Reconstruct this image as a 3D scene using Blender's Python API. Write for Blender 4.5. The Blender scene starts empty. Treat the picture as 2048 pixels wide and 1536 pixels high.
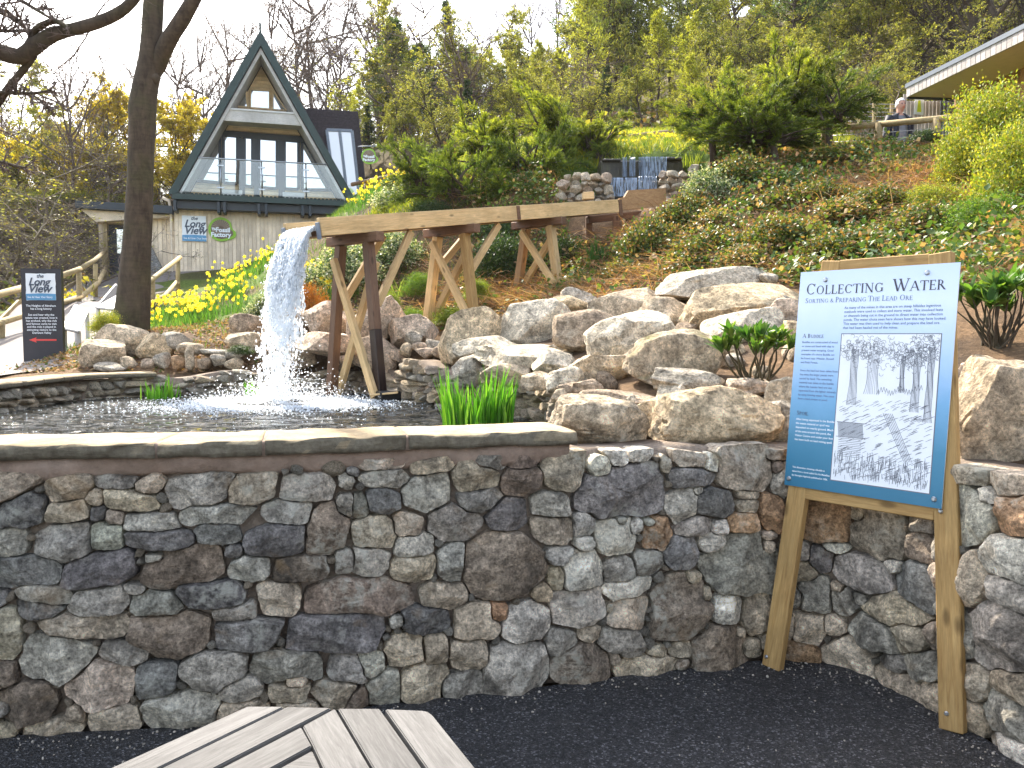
import bpy, bmesh, math, random
import numpy as np
from mathutils import Vector, Matrix, noise as mnoise

# ------------------------------------------------------------------ camera, sky, sun, exposure
SC = bpy.context.scene
COL = SC.collection
R = math.radians
FPX = 1660.0            # focal length in photograph pixels (2048 wide)
PITCH = R(-3.4)
EYE = 1.6
cam = bpy.data.cameras.new('camera')
cam.sensor_width = 36.0
cam.lens = FPX / 2048.0 * 36.0
cam.clip_start = 0.05
cam.clip_end = 2000.0
cam_ob = bpy.data.objects.new('camera', cam)
COL.objects.link(cam_ob)
cam_ob.location = (0, 0, EYE)
cam_ob.rotation_euler = (R(90) + PITCH, 0, 0)
SC.camera = cam_ob

SUN_AZ = R(-27)         # measured from +Y (view direction), negative = to the left
SUN_EL = R(42)
world = bpy.data.worlds.new('World')
SC.world = world
world.use_nodes = True
wn = world.node_tree
bg = wn.nodes['Background']
sky = wn.nodes.new('ShaderNodeTexSky')
sky.sky_type = 'NISHITA'
sky.sun_disc = False
sky.sun_elevation = SUN_EL
sky.sun_rotation = SUN_AZ
sky.altitude = 200
sky.air_density = 1.2
sky.dust_density = 3.0
sky.ozone_density = 1.0
hs = wn.nodes.new('ShaderNodeHueSaturation')      # thin high haze: paler blue
hs.inputs['Saturation'].default_value = 0.62
wn.links.new(sky.outputs[0], hs.inputs['Color'])
wn.links.new(hs.outputs[0], bg.inputs[0])
bg.inputs[1].default_value = 0.15
sun = bpy.data.lights.new('sun', 'SUN')
sun.energy = 3.2
sun.angle = R(0.5)
sun.color = (1.0, 0.92, 0.79)
sun_ob = bpy.data.objects.new('sun', sun)
COL.objects.link(sun_ob)
SUN_DIR = Vector((math.sin(SUN_AZ) * math.cos(SUN_EL), math.cos(SUN_AZ) * math.cos(SUN_EL), math.sin(SUN_EL)))
sun_ob.rotation_euler = SUN_DIR.to_track_quat('Z', 'Y').to_euler()
sun_ob.location = SUN_DIR * 60
SC.view_settings.view_transform = 'Standard'
SC.view_settings.look = 'None'
SC.view_settings.exposure = 1.95
SC.view_settings.gamma = 1.0
SC.cycles.max_bounces = 6
SC.cycles.diffuse_bounces = 3
SC.cycles.glossy_bounces = 3
SC.cycles.caustics_reflective = False
SC.cycles.caustics_refractive = False
SC.cycles.transparent_max_bounces = 12

# ------------------------------------------------------------------ measuring helpers
def ray(px, py):
    a = (px - 1024) / FPX; b = (768 - py) / FPX
    c, s = math.cos(PITCH), math.sin(PITCH)
    return Vector((a, c - b * s, s + b * c))
def at(px, py, Y):
    r = ray(px, py); t = Y / r.y
    return Vector((r.x * t, Y, EYE + r.z * t))
def onz(px, py, z):
    r = ray(px, py); t = (z - EYE) / r.z
    return Vector((r.x * t, r.y * t, z))
def onplane(px, py, o, n):
    r = ray(px, py); e = Vector((0, 0, EYE))
    t = (Vector(o) - e).dot(n) / r.dot(n)
    return e + r * t

# ------------------------------------------------------------------ scene helpers
WM = {}
def link(o, parent=None, basis=None):
    COL.objects.link(o)
    if basis is not None:
        o.matrix_basis = basis
    WM[o.name] = o.matrix_basis.copy() if basis is None else basis.copy()
    if parent is not None:
        o.parent = parent
        o.matrix_parent_inverse = WM[parent.name].inverted()
    return o
def tag(o, label=None, cat=None, group=None, kind=None):
    if label: o['label'] = label
    if cat: o['category'] = cat
    if group: o['group'] = group
    if kind: o['kind'] = kind
    return o
def thing(name, loc, label, cat, group=None):
    o = bpy.data.objects.new(name, None)
    o.empty_display_size = 0.1
    link(o, None, Matrix.Translation(Vector(loc)))
    return tag(o, label, cat, group)
def npmesh(name, V, Fs, mat=None, smooth=False, col=None):
    """V (n,3); Fs = list of (m,k) int arrays"""
    me = bpy.data.meshes.new(name)
    V = np.asarray(V, dtype=np.float32).reshape(-1, 3)
    if not isinstance(Fs, (list, tuple)): Fs = [Fs]
    Fs = [np.asarray(f, dtype=np.int32) for f in Fs if len(f)]
    me.vertices.add(len(V)); me.vertices.foreach_set('co', V.ravel())
    nl = sum(f.size for f in Fs); npoly = sum(len(f) for f in Fs)
    me.loops.add(nl)
    me.loops.foreach_set('vertex_index', np.concatenate([f.ravel() for f in Fs]))
    me.polygons.add(npoly)
    tot = np.concatenate([np.full(len(f), f.shape[1], dtype=np.int32) for f in Fs])
    st = np.concatenate([[0], np.cumsum(tot)[:-1]]).astype(np.int32)
    me.polygons.foreach_set('loop_start', st)
    me.polygons.foreach_set('loop_total', tot)
    if smooth:
        me.polygons.foreach_set('use_smooth', np.ones(npoly, dtype=bool))
    me.update(calc_edges=True)
    if col is not None:
        ca = me.color_attributes.new('Col', 'FLOAT_COLOR', 'POINT')
        c4 = np.ones((len(V), 4), dtype=np.float32); c4[:, :3] = col
        ca.data.foreach_set('color', c4.ravel())
    if mat: me.materials.append(mat)
    return me
def obj(name, me, parent=None, basis=None, color=None):
    o = bpy.data.objects.new(name, me)
    if color is not None: o.color = (color[0], color[1], color[2], 1)
    return link(o, parent, basis)
def frame(p, xdir, up=(0, 0, 1)):
    x = Vector(xdir).normalized(); u = Vector(up)
    y = u.cross(x)
    if y.length < 1e-5: y = Vector((0, 1, 0)).cross(x)
    y.normalize(); z = x.cross(y)
    return Matrix(((x.x, y.x, z.x, p[0]), (x.y, y.y, z.y, p[1]), (x.z, y.z, z.z, p[2]), (0, 0, 0, 1)))
BOXC = {}
def boxmesh(sx, sy, sz, mat, bev=0.004):
    key = (round(sx, 4), round(sy, 4), round(sz, 4), mat.name, bev)
    if key in BOXC: return BOXC[key]
    bm = bmesh.new()
    bmesh.ops.create_cube(bm, size=1.0)
    for v in bm.verts:
        v.co.x *= sx; v.co.y *= sy; v.co.z *= sz
    if bev > 0:
        bmesh.ops.bevel(bm, geom=list(bm.edges), offset=min(bev, sx * .3, sy * .3, sz * .3), segments=1, affect='EDGES')
    me = bpy.data.meshes.new('box'); bm.to_mesh(me); bm.free()
    me.materials.append(mat)
    BOXC[key] = me
    return me
def beam(name, p0, p1, w, t, mat, parent=None, up=(0, 0, 1), bev=0.004, color=None):
    """square-cut timber from p0 to p1: w = size across, t = size along 'up'"""
    p0 = Vector(p0); p1 = Vector(p1); d = p1 - p0
    return obj(name, boxmesh(d.length, w, t, mat, bev), parent, frame((p0 + p1) / 2, d, up), color)
def box(name, c, sx, sy, sz, mat, parent=None, rz=0, bev=0.004, color=None):
    return obj(name, boxmesh(sx, sy, sz, mat, bev), parent, Matrix.Translation(Vector(c)) @ Matrix.Rotation(rz, 4, 'Z'), color)
def prism(name, poly, d0, d1, o, ax, ay, an, mat, parent=None, color=None):
    """polygon poly [(a,b)] in plane o + a*ax + b*ay, extruded from d0 to d1 along an"""
    o, ax, ay, an = Vector(o), Vector(ax), Vector(ay), Vector(an)
    n = len(poly)
    V = [o + ax * a + ay * b + an * d0 for a, b in poly] + [o + ax * a + ay * b + an * d1 for a, b in poly]
    bm = bmesh.new()
    vs = [bm.verts.new(v) for v in V]
    bm.faces.new(vs[:n][::-1]); bm.faces.new(vs[n:])
    for i in range(n):
        j = (i + 1) % n
        bm.faces.new((vs[i], vs[j], vs[n + j], vs[n + i]))
    bmesh.ops.recalc_face_normals(bm, faces=list(bm.faces))
    me = bpy.data.meshes.new(name); bm.to_mesh(me); bm.free()
    me.materials.append(mat)
    return obj(name, me, parent, None, color)
def tubes(br, k=6):
    """br = list of (pts (n,3), radii (n,)) -> V, F"""
    V = []; Fq = []; off = 0
    ang = np.arange(k) * 2 * math.pi / k
    ca, sa = np.cos(ang)[None, :, None], np.sin(ang)[None, :, None]
    ring = np.arange(k); nxt = (ring + 1) % k
    for pts, rad in br:
        pts = np.asarray(pts, float); rad = np.asarray(rad, float); n = len(pts)
        T = np.gradient(pts, axis=0); T /= (np.linalg.norm(T, axis=1, keepdims=True) + 1e-9)
        ref = np.array([0, 0, 1.0]) if abs(T[:, 2]).mean() < .8 else np.array([1.0, 0, 0])
        A = np.cross(T, ref); A /= (np.linalg.norm(A, axis=1, keepdims=True) + 1e-9)
        B = np.cross(T, A)
        ringv = pts[:, None, :] + rad[:, None, None] * (A[:, None, :] * ca + B[:, None, :] * sa)
        V.append(ringv.reshape(-1, 3))
        i = np.arange(n - 1)[:, None] * k + off
        f = np.stack([i + ring, i + nxt, i + nxt + k, i + ring + k], axis=-1).reshape(-1, 4)
        Fq.append(f); off += n * k
    return np.concatenate(V), np.concatenate(Fq)
def pole(name, pts, rad, mat, parent=None, k=10, color=None, wob=0.0, rng=None):
    """round rail or pipe with closed ends"""
    pts = [Vector(p) for p in pts]
    if not hasattr(rad, '__len__'): rad = [rad] * len(pts)
    d0 = (pts[1] - pts[0]).normalized() * 1e-3; d1 = (pts[-1] - pts[-2]).normalized() * 1e-3
    P = [pts[0] - d0] + pts + [pts[-1] + d1]
    Rr = [rad[0] * .05] + list(rad) + [rad[-1] * .05]
    V, Fq = tubes([(np.array([list(p) for p in P]), np.array(Rr))], k)
    return obj(name, npmesh(name, V, Fq, mat, True), parent, None, color)
# value noise on numpy arrays
def _h(ix, iy, iz, s):
    n = (ix * 374761393 + iy * 668265263 + iz * 2147483647 + s * 1442695041).astype(np.int64) & 0xffffffff
    n = ((n ^ (n >> 13)) * 1274126177) & 0xffffffff
    n = n ^ (n >> 16)
    return (n & 0xffff) / 32767.5 - 1.0
def vnoise(p, s=0):
    p = np.asarray(p, float); i = np.floor(p).astype(np.int64); f = p - i; f = f * f * (3 - 2 * f)
    out = 0
    for dx in (0, 1):
        for dy in (0, 1):
            for dz in (0, 1):
                w = (f[..., 0] if dx else 1 - f[..., 0]) * (f[..., 1] if dy else 1 - f[..., 1]) * (f[..., 2] if dz else 1 - f[..., 2])
                out = out + w * _h(i[..., 0] + dx, i[..., 1] + dy, i[..., 2] + dz, s)
    return out
def fbm(p, s=0, o=4):
    p = np.asarray(p, float); a = 1.0; t = 0
    for k in range(o):
        t = t + a * vnoise(p * (2 ** k), s + k * 17); a *= .5
    return t
def inpoly(x, y, poly):
    x = np.asarray(x, float); y = np.asarray(y, float)
    ins = np.zeros(x.shape, bool); n = len(poly)
    for i in range(n):
        x0, y0 = poly[i]; x1, y1 = poly[(i + 1) % n]
        if y0 == y1: continue
        c = ((y0 > y) != (y1 > y)) & (x < (x1 - x0) * (y - y0) / (y1 - y0) + x0)
        ins ^= c
    return ins

# ------------------------------------------------------------------ materials
class NT:
    def __init__(s, name):
        s.m = bpy.data.materials.new(name); s.m.use_nodes = True
        s.t = s.m.node_tree; s.b = s.t.nodes['Principled BSDF']; s.out = s.t.nodes['Material Output']
        s.tc = None
    def n(s, typ, **kw):
        nd = s.t.nodes.new(typ)
        for k, v in kw.items(): setattr(nd, k, v)
        return nd
    def l(s, a, b): s.t.links.new(a, b)
    def co(s, kind='Object', scale=(1, 1, 1)):
        if s.tc is None: s.tc = s.n('ShaderNodeTexCoord')
        if scale == (1, 1, 1): return s.tc.outputs[kind]
        mp = s.n('ShaderNodeMapping'); mp.inputs['Scale'].default_value = scale
        s.l(s.tc.outputs[kind], mp.inputs[0]); return mp.outputs[0]
    def noise(s, co, scale, detail=6, rough=.6, dist=0):
        nd = s.n('ShaderNodeTexNoise'); nd.inputs['Scale'].default_value = scale
        nd.inputs['Detail'].default_value = detail; nd.inputs['Roughness'].default_value = rough
        nd.inputs['Distortion'].default_value = dist
        s.l(co, nd.inputs['Vector']); return nd.outputs['Fac']
    def vor(s, co, scale, out='Distance', feature='F1', rnd=1.0):
        nd = s.n('ShaderNodeTexVoronoi', feature=feature); nd.inputs['Scale'].default_value = scale
        nd.inputs['Randomness'].default_value = rnd
        s.l(co, nd.inputs['Vector']); return nd.outputs[out]
    def ramp(s, fac, stops):
        nd = s.n('ShaderNodeValToRGB'); e = nd.color_ramp.elements
        while len(e) < len(stops): e.new(.5)
        for i, (p, c) in enumerate(stops):
            e[i].position = p
            e[i].color = (c, c, c, 1) if not hasattr(c, '__len__') else (c[0], c[1], c[2], 1)
        s.l(fac, nd.inputs[0]); return nd.outputs[0]
    def mix(s, a, b, fac, mode='MIX'):
        nd = s.n('ShaderNodeMix', data_type='RGBA', blend_type=mode)
        for sock, v in ((nd.inputs[6], a), (nd.inputs[7], b), (nd.inputs[0], fac)):
            if hasattr(v, 'is_output'): s.l(v, sock)
            elif hasattr(v, '__len__'): sock.default_value = (v[0], v[1], v[2], 1)
            else: sock.default_value = v if sock == nd.inputs[0] else (v, v, v, 1)
        return nd.outputs[2]
    def math(s, op, a, b=0.0):
        nd = s.n('ShaderNodeMath', operation=op)
        for sock, v in ((nd.inputs[0], a), (nd.inputs[1], b)):
            if hasattr(v, 'is_output'): s.l(v, sock)
            else: sock.default_value = v
        return nd.outputs[0]
    def bump(s, h, strength=.5, dist=.02, normal=None):
        nd = s.n('ShaderNodeBump'); nd.inputs['Strength'].default_value = strength
        nd.inputs['Distance'].default_value = dist; s.l(h, nd.inputs['Height'])
        if normal is not None: s.l(normal, nd.inputs['Normal'])
        return nd.outputs[0]
    def set(s, base=None, rough=None, normal=None, metal=None, spec=None, **kw):
        for key, v in (('Base Color', base), ('Roughness', rough), ('Normal', normal), ('Metallic', metal), ('Specular IOR Level', spec)):
            if v is None: continue
            if hasattr(v, 'is_output'): s.l(v, s.b.inputs[key])
            elif hasattr(v, '__len__'): s.b.inputs[key].default_value = (v[0], v[1], v[2], 1)
            else: s.b.inputs[key].default_value = v
        for k, v in kw.items(): s.b.inputs[k].default_value = v
        return s.m
def plain(name, c, rough=.6, metal=0, var=.15, scale=8, bump=0.0):
    t = NT(name); co = t.co('Object')
    f = t.noise(co, scale, 5)
    c0 = [v * (1 - var) for v in c]; c1 = [min(1, v * (1 + var)) for v in c]
    nm = t.bump(t.noise(co, scale * 6, 4), .4, bump) if bump else None
    return t.set(t.ramp(f, [(.3, c0), (.7, c1)]), rough, nm, metal)

def stone_mat(name, fine=1.0, moss=0.0, crust=1.0, stain=.55):
    """stone: object colour x speckle, paler lichen crust, dark stains, chipped relief"""
    t = NT(name); co = t.co('Object')
    oi = t.n('ShaderNodeObjectInfo')
    n1 = t.noise(co, 5 * fine, 8, .65, .4)
    n2 = t.noise(co, 22 * fine, 9, .7)
    n3 = t.noise(co, 2.3 * fine, 5, .6, .8)
    n4 = t.noise(co, 75 * fine, 6, .75)
    base = t.mix(oi.outputs['Color'], t.ramp(n1, [(.28, .50), (.5, .95), (.72, 1.35)]), 1.0, 'MULTIPLY')
    base = t.mix(base, t.ramp(n2, [(.33, .38), (.52, 1.0), (.69, 1.75)]), .95, 'MULTIPLY')
    base = t.mix(base, t.ramp(n4, [(.34, .40), (.66, 1.65)]), .9, 'MULTIPLY')
    lich = t.math('MULTIPLY', t.ramp(n3, [(.52, 0.), (.62, 1.)]), t.ramp(n2, [(.45, 0.), (.58, 1.)]))
    base = t.mix(base, (.50, .48, .40), t.math('MULTIPLY', lich, .55 * crust))
    dark = t.math('MULTIPLY', t.ramp(n3, [(.36, 1.), (.46, 0.)]), t.ramp(n1, [(.42, 1.), (.56, 0.)]))
    base = t.mix(base, (.055, .048, .04), t.math('MULTIPLY', dark, stain))
    ochre = t.ramp(t.noise(co, 3.1 * fine, 4, .6, 1.0), [(.60, 0.), (.70, 1.)])
    base = t.mix(base, (.40, .24, .10), t.math('MULTIPLY', ochre, .35))
    if moss:
        g = t.n('ShaderNodeNewGeometry'); sp = t.n('ShaderNodeSeparateXYZ'); t.l(g.outputs['Normal'], sp.inputs[0])
        mm = t.math('MULTIPLY', t.ramp(sp.outputs[2], [(.1, 0.), (.7, 1.)]), t.ramp(n3, [(.45, 0.), (.6, 1.)]))
        base = t.mix(base, (.16, .15, .035), t.math('MULTIPLY', mm, moss))
    h = t.mix(t.mix(n1, n2, .5), n4, .30)
    cr = t.ramp(t.vor(t.co('Object', (1.0, 1.0, 1.7)), 7 * fine, 'Distance', 'DISTANCE_TO_EDGE'), [(0, 0.), (.06, 1.)])
    nm = t.bump(h, 1.0, .055 / fine)
    nm = t.bump(cr, .22, .012 / fine, nm)
    return t.set(base, .92, nm, spec=.25)
def wood_mat(name, c0, c1, knots=True, rough=.75, gscale=1.0, grey=0.0, seed=0.0):
    """timber: grain along the local x axis"""
    t = NT(name); oi = t.n('ShaderNodeObjectInfo')
    mp = t.n('ShaderNodeMapping'); mp.inputs['Scale'].default_value = (1.2 * gscale, 16 * gscale, 16 * gscale)
    t.co(); va = t.n('ShaderNodeVectorMath', operation='ADD'); t.l(t.tc.outputs['Object'], va.inputs[0])
    cx = t.n('ShaderNodeCombineXYZ'); t.l(t.math('MULTIPLY', oi.outputs['Random'], 37.0), cx.inputs[0])
    t.l(t.math('MULTIPLY', oi.outputs['Random'], 11.0), cx.inputs[1]); t.l(cx.outputs[0], va.inputs[1])
    t.l(va.outputs[0], mp.inputs[0])
    g = t.noise(mp.outputs[0], 2.2, 8, .65, 1.2)
    g2 = t.noise(mp.outputs[0], 9, 6, .7)
    big = t.noise(va.outputs[0], 2.2, 4)
    base = t.ramp(g, [(.3, c0), (.7, c1)])
    base = t.mix(base, t.ramp(g2, [(.3, .72), (.7, 1.22)]), .8, 'MULTIPLY')
    base = t.mix(base, t.ramp(big, [(.3, .75), (.7, 1.2)]), .8, 'MULTIPLY')
    base = t.mix(base, t.ramp(oi.outputs['Random'], [(0, .82), (1, 1.15)]), 1.0, 'MULTIPLY')
    if knots:
        mk = t.n('ShaderNodeMapping'); mk.inputs['Scale'].default_value = (3.2, 8, 8); t.l(va.outputs[0], mk.inputs[0])
        k = t.ramp(t.vor(mk.outputs[0], 1.0), [(.0, 1.), (.10, .85), (.17, 0.)])
        base = t.mix(base, [v * .30 for v in c0], t.math('MULTIPLY', k, .8))
    nm = t.bump(t.mix(g2, g, .5), .5, .006)
    return t.set(base, rough, nm, spec=.3)
def leaf_mat(name, rough=.45, trans=.45, spec=.5):
    t = NT(name); at_ = t.n('ShaderNodeAttribute', attribute_name='Col')
    t.set(at_.outputs['Color'], rough, spec=spec)
    tr = t.n('ShaderNodeBsdfTranslucent')
    t.l(t.mix(at_.outputs['Color'], (1.25, 1.25, .55), 1.0, 'MULTIPLY'), tr.inputs[0])
    mx = t.n('ShaderNodeMixShader'); mx.inputs[0].default_value = trans
    t.l(t.b.outputs[0], mx.inputs[1]); t.l(tr.outputs[0], mx.inputs[2]); t.l(mx.outputs[0], t.out.inputs[0])
    return t.m
def bark_mat(name, c0, c1, green=.0, scale=1.0):
    t = NT(name); co = t.co('Object', (1, 1, .35))
    n = t.noise(co, 9 * scale, 8, .7, .5); n2 = t.noise(t.co('Object'), 2.0 * scale, 5, .6)
    base = t.mix(t.ramp(n, [(.3, c0), (.7, c1)]), (.10, .12, .03), t.math('MULTIPLY', t.ramp(n2, [(.5, 0.), (.65, 1.)]), green))
    v = t.noise(t.co('Object', (1, 1, 6)), 5 * scale, 4)
    base = t.mix(base, t.ramp(v, [(.3, .75), (.7, 1.2)]), .7, 'MULTIPLY')
    return t.set(base, .9, t.bump(n, .8, .02 / scale), spec=.2)

MT = {}
MT['stone'] = stone_mat('wall_stone', 1.0, 0, 1.35)
MT['rock'] = stone_mat('rock', .75, .15, .9, .3)
MT['mossrock'] = stone_mat('mossy_rock', .75, .9, .9, .3)
MT['oldwood'] = wood_mat('weathered_teak', (.080, .075, .070), (.150, .143, .135), False, .8, 1.6)
MT['newwood'] = wood_mat('treated_pine', (.36, .205, .07), (.54, .35, .14), True, .7)
MT['flume'] = wood_mat('sawn_larch', (.52, .335, .15), (.74, .53, .28), True, .75)
MT['darkwood'] = wood_mat('damp_timber', (.12, .065, .04), (.20, .115, .07), True, .6)
MT['wetwood'] = wood_mat('wet_timber', (.02, .012, .012), (.045, .03, .026), False, .22)
MT['railwood'] = wood_mat('round_rail_wood', (.30, .21, .10), (.50, .40, .22), True, .85)
MT['leaf'] = leaf_mat('leaf', .55, .42, .3)
MT['gloss'] = leaf_mat('glossy_leaf', .45, .36, .35)
MT['needle'] = leaf_mat('needle', .6, .40, .3)
MT['petal'] = leaf_mat('petal', .6, .5, .2)
MT['dry'] = leaf_mat('dry_stalk', .8, .25, .2)
MT['bark'] = bark_mat('beech_bark', (.040, .030, .021), (.115, .086, .060), .18)
MT['twig'] = bark_mat('twig_bark', (.12, .088, .075), (.21, .160, .135), .0, .5)
MT['twig2'] = bark_mat('pale_twig_bark', (.17, .135, .095), (.28, .23, .165), .2, .5)
MT['pinebark'] = bark_mat('pine_bark', (.06, .045, .035), (.13, .095, .07), .0, .5)
# ================================================================== BOULDER TABLE (photo px of outline box, distance)
TONE = dict(k=(.250, .228, .203), g=(.47, .420, .340), t=(.60, .485, .350), b=(.305, .236, .172), w=(.76, .68, .55), o=(.48, .295, .165), y=(.56, .45, .30), s=(.52, .415, .31))
BTONE = dict(k=(.25, .23, .20), g=(.50, .435, .345), t=(.62, .49, .34), b=(.42, .315, .22), w=(.74, .63, .475), o=(.54, .34, .19), y=(.68, .52, .33), s=(.66, .51, .38))
BOULD = [  # cx, cy, w, h, Y, depth factor, tilt deg, tone, mossy, label
 (653, 641, 96, 70, 10.5, .9, 12, 's', 0, 'pinkish rounded boulder behind the trestle leg beside the waterfall'),
 (750, 652, 116, 82, 10.2, .9, -20, 's', 0, 'large rounded boulder behind the crossed braces of the front trestle'),
 (829, 663, 92, 60, 10.0, .9, -12, 's', 0, 'low pale boulder beside the small stone pile under the middle trestle'),
 (655, 690, 114, 46, 9.95, 1.0, 3, 's', 0, 'long flat pinkish boulder low on the pond edge behind the waterfall'),
 (750, 710, 88, 66, 9.75, .8, 20, 's', 0, 'upright pinkish boulder on the pond wall behind the near trestle leg'),
 (571, 655, 82, 70, 10.6, .9, 0, 'b', 0, 'dull brown boulder veiled by the falling water'),
 (590, 712, 80, 48, 10.1, .9, 0, 'b', 0, 'low brown boulder at the back of the pond half hidden by spray'),
 (938, 678, 134, 106, 8.75, .9, -8, 'y', 0, 'big boulder with sunlit honey coloured left end and grey top'),
 (1067, 653, 144, 92, 8.75, .9, -8, 'w', 0, 'big bright cream boulder below the far trestle'),
 (1180, 664, 138, 82, 7.35, .9, 14, 'b', 0, 'brown pitted boulder with a pointed right end'),
 (971, 699, 116, 46, 8.0, .9, -6, 'w', 0, 'long low cream boulder above the pond wall'),
 (1063, 716, 224, 52, 7.35, .7, 4, 'w', 0, 'long flat cream slab above the iris clump'),
 (1109, 730, 78, 54, 6.5, .9, 12, 'w', 0, 'small whitish boulder wedged beside the squared block'),
 (1202, 737, 120, 62, 5.75, .9, 4, 't', 0, 'squared tan block of rock with flat top'),
 (1078, 762, 64, 36, 5.9, .9, 0, 't', 0, 'small tan boulder beside the white rock'),
 (1131, 764, 74, 52, 5.6, .8, -14, 'w', 0, 'jagged white rock above the pond wall'),
 (1174, 775, 58, 34, 5.25, .9, 0, 'b', 0, 'small brown rock between white rock and mossy boulder'),
 (1190, 846, 198, 100, 4.22, .62, 3, 't', 0, 'broad brown boulder on the wall at the end of the coping'),
 (941, 742, 64, 56, 7.6, .8, -15, 'g', 0, 'twisted grey rock above the pond wall'),
 (1008, 748, 94, 40, 7.0, .8, 4, 't', 0, 'low tan boulder behind the iris clump'),
 (1155, 601, 64, 44, 9.3, .9, 12, 'g', 0, 'grey boulder beside the foot of the far trestle'),
 (1247, 614, 126, 66, 8.7, .9, -4, 't', 0, 'blocky tan boulder beyond the pitted brown one'),
 (1143, 613, 90, 36, 8.9, .9, 10, 'y', 0, 'low yellowish boulder under the grey one'),
 (1326, 636, 112, 76, 7.7, .9, 8, 't', 0, 'sloping tan boulder left of the largest upper boulder'),
 (1420, 574, 190, 64, 8.3, .8, -3, 'g', 0, 'long grey boulder at the top of the rockery'),
 (1345, 584, 52, 40, 8.5, .9, 0, 'g', 0, 'small grey boulder at the end of the long upper one'),
 (1485, 619, 222, 96, 7.4, .8, 0, 'y', 0, 'largest upper boulder with a violet stained top'),
 (1257, 674, 156, 84, 6.65, .9, -16, 'w', 0, 'pale boulder sloping up to a rounded right end'),
 (1483, 662, 146, 70, 6.4, .9, -10, 'w', 0, 'whitish boulder behind the glossy leaved shrub'),
 (1568, 622, 70, 48, 6.7, .9, -10, 's', 0, 'pinkish boulder beside the top of the easel board'),
 (1361, 724, 206, 116, 5.35, .7, -6, 't', 1, 'wide boulder with yellow moss over its left end'),
 (1373, 760, 142, 54, 4.95, .8, 8, 'g', 0, 'flat grey slab in front of the mossy boulder'),
 (1500, 775, 90, 36, 4.85, .8, 0, 's', 0, 'low rock at the root of the glossy leaved shrub'),
 (1567, 788, 66, 66, 4.55, .8, 8, 'w', 0, 'white rock beside the left edge of the easel board'),
 (1416, 833, 262, 124, 4.32, .62, 7, 'y', 0, 'largest wall top boulder with cracks across its face'),
 (1243, 804, 156, 46, 4.65, .8, 2, 'b', 0, 'flat rubble slab behind the broad brown boulder'),
 (1567, 848, 70, 84, 4.25, .8, 0, 'g', 0, 'grey boulder half behind the easel board'),
 (1584, 667, 44, 46, 5.8, .9, 0, 'y', 0, 'small yellowish rock by the left edge of the easel board'),
 (2010, 824, 236, 236, 3.72, .62, -24, 't', 0, 'huge tan boulder right of the easel'),
 (1938, 772, 66, 84, 4.3, .9, 0, 's', 0, 'pinkish boulder behind the right edge of the easel board'),
 (206, 710, 96, 62, 10.7, .9, -6, 't', 0, 'tan angular boulder beside the lectern posts'),
 (243, 690, 104, 72, 11.1, .8, 10, 't', 0, 'large tan boulder at the foot of the beech trunk'),
 (311, 695, 62, 54, 10.8, .9, 20, 'y', 0, 'leaning tan boulder right of the beech trunk'),
 (495, 652, 60, 44, 11.2, .9, 0, 'b', 0, 'upper of two brown boulders stacked left of the waterfall'),
 (490, 688, 66, 42, 10.8, .9, 0, 't', 0, 'lower of two brown boulders stacked left of the waterfall'),
]
# small loose stones: cx, cy, w, h, Y, tone
LOOSE = [(256, 728, 32, 28, 10.4, 't'), (325, 722, 28, 30, 10.35, 'g'), (380, 716, 20, 48, 10.3, 't'), (410, 728, 28, 22, 10.3, 'b'), (358, 725, 28, 26, 10.3, 'o'), (384, 699, 50, 24, 10.5, 't'), (437, 722, 32, 24, 10.3, 'g'), (467, 727, 36, 22, 10.3, 't'), (350, 682, 60, 32, 10.9, 'g'), (425, 705, 60, 18, 10.5, 'g'), (225, 735, 60, 18, 10.3, 'g'), (470, 710, 44, 20, 10.45, 'g'), (295, 728, 34, 20, 10.4, 'b'),
 (826, 676, 36, 26, 9.6, 'g'), (840, 694, 34, 20, 9.5, 's'), (866, 690, 28, 24, 9.5, 'g'), (812, 700, 26, 26, 9.5, 't'), (850, 706, 40, 22, 9.4, 's'), (878, 706, 34, 24, 9.3, 'b'), (795, 712, 30, 26, 9.6, 's'), (705, 697, 30, 24, 9.9, 's'), (688, 722, 46, 30, 9.8, 's'),
 (1520, 745, 40, 26, 5.2, 't'), (1440, 690, 40, 24, 6.2, 's'), (1540, 690, 40, 26, 5.9, 'y'), (1262, 800, 22, 20, 4.5, 'w'), (1120, 790, 40, 22, 4.9, 't'), (1100, 640, 36, 24, 9.0, 's'), (1376, 655, 44, 22, 7.2, 'b'), (1460, 720, 50, 30, 5.6, 'g'), (1545, 640, 36, 26, 6.9, 'o'), (1536, 556, 36, 22, 8.0, 'g')]

# ================================================================== WALL LINE
def catmull(pts, step=.04):
    P_ = [np.array(p, float) for p in pts]; P_ = [2 * P_[0] - P_[1]] + P_ + [2 * P_[-1] - P_[-2]]
    out = []
    for i in range(1, len(P_) - 2):
        p0, p1, p2, p3 = P_[i - 1], P_[i], P_[i + 1], P_[i + 2]
        n = max(2, int(np.linalg.norm(p2 - p1) / step))
        for k in range(n):
            t = k / n
            out.append(.5 * ((2 * p1) + (-p0 + p2) * t + (2 * p0 - 5 * p1 + 4 * p2 - p3) * t * t + (-p0 + 3 * p1 - 3 * p2 + p3) * t ** 3))
    out.append(P_[-2])
    return np.array(out)
WL = catmull([(-7, 2.62), (-4.2, 2.98), (-2.045, 3.226), (-1.199, 3.335), (-.426, 3.545), (.1, 3.68), (.484, 3.80), (.85, 3.90), (1.155, 3.985), (1.42, 4.0), (1.645, 3.86), (1.785, 3.49), (1.895, 3.13), (2.0, 2.6), (2.12, 1.7), (2.25, .4), (2.35, -2.0)])
WS = np.concatenate([[0], np.cumsum(np.linalg.norm(np.diff(WL, axis=0), axis=1))])
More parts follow.
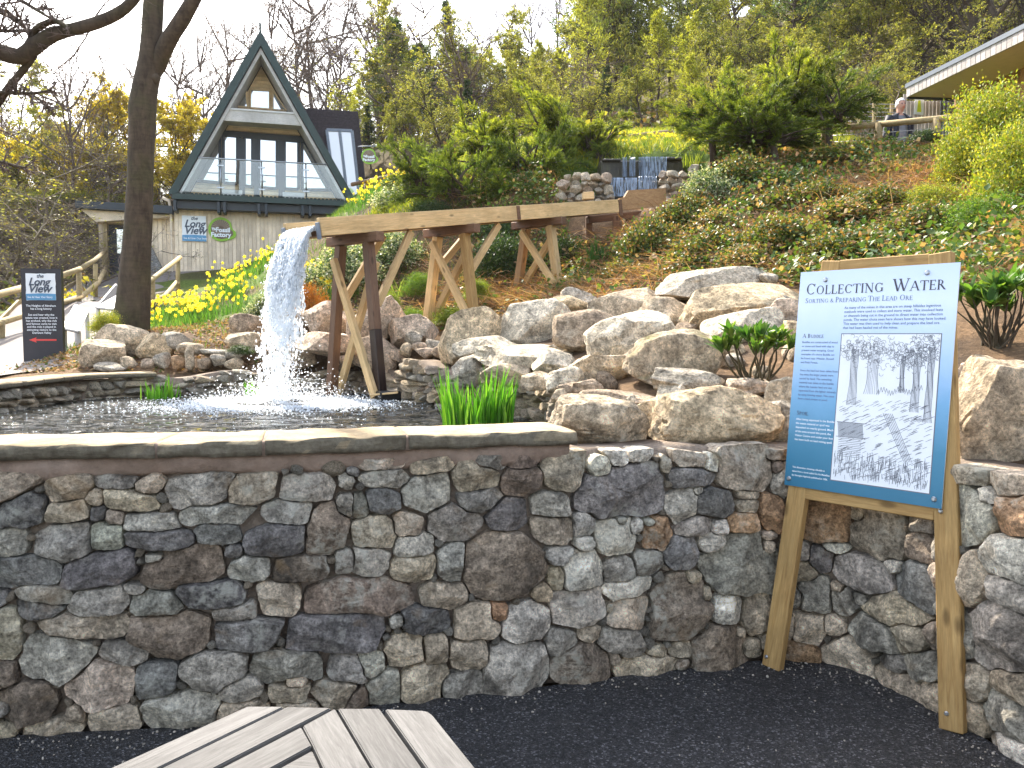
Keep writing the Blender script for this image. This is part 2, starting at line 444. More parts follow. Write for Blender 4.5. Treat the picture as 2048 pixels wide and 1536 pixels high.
WT = np.gradient(WL, axis=0); WT /= np.linalg.norm(WT, axis=1, keepdims=True)
for _ in range(6):
    WT[1:-1] = (WT[:-2] + WT[1:-1] * 2 + WT[2:]) / 4
WT /= np.linalg.norm(WT, axis=1, keepdims=True)
WN = np.stack([WT[:, 1], -WT[:, 0]], axis=1)        # towards the courtyard
def wallpos(u, v, n):
    u = np.asarray(u, float)
    x = np.interp(u, WS, WL[:, 0]); y = np.interp(u, WS, WL[:, 1])
    nx = np.interp(u, WS, WN[:, 0]); ny = np.interp(u, WS, WN[:, 1])
    return np.stack([x + nx * n, y + ny * n, np.asarray(v, float) + 0 * u], axis=-1)
def px2wall(px, py):
    r = ray(px, py)
    d = WL[:, 1] * r.x - WL[:, 0] * r.y       # cross of the plan ray with each point
    best = None
    for i in np.nonzero(np.sign(d[:-1]) != np.sign(d[1:]))[0]:
        f = d[i] / (d[i] - d[i + 1]); p = WL[i] * (1 - f) + WL[i + 1] * f
        t = p[1] / r.y
        if t > 0 and (best is None or t < best[0]): best = (t, WS[i] * (1 - f) + WS[i + 1] * f)
    if best is None: return None
    return best[1], EYE + r.z * best[0]

# ================================================================== POND LINE (waterline at the foot of the far walls)
ZW = 0.90
PONDW = [(-5.6, 5.6), (-4.9, 6.7), (-4.6, 7.45), (-4.68, 8.3), (-4.62, 9.1), (-3.95, 9.6), (-3.27, 9.95), (-2.28, 10.1), (-1.6, 9.8), (-1.28, 9.15), (-.79, 8.36), (.01, 7.04), (.30, 6.4), (.42, 5.4), (.40, 4.3)]
PL = catmull(PONDW, .06)
PS = np.concatenate([[0], np.cumsum(np.linalg.norm(np.diff(PL, axis=0), axis=1))])
PT = np.gradient(PL, axis=0); PT /= np.linalg.norm(PT, axis=1, keepdims=True)
PN = np.stack([PT[:, 1], -PT[:, 0]], axis=1)        # towards the water
pf = [tuple(p) for p in wallpos(np.linspace(px2wall(1138, 1000)[0] - .1, 1.0, 30), 0, -.30)[:, :2]]
PONDPOLY = [tuple(p) for p in PL] + pf

# ================================================================== TERRAIN
TP = []
for px, py, Y in [(1500, 660, 6.9), (1550, 585, 7.8), (1700, 565, 8.2), (1450, 525, 9.4), (1600, 450, 10.6), (1750, 485, 9.3), (1950, 575, 6.6), (2044, 700, 5.2), (1900, 410, 9.8), (2040, 420, 9.0), (1700, 335, 13), (1800, 303, 14.3), (1600, 345, 13.2), (1480, 350, 13.2), (1400, 425, 12.0), (1300, 490, 11.6), (1150, 545, 11.9), (1000, 600, 11.5), (900, 640, 11.0), (800, 660, 10.9), (1100, 500, 13.0),
  (1260, 400, 13.7), (1180, 400, 13.9), (1290, 312, 15.6), (1300, 285, 17.5), (1000, 405, 14.3), (860, 405, 15.3), (1180, 345, 15.5), (1420, 300, 15.8),
  (350, 545, 27.5), (600, 505, 27), (230, 560, 29), (400, 612, 17), (480, 560, 20), (650, 445, 22), (760, 385, 20), (600, 560, 16), (700, 560, 14), (800, 520, 14), (880, 470, 14.2), (380, 660, 13), (500, 672, 11.8), (262, 662, 12.3),
  (60, 735, 12.2), (20, 700, 14.8), (110, 680, 15.5), (180, 612, 21), (160, 608, 20), (355, 588, 23), (305, 618, 20), (0, 655, 17),
  (710, 395, 27), (900, 330, 26), (760, 300, 36), (1050, 290, 30), (1200, 268, 40), (1450, 260, 24), (1650, 215, 34), (1600, 262, 22)]:
    p = at(px, py, Y); TP.append((p.x, p.y, p.z))
for b in BOULD:
    p = at(b[0], b[1], b[4]); TP.append((p.x, p.y + .12, p.z - .30 * b[3] * b[4] / FPX))
TP += [(10.0, 17, 4.3), (8.2, 16.4, 4.35), (12, 14, 4.5), (7.0, 19, 4.9), (14, 22, 5.5), (20, 20, 6.5), (5.5, 6, 2.7), (5, 3, 2.1), (4.5, 0, 1.9), (8, 3, 3.5), (12, 6, 4.3),
       (-5.5, 9.6, 1.05), (-7, 10, 1.0), (-7, 7, .9), (-6.5, 5, .9), (-10, 12, 1.1), (-14, 10, 1.0), (-10, 17, 1.6), (-16, 20, 1.4), (-16, 28, 2.6), (-22, 30, 1.5), (-12, 31, 3.7), (-30, 20, .2), (-30, 40, 2), (-15, 40, 5.5), (-50, 60, 2), (-20, 70, 11), (-60, 100, 8), (0, 50, 13), (20, 40, 15.5), (20, 30, 10), (35, 30, 14), (30, 50, 21), (0, 80, 24), (40, 80, 36), (80, 60, 38), (80, 110, 55), (0, 120, 34), (-40, 140, 20), (60, 160, 60), (-100, 100, 0), (-100, 30, -6), (100, 20, 25), (-90, 200, 22), (20, 210, 55), (140, 200, 85), (150, 60, 50), (30, 5, 9), (60, 0, 15)]
TP = np.array(TP)
def tps_fit(P_, lam=.02):
    n = len(P_); d = np.linalg.norm(P_[:, None, :2] - P_[None, :, :2], axis=2)
    K = np.where(d > 0, d * d * np.log(d + 1e-9), 0) + lam * np.eye(n)
    A = np.zeros((n + 3, n + 3)); A[:n, :n] = K; A[:n, n] = 1; A[:n, n + 1:] = P_[:, :2]; A[n:, :n] = A[:n, n:].T
    b = np.zeros(n + 3); b[:n] = P_[:, 2]
    return np.linalg.solve(A, b)
TW = tps_fit(TP)
COURT = [tuple(p) for p in WL] + [(2.4, -60), (-60, -60), (-60, -4)]
COURTB = [tuple(p) for p in wallpos(WS, 0, -.17)[:, :2]] + [(2.55, -60), (-60, -60), (-60, -4)]
def hill(x, y):
    x = np.asarray(x, float); y = np.asarray(y, float); sh = x.shape; x = x.ravel(); y = y.ravel()
    out = np.empty(len(x)); n = len(TP)
    for a in range(0, len(x), 20000):
        xx, yy = x[a:a + 20000], y[a:a + 20000]
        d2 = (xx[:, None] - TP[None, :, 0]) ** 2 + (yy[:, None] - TP[None, :, 1]) ** 2
        K = .5 * d2 * np.log(d2 + 1e-12)
        out[a:a + 20000] = K @ TW[:n] + TW[n] + TW[n + 1] * xx + TW[n + 2] * yy
    return out.reshape(sh)
POND_IN = [tuple(p) for p in (PL - PN * .20)] + pf
def ground(x, y):
    z = hill(x, y)
    x = np.asarray(x, float); y = np.asarray(y, float)
    far = np.clip((y - 2.0) / 2.0, 0, 1)
    z = np.where(inpoly(x, y, COURTB), -.03, z)
    z = np.where(inpoly(x, y, POND_IN), .35, z)
    dug = np.clip(np.minimum(np.minimum(x - .85, 3.6 - x), np.minimum(y - 12.6, 15.65 - y)) / .35, 0, 1)    # hollow below the cascade
    z = np.where(dug > 0, z + (np.minimum(z, 3.72) - z) * dug, z)
    return z
def gz(x, y): return float(hill(np.array([x]), np.array([y]))[0])
def axis_pts(segs):
    o = []
    for a, b, s in segs: o += list(np.arange(a, b, s))
    return np.array(o)
gx = axis_pts([(-420, -120, 30), (-120, -40, 6), (-40, -14, 1.2), (-14, -7, .35), (-7, 5, .11), (5, 14, .3), (14, 40, 1.0), (40, 120, 5), (120, 430, 30)])
gy = axis_pts([(-300, -60, 40), (-60, -6, 6), (-6, 2.2, .5), (2.2, 11, .11), (11, 18, .22), (18, 40, .6), (40, 90, 2), (90, 240, 8), (240, 640, 40)])
GX, GY = np.meshgrid(gx, gy)
cx_ = np.clip(GX, -140, 170); cy_ = np.clip(GY, -40, 230)
GZ = ground(cx_, cy_)
rough_amt = np.clip((GY - 4) / 6, 0, 1) * (GZ > .95) * .05
GZ = GZ + rough_amt * fbm(np.stack([GX * 1.7, GY * 1.7, GX * 0], -1), 5, 3) + np.clip((GY - 30) / 40, 0, 1) * 1.2 * fbm(np.stack([GX * .07, GY * .07, GX * 0], -1), 8, 3)
V = np.stack([GX, GY, GZ], -1).reshape(-1, 3)
ny, nx = GX.shape
ii = (np.arange(ny - 1)[:, None] * nx + np.arange(nx - 1)[None, :]).ravel()
Fq = np.stack([ii, ii + 1, ii + nx + 1, ii + nx], -1)
# real ground cover: leaf litter, bare soil, grass
nz1 = fbm(np.stack([GX * .9, GY * .9, GX * 0], -1), 3, 4); nz2 = fbm(np.stack([GX * 3.3, GY * 3.3, GX * 0], -1), 31, 3)
soil = np.array([.085, .058, .038]); litter = np.array([.20, .125, .068]); grass = np.array([.10, .15, .025]); wood_f = np.array([.105, .085, .035])
cc = soil + (litter - soil) * np.clip(.5 + .6 * nz2 + .3 * nz1, 0, 1)[..., None]
gr = np.zeros(GX.shape)
gr = np.maximum(gr, ((GY > 15.2) & (GX > -2) & (GX < 9.9) & (GY < 24)) * 1.0)
gr = np.maximum(gr, ((GX < -3.2) & (GY > 13) & (GY < 27)) * np.clip(.6 + nz1, 0, 1))
gr = np.maximum(gr, ((GX < -8) & (GY < 60)) * .35)
cc = cc + (grass - cc) * gr[..., None]
wf = np.clip((GY - 24) / 10, 0, 1)
cc = cc + (wood_f * (1 + .5 * nz1[..., None]) - cc) * (wf * .85)[..., None]
t = NT('hillside_ground'); a_ = t.n('ShaderNodeAttribute', attribute_name='Col'); co = t.co('Object')
n1 = t.noise(co, 14, 8, .7); n2 = t.noise(co, 55, 5, .7)
base = t.mix(a_.outputs['Color'], t.ramp(n1, [(.3, .5), (.7, 1.5)]), .9, 'MULTIPLY')
base = t.mix(base, t.ramp(n2, [(.3, .6), (.7, 1.45)]), .8, 'MULTIPLY')
t.set(base, .95, t.bump(t.mix(n1, n2, .5), .9, .06), spec=.15)
g_ob = obj('ground', npmesh('ground', V, Fq, t.m, True, cc.reshape(-1, 3)))
tag(g_ob, 'earth hillside with leaf litter and grass rising behind the pond', 'ground', kind='structure')

# asphalt courtyard
t = NT('asphalt'); co = t.co('Object')
v1 = t.vor(co, 130, 'Color'); sp = t.n('ShaderNodeSeparateColor'); t.l(v1, sp.inputs[0])
chips = t.ramp(sp.outputs[0], [(.0, .40), (.65, 1.0), (.88, 2.0), (.985, 5.5)])
patch = t.noise(co, 1.4, 5, .6)
base = t.mix(t.ramp(patch, [(.3, (.025, .024, .025)), (.72, (.047, .045, .046))]), chips, 1.0, 'MULTIPLY')
dust = t.ramp(t.noise(co, 3.5, 6, .7, .5), [(.58, 0.), (.75, 1.)])
base = t.mix(base, (.15, .135, .115), t.math('MULTIPLY', dust, .28))
d1 = t.vor(co, 130)
t.set(base, t.ramp(t.noise(co, 40, 3), [(.3, .55), (.7, .8)]), t.bump(d1, 1.0, .012, t.bump(t.noise(co, 12, 4), .3, .01)), spec=.4)
nc = len(COURT); bm = bmesh.new()
bm.faces.new([bm.verts.new((x, y, 0)) for x, y in COURT])
bmesh.ops.triangulate(bm, faces=list(bm.faces))
me = bpy.data.meshes.new('pavement'); bm.to_mesh(me); bm.free(); me.materials.append(t.m)
tag(obj('pavement', me), 'dark asphalt courtyard in front of the stone wall', 'pavement', kind='structure')

# pond water
t = NT('pond_water'); co = t.co('Object')
w1 = t.noise(t.co('Object', (1, 1.7, 1)), 4.5, 4, .5, .6); w2 = t.noise(t.co('Object', (1, 1.5, 1)), 15, 3, .55, .4)
nm = t.bump(w2, .8, .020, t.bump(w1, 1.0, .34))
t.set((.014, .016, .010), .04, nm, spec=.6); t.b.inputs['IOR'].default_value = 1.333
SPL = Vector((-2.38, 8.50, ZW))
dx = axis_pts([(-8, 1.2, .05)]); dy = axis_pts([(3.0, 10.8, .05)])
AX, AY = np.meshgrid(dx, dy); dist = np.hypot((AX - SPL.x), (AY - SPL.y))
AZ = ZW + .010 * np.exp(-dist / 3.2) * np.sin(dist * 17 + 2.4 * fbm(np.stack([AX * 1.2, AY * 1.2, AX * 0], -1), 4, 2)) + .007 * fbm(np.stack([AX * 3.2, AY * 5.0, AX * 0], -1), 9, 3) + .03 * np.exp(-(dist / .35) ** 2) * (1 + fbm(np.stack([AX * 9, AY * 9, AX * 0], -1), 19, 2))
ny, nx = AX.shape
ii = (np.arange(ny - 1)[:, None] * nx + np.arange(nx - 1)[None, :]).ravel()
keep = inpoly(AX[:-1, :-1].ravel() + .025, AY[:-1, :-1].ravel() + .025, [tuple(p) for p in (PL - PN * .12)] + [tuple(p) for p in wallpos(np.linspace(px2wall(1138, 1000)[0] - .0, .6, 30), 0, -.2)[:, :2]])
Fq = np.stack([ii, ii + 1, ii + nx + 1, ii + nx], -1)[keep]
used = np.unique(Fq); mp = np.zeros(nx * ny, int); mp[used] = np.arange(len(used))
tag(obj('water', npmesh('water', np.stack([AX, AY, AZ], -1).reshape(-1, 3)[used], mp[Fq], t.m, True)), 'rippling dark pond water behind the wall', 'water', kind='structure')
# ================================================================== FRONT STONE WALL
rng = np.random.default_rng(7)
A_ = """-60 300 195 475k 190 258 402 360t 190 355 410 455t 385 308 465 385t 435 252 595 305g 595 250 722 325t 440 305 720 405t 715 262 1015 395g 1000 252 1235 372t 1235 252 1490 360g 1495 240 1560 300g 780 368 1125 465g 1165 355 1395 468g 550 400 780 500g 468 395 552 462t 1352 372 1545 598b 400 375 470 440k 395 455 545 585g 135 455 405 635g -60 470 125 610g 535 478 862 580k 868 445 1072 553k 1072 445 1355 608k 1480 330 1580 430g 990 545 1070 608k 632 580 750 630g 632 545 995 745b 262 580 632 732k -60 590 285 740k 1000 595 1212 712g 1205 600 1470 720b 1465 560 1580 680g 65 730 350 808g 540 722 652 775g 290 740 580 865g 570 748 835 872g 748 705 1098 828k 70 795 290 885k 1128 708 1345 860t 1350 690 1835 865b 125 850 615 960t 940 808 1158 890g 912 865 1242 1015k 1242 850 1720 1028k 530 835 945 1062b -60 800 100 1065t 80 945 440 1165g 420 965 720 1090g 600 1040 790 1232k 282 1040 605 1275t 795 1015 1105 1190g 1098 1005 1455 1160g 1442 1035 1710 1165g 972 1118 1168 1250g 1168 1150 1370 1245t 1240 1118 1365 1185t 1355 1140 1600 1265t -60 1060 90 1180b -60 1150 290 1345b 280 1255 380 1345t 625 1180 968 1355g 378 1262 622 1370t 95 1315 375 1395t -60 1310 95 1400t 955 1235 1200 1330t 1200 1240 1440 1290t"""
B_ = """35 165 218 222t 70 215 272 300g 270 175 465 235t -10 205 40 245k 465 165 670 315t 532 150 692 225g 690 152 835 218b 228 235 445 415g 660 205 855 332b 80 300 225 412k -10 330 78 440g 450 308 678 420g 325 355 588 535g 188 398 330 512t 0 418 205 578t 850 160 1050 320t 795 308 980 432g 595 345 785 495k 1042 162 1165 268w 1130 110 1225 210w 1220 100 1322 190w 1320 82 1400 155w 1398 88 1500 155w 985 180 1392 432k 1390 282 1535 470w 1368 160 1412 235t 1408 148 1625 210t 200 500 400 600g -10 545 175 695g 180 592 385 715t 382 535 512 722g 490 472 875 805b 788 420 992 552t 982 402 1080 520g 860 550 985 640g 995 505 1080 585w 1078 428 1280 612w 1220 432 1292 515w 1290 415 1432 582o 1172 425 1225 462w 1295 430 1350 470w 928 560 1125 778w 1110 585 1260 730g 1245 565 1380 688g 1390 505 1535 660k 875 640 948 752y 1098 690 1332 792w 795 725 892 812y 295 710 522 835t 880 730 1138 922w 1138 768 1335 918t 442 803 665 975t 670 775 898 985w 608 800 700 895o 1320 665 1600 1000b 170 850 250 915g 185 820 460 945k 160 945 318 1090t 325 940 440 1090t 428 960 615 1110t 858 900 1005 1050g 1000 905 1110 978t 1085 915 1315 1030g 590 975 880 1195g 885 985 1155 1150b 228 1070 435 1235t 380 1110 588 1215g 65 1100 220 1265g -10 1030 165 1165g 1315 985 1400 1045t 1400 965 1515 1055t 1165 1040 1495 1125t 1145 1020 1190 1080t -10 1165 90 1290b 1125 800 1160 850t 980 110 1040 160b 1040 120 1130 160b"""
C_ = """-40 205 205 300k 115 155 205 240w 165 125 430 315t 400 130 505 180b 150 85 285 140b 285 60 388 125b 205 25 320 80w 355 20 475 100t 430 175 490 245b 80 300 272 435k 75 290 130 330w 270 310 375 350t 270 345 380 410t 230 405 375 500o 380 335 480 490o 435 180 520 330g 0 420 180 510g 165 440 240 512w 105 490 245 595g 110 485 430 785g 380 490 450 530t 385 525 440 590t 50 665 125 730t 120 720 165 810t 165 755 300 910w 290 750 415 965t 60 885 345 1085b -10 1050 65 1105t 260 905 320 970t 295 960 380 1040t 380 945 420 1010t 545 350 790 540o 785 370 865 455t 790 385 1048 612t 1030 415 1140 500g 1025 490 1145 630b 540 530 600 625g 650 535 785 590w 595 550 705 685k 705 585 970 770g 515 625 645 725t 540 675 690 865w 940 610 1010 680w 975 615 1155 835k 690 715 755 760t 700 735 800 875g 795 760 870 820g 825 760 1105 905t 500 740 575 830g 525 830 680 1005t 655 865 765 955t 770 865 990 1025g 975 900 1110 1050t 650 950 905 1145t 900 1025 1015 1110g 1010 1010 1170 1140g 475 980 655 1085o 865 1100 1100 1220t 1100 1150 1180 1275t 1120 900 1165 1000t 835 1005 900 1045t 500 860 530 960t 520 200 650 350g 660 180 790 340t 800 170 960 300k 800 300 900 370t 970 180 1130 320t 960 320 1100 400g 1240 180 1390 295t 1390 215 1545 340t 1245 285 1425 560g 1340 290 1445 380w 1415 335 1600 515o 1315 515 1650 715w 1255 570 1390 830t 1370 690 1600 830g 1320 810 1545 1130g 1270 870 1330 1070g 1285 1075 1400 1250t 1395 1105 1600 1230t 1345 1215 1600 1400g 1290 1240 1370 1370t 1425 1400 1600 1510w 1280 150 1420 200b 1150 330 1245 480t 1150 480 1250 620g 1155 640 1250 760t 1160 780 1260 900g 1170 900 1265 1040t 1175 1050 1280 1200g 1180 1200 1290 1330t"""
ST = []
def add_list(s, ox):
    import re
    tk = re.findall(r'(-?\d+) (-?\d+) (-?\d+) (-?\d+)([a-z])', s)
    for a, b, c, d, k in tk:
        a, b, c, d = [float(v) * .4531 for v in (a, b, c, d)]
        cx, cy, w, h = ox + (a + c) / 2, 840 + (b + d) / 2, c - a, d - b
        m = px2wall(cx, cy)
        if m is None: continue
        ml = px2wall(cx - w * .3, cy); mr = px2wall(cx + w * .3, cy); mt = px2wall(cx, cy - h * .3); mb = px2wall(cx, cy + h * .3)
        if None in (ml, mr, mt, mb) or m[1] > 1.055: continue
        hw = abs(mr[0] - ml[0]) / 1.2; hh = abs(mt[1] - mb[1]) / 1.2
        ST.append((m[0], m[1], hw, hh, rng.uniform(-.20, .20), k))
add_list(A_, 0); add_list(B_, 700); add_list(C_, 1348)
# stones on the parts of the wall outside the photograph
uL = px2wall(2, 1200)[0]; uR = px2wall(2046, 1200)[0]
for u0, u1 in ((uL - .75, uL - .10), (uR + .12, uR + .7)):
    v = 0.06
    while v < 1.05:
        h = rng.uniform(.09, .18); u = u0
        while u < u1:
            w = rng.uniform(.14, .34)
            ST.append((u + w / 2, v + h / 2, w / 2, h / 2, rng.uniform(-.1, .1), rng.choice(list('ktgtgb')))); u += w
        v += h
SA = np.array([s[:5] for s in ST])
wall = thing('stone_wall', (0, 3.75, 0), 'waist high rubble stone wall curving round the courtyard below the pond', 'wall')
VMAX = 1.075
NA, NR = 56, 90
angs = np.arange(NA) * 2 * math.pi / NA
PW = rng.uniform(2.3, 5.0, len(ST))
def pnorm(x, y, a, b, p=3.2): return (np.abs(x / a) ** p + np.abs(y / b) ** p) ** (1 / p)
def rot2(x, y, t): return x * np.cos(t) + y * np.sin(t), -x * np.sin(t) + y * np.cos(t)
rings = [(1.0, 0), (.995, 1), (.975, 2), (.93, 3), (.85, 4), (.72, 5), (.56, 6), (.38, 7), (.19, 8)]
u_end = px2wall(1140, 900)[0]
CELLS = []
for i, (cu, cv, a, b, tilt, tone) in enumerate(ST):
    rmax = 1.5 * max(a, b)
    rr = np.linspace(.02, 1, NR) * rmax
    X = rr[None, :] * np.cos(angs)[:, None]; Y = rr[None, :] * np.sin(angs)[:, None]
    xi, yi = rot2(X, Y, tilt)
    mi = pnorm(xi, yi, a, b, PW[i])
    near = [j for j in range(len(ST)) if j != i and abs(SA[j, 0] - cu) < rmax + SA[j, 2] * 1.3 and abs(SA[j, 1] - cv) < rmax + SA[j, 3] * 1.3]
    bad = mi > 1.36
    for j in near:
        xj, yj = rot2(X + cu - SA[j, 0], Y + cv - SA[j, 1], SA[j, 4])
        bad |= pnorm(xj, yj, SA[j, 2], SA[j, 3], PW[j]) < mi
    bad |= (cv + Y) > VMAX
    bad |= (cv + Y) < -.02
    first = np.where(bad.any(1), bad.argmax(1), NR - 1)
    rad = rr[np.maximum(first - 1, 1)]
    rad = .12 * np.roll(rad, 1) + .76 * rad + .12 * np.roll(rad, -1) - rng.uniform(.0008, .0030)
    for _ in range(5):        # straight broken edges
        d_ = rng.uniform(0, 6.28); cs = np.cos(angs - d_); ext = (rad * cs).max(); c_ = ext * rng.uniform(.84, 1.0)
        rad = np.where(cs > .05, np.minimum(rad, c_ / np.maximum(cs, .05)), rad)
    jit = np.stack([np.cos(angs), np.sin(angs), angs * 0], -1)
    rad = np.maximum(rad * (1 + .035 * vnoise(jit * 3 + i * 3.1, 5)) + .0022 * vnoise(jit * 11 + i, 6), .012)
    size = math.sqrt(a * b)
    bulge = min(.062, .018 + .30 * size * rng.uniform(.45, 1.1))
    sx, sy = rng.normal(0, .13, 2)
    pl = [(rng.uniform(0, 6.28), rng.uniform(.18, .85), rng.uniform(-.1, .8)) for _ in range(8)]
    Us, Vs, Ns = [], [], []
    prof = [-.10, -.015, .66, .86, .95, .98, 1.0, 1.0, 1.0]
    for k, (sc_, pi_) in enumerate(rings):
        x = np.cos(angs) * rad * sc_; y = np.sin(angs) * rad * sc_
        if k == 0:
            n = np.full(NA, -.10)
        else:
            n = bulge * prof[k] + np.zeros(NA)
            if k >= 2:
                n = n + (x * sx + y * sy)
                for pa, slope, off in pl:       # chipped facets
                    dd = (np.cos(pa) * x + np.sin(pa) * y)
                    n = np.minimum(n, bulge * 1.12 - np.maximum(0, dd - off * size) * slope)
                q = np.stack([(cu + x) * 11, (cv + y) * 11, np.full(NA, i * 1.3)], -1)
                n = n + .045 * size * fbm(q * 1.1, 3, 3) + .0045 * fbm(q * 4.5, 8, 2)
                n = np.maximum(n, -.005)
        Us.append(cu + x); Vs.append(cv + y); Ns.append(n)
    Us.append([cu]); Vs.append([cv]); Ns.append([float(np.mean(Ns[-1]))])
    U_, V_, N_ = np.concatenate(Us), np.concatenate(Vs), np.concatenate(Ns)
    x = np.interp(U_, WS, WL[:, 0]) + np.interp(U_, WS, WN[:, 0]) * N_
    y = np.interp(U_, WS, WL[:, 1]) + np.interp(U_, WS, WN[:, 1]) * N_
    ptsv = np.stack([x, y, V_], -1)
    fq = []
    ar = np.arange(NA); nx_ = (ar + 1) % NA
    for k in range(len(rings) - 1):
        fq.append(np.stack([k * NA + ar, k * NA + nx_, (k + 1) * NA + nx_, (k + 1) * NA + ar], -1))
    last = (len(rings) - 1) * NA
    tri = np.stack([last + ar, last + nx_, np.full(NA, last + NA)], -1)
    c = np.array(TONE[tone]) * rng.uniform(.80, 1.32) * (1 + rng.normal(0, .015, 3))
    # grey-blue stones are mostly on the left, warm ones on the right
    me = npmesh('stone', ptsv, [np.concatenate(fq), tri], MT['stone'], True); me.set_sharp_from_angle(angle=R(24))
    CELLS.append((cu, cv, rad))
    obj('stone', me, wall, None, c)
# small packing stones pushed into the wider joints
gu = rng.uniform(uL - .1, uR + .1, 9000); gv = rng.uniform(.02, VMAX - .03, 9000); clear = np.full(9000, 1.0)
for cu, cv, rad in CELLS:
    dx_ = gu - cu; dy_ = gv - cv; dd_ = np.hypot(dx_, dy_); aa = (np.arctan2(dy_, dx_) / (2 * math.pi) * NA) % NA
    rb_ = np.interp(aa, np.arange(NA + 1), np.append(rad, rad[0])); clear = np.minimum(clear, dd_ - rb_)
order = np.argsort(-clear); done = []
for i in order:
    if clear[i] < .010 or len(done) > 70: break
    if any(math.hypot(gu[i] - a, gv[i] - b) < c_ + clear[i] * 1.1 for a, b, c_ in done): continue
    done.append((gu[i], gv[i], clear[i]))
PACK = done
# core of the wall: recessed mortar between the stones
t = NT('mortar'); co = t.co('Object')
n1 = t.noise(co, 18, 8, .7); n2 = t.noise(co, 70, 4, .7); n3 = t.noise(co, 3, 4)
base = t.mix(t.ramp(n3, [(.3, (.20, .155, .12)), (.7, (.33, .26, .20))]), t.ramp(n1, [(.3, .6), (.7, 1.4)]), .9, 'MULTIPLY')
t.set(base, .95, t.bump(t.mix(n1, n2, .4), 1.0, .03), spec=.15); MT['mortar'] = t.m
t = NT('pointing_mortar'); co = t.co('Object')
n1 = t.noise(co, 14, 8, .7); n2 = t.noise(co, 60, 4, .7); n3 = t.noise(co, 3, 4)
base = t.mix(t.ramp(n3, [(.3, (.27, .19, .145)), (.7, (.40, .30, .235))]), t.ramp(n1, [(.3, .7), (.7, 1.25)]), .9, 'MULTIPLY')
t.set(base, .95, t.bump(t.mix(n1, n2, .4), .9, .02), spec=.15); MT['pointing'] = t.m
us = np.arange(.3, WS[-1] - .2, .05)
def wall_strip(name, us, prof, mat, parent, amp=.0, color=None):
    """closed profile prof [(n, z)] swept along the wall"""
    k = len(prof); V = []
    for (n, z) in prof:
        p = wallpos(us, np.full(len(us), z), n); V.append(p)
    V = np.stack(V, 1)            # (len, k, 3)
    if amp:
        V = V + amp * np.stack([fbm(V * 6, s, 3) for s in (1, 2, 3)], -1)
    L = len(us); idx = np.arange(L)[:, None] * k
    ar = np.arange(k); nx_ = (ar + 1) % k
    f = np.stack([idx[:-1] + ar, idx[:-1] + nx_, idx[1:] + nx_, idx[1:] + ar], -1).reshape(-1, 4)
    VV = V.reshape(-1, 3)
    caps = [list(range(k))[::-1], [(L - 1) * k + q for q in range(k)]]
    me = npmesh(name, VV, [f[:, ::-1], np.array(caps)], mat, False)
    return obj(name, me, parent, None, color)
wall_strip('core', us, [(-.042, -.02), (-.042, .5), (-.042, 1.03), (-.06, 1.06), (-.34, 1.06), (-.36, -.02)], MT['mortar'], wall, .014)
# pinkish mortar bed under the coping
ub = np.arange(uL - 1.5, u_end + .005, .03)
wall_strip('mortar_bed', ub, [(-.02, 1.028), (-.005, 1.045), (.006, 1.075), (.012, 1.115), (-.30, 1.115), (-.30, 1.028)], MT['pointing'], wall, .014)
# coping slabs
t = NT('coping_sandstone'); co = t.co('Object')
n1 = t.noise(t.co('Object', (1, 1, 3)), 3.0, 7, .65, .6); n2 = t.noise(co, 30, 8, .7); n3 = t.noise(t.co('Object', (.6, 2.2, 6)), 8, 6, .7, .6)
base = t.ramp(n1, [(.3, (.27, .195, .11)), (.55, (.43, .335, .205)), (.75, (.50, .41, .28))])
base = t.mix(base, t.ramp(n2, [(.3, .7), (.7, 1.25)]), .8, 'MULTIPLY')
base = t.mix(base, t.ramp(n3, [(.32, .72), (.5, 1.05)]), .55, 'MULTIPLY')
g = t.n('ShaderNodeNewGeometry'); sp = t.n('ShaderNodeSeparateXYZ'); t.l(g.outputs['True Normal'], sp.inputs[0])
side = t.ramp(sp.outputs[2], [(.3, 1.), (.75, 0.)])          # steep faces darker and greyer than the top
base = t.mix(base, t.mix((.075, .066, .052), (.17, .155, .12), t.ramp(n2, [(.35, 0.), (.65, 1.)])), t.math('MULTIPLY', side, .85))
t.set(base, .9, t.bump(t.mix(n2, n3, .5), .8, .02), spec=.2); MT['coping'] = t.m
cuts = [uL - 1.5, px2wall(-250, 900)[0], px2wall(318, 900)[0], px2wall(528, 895)[0], px2wall(812, 885)[0], u_end + .015]
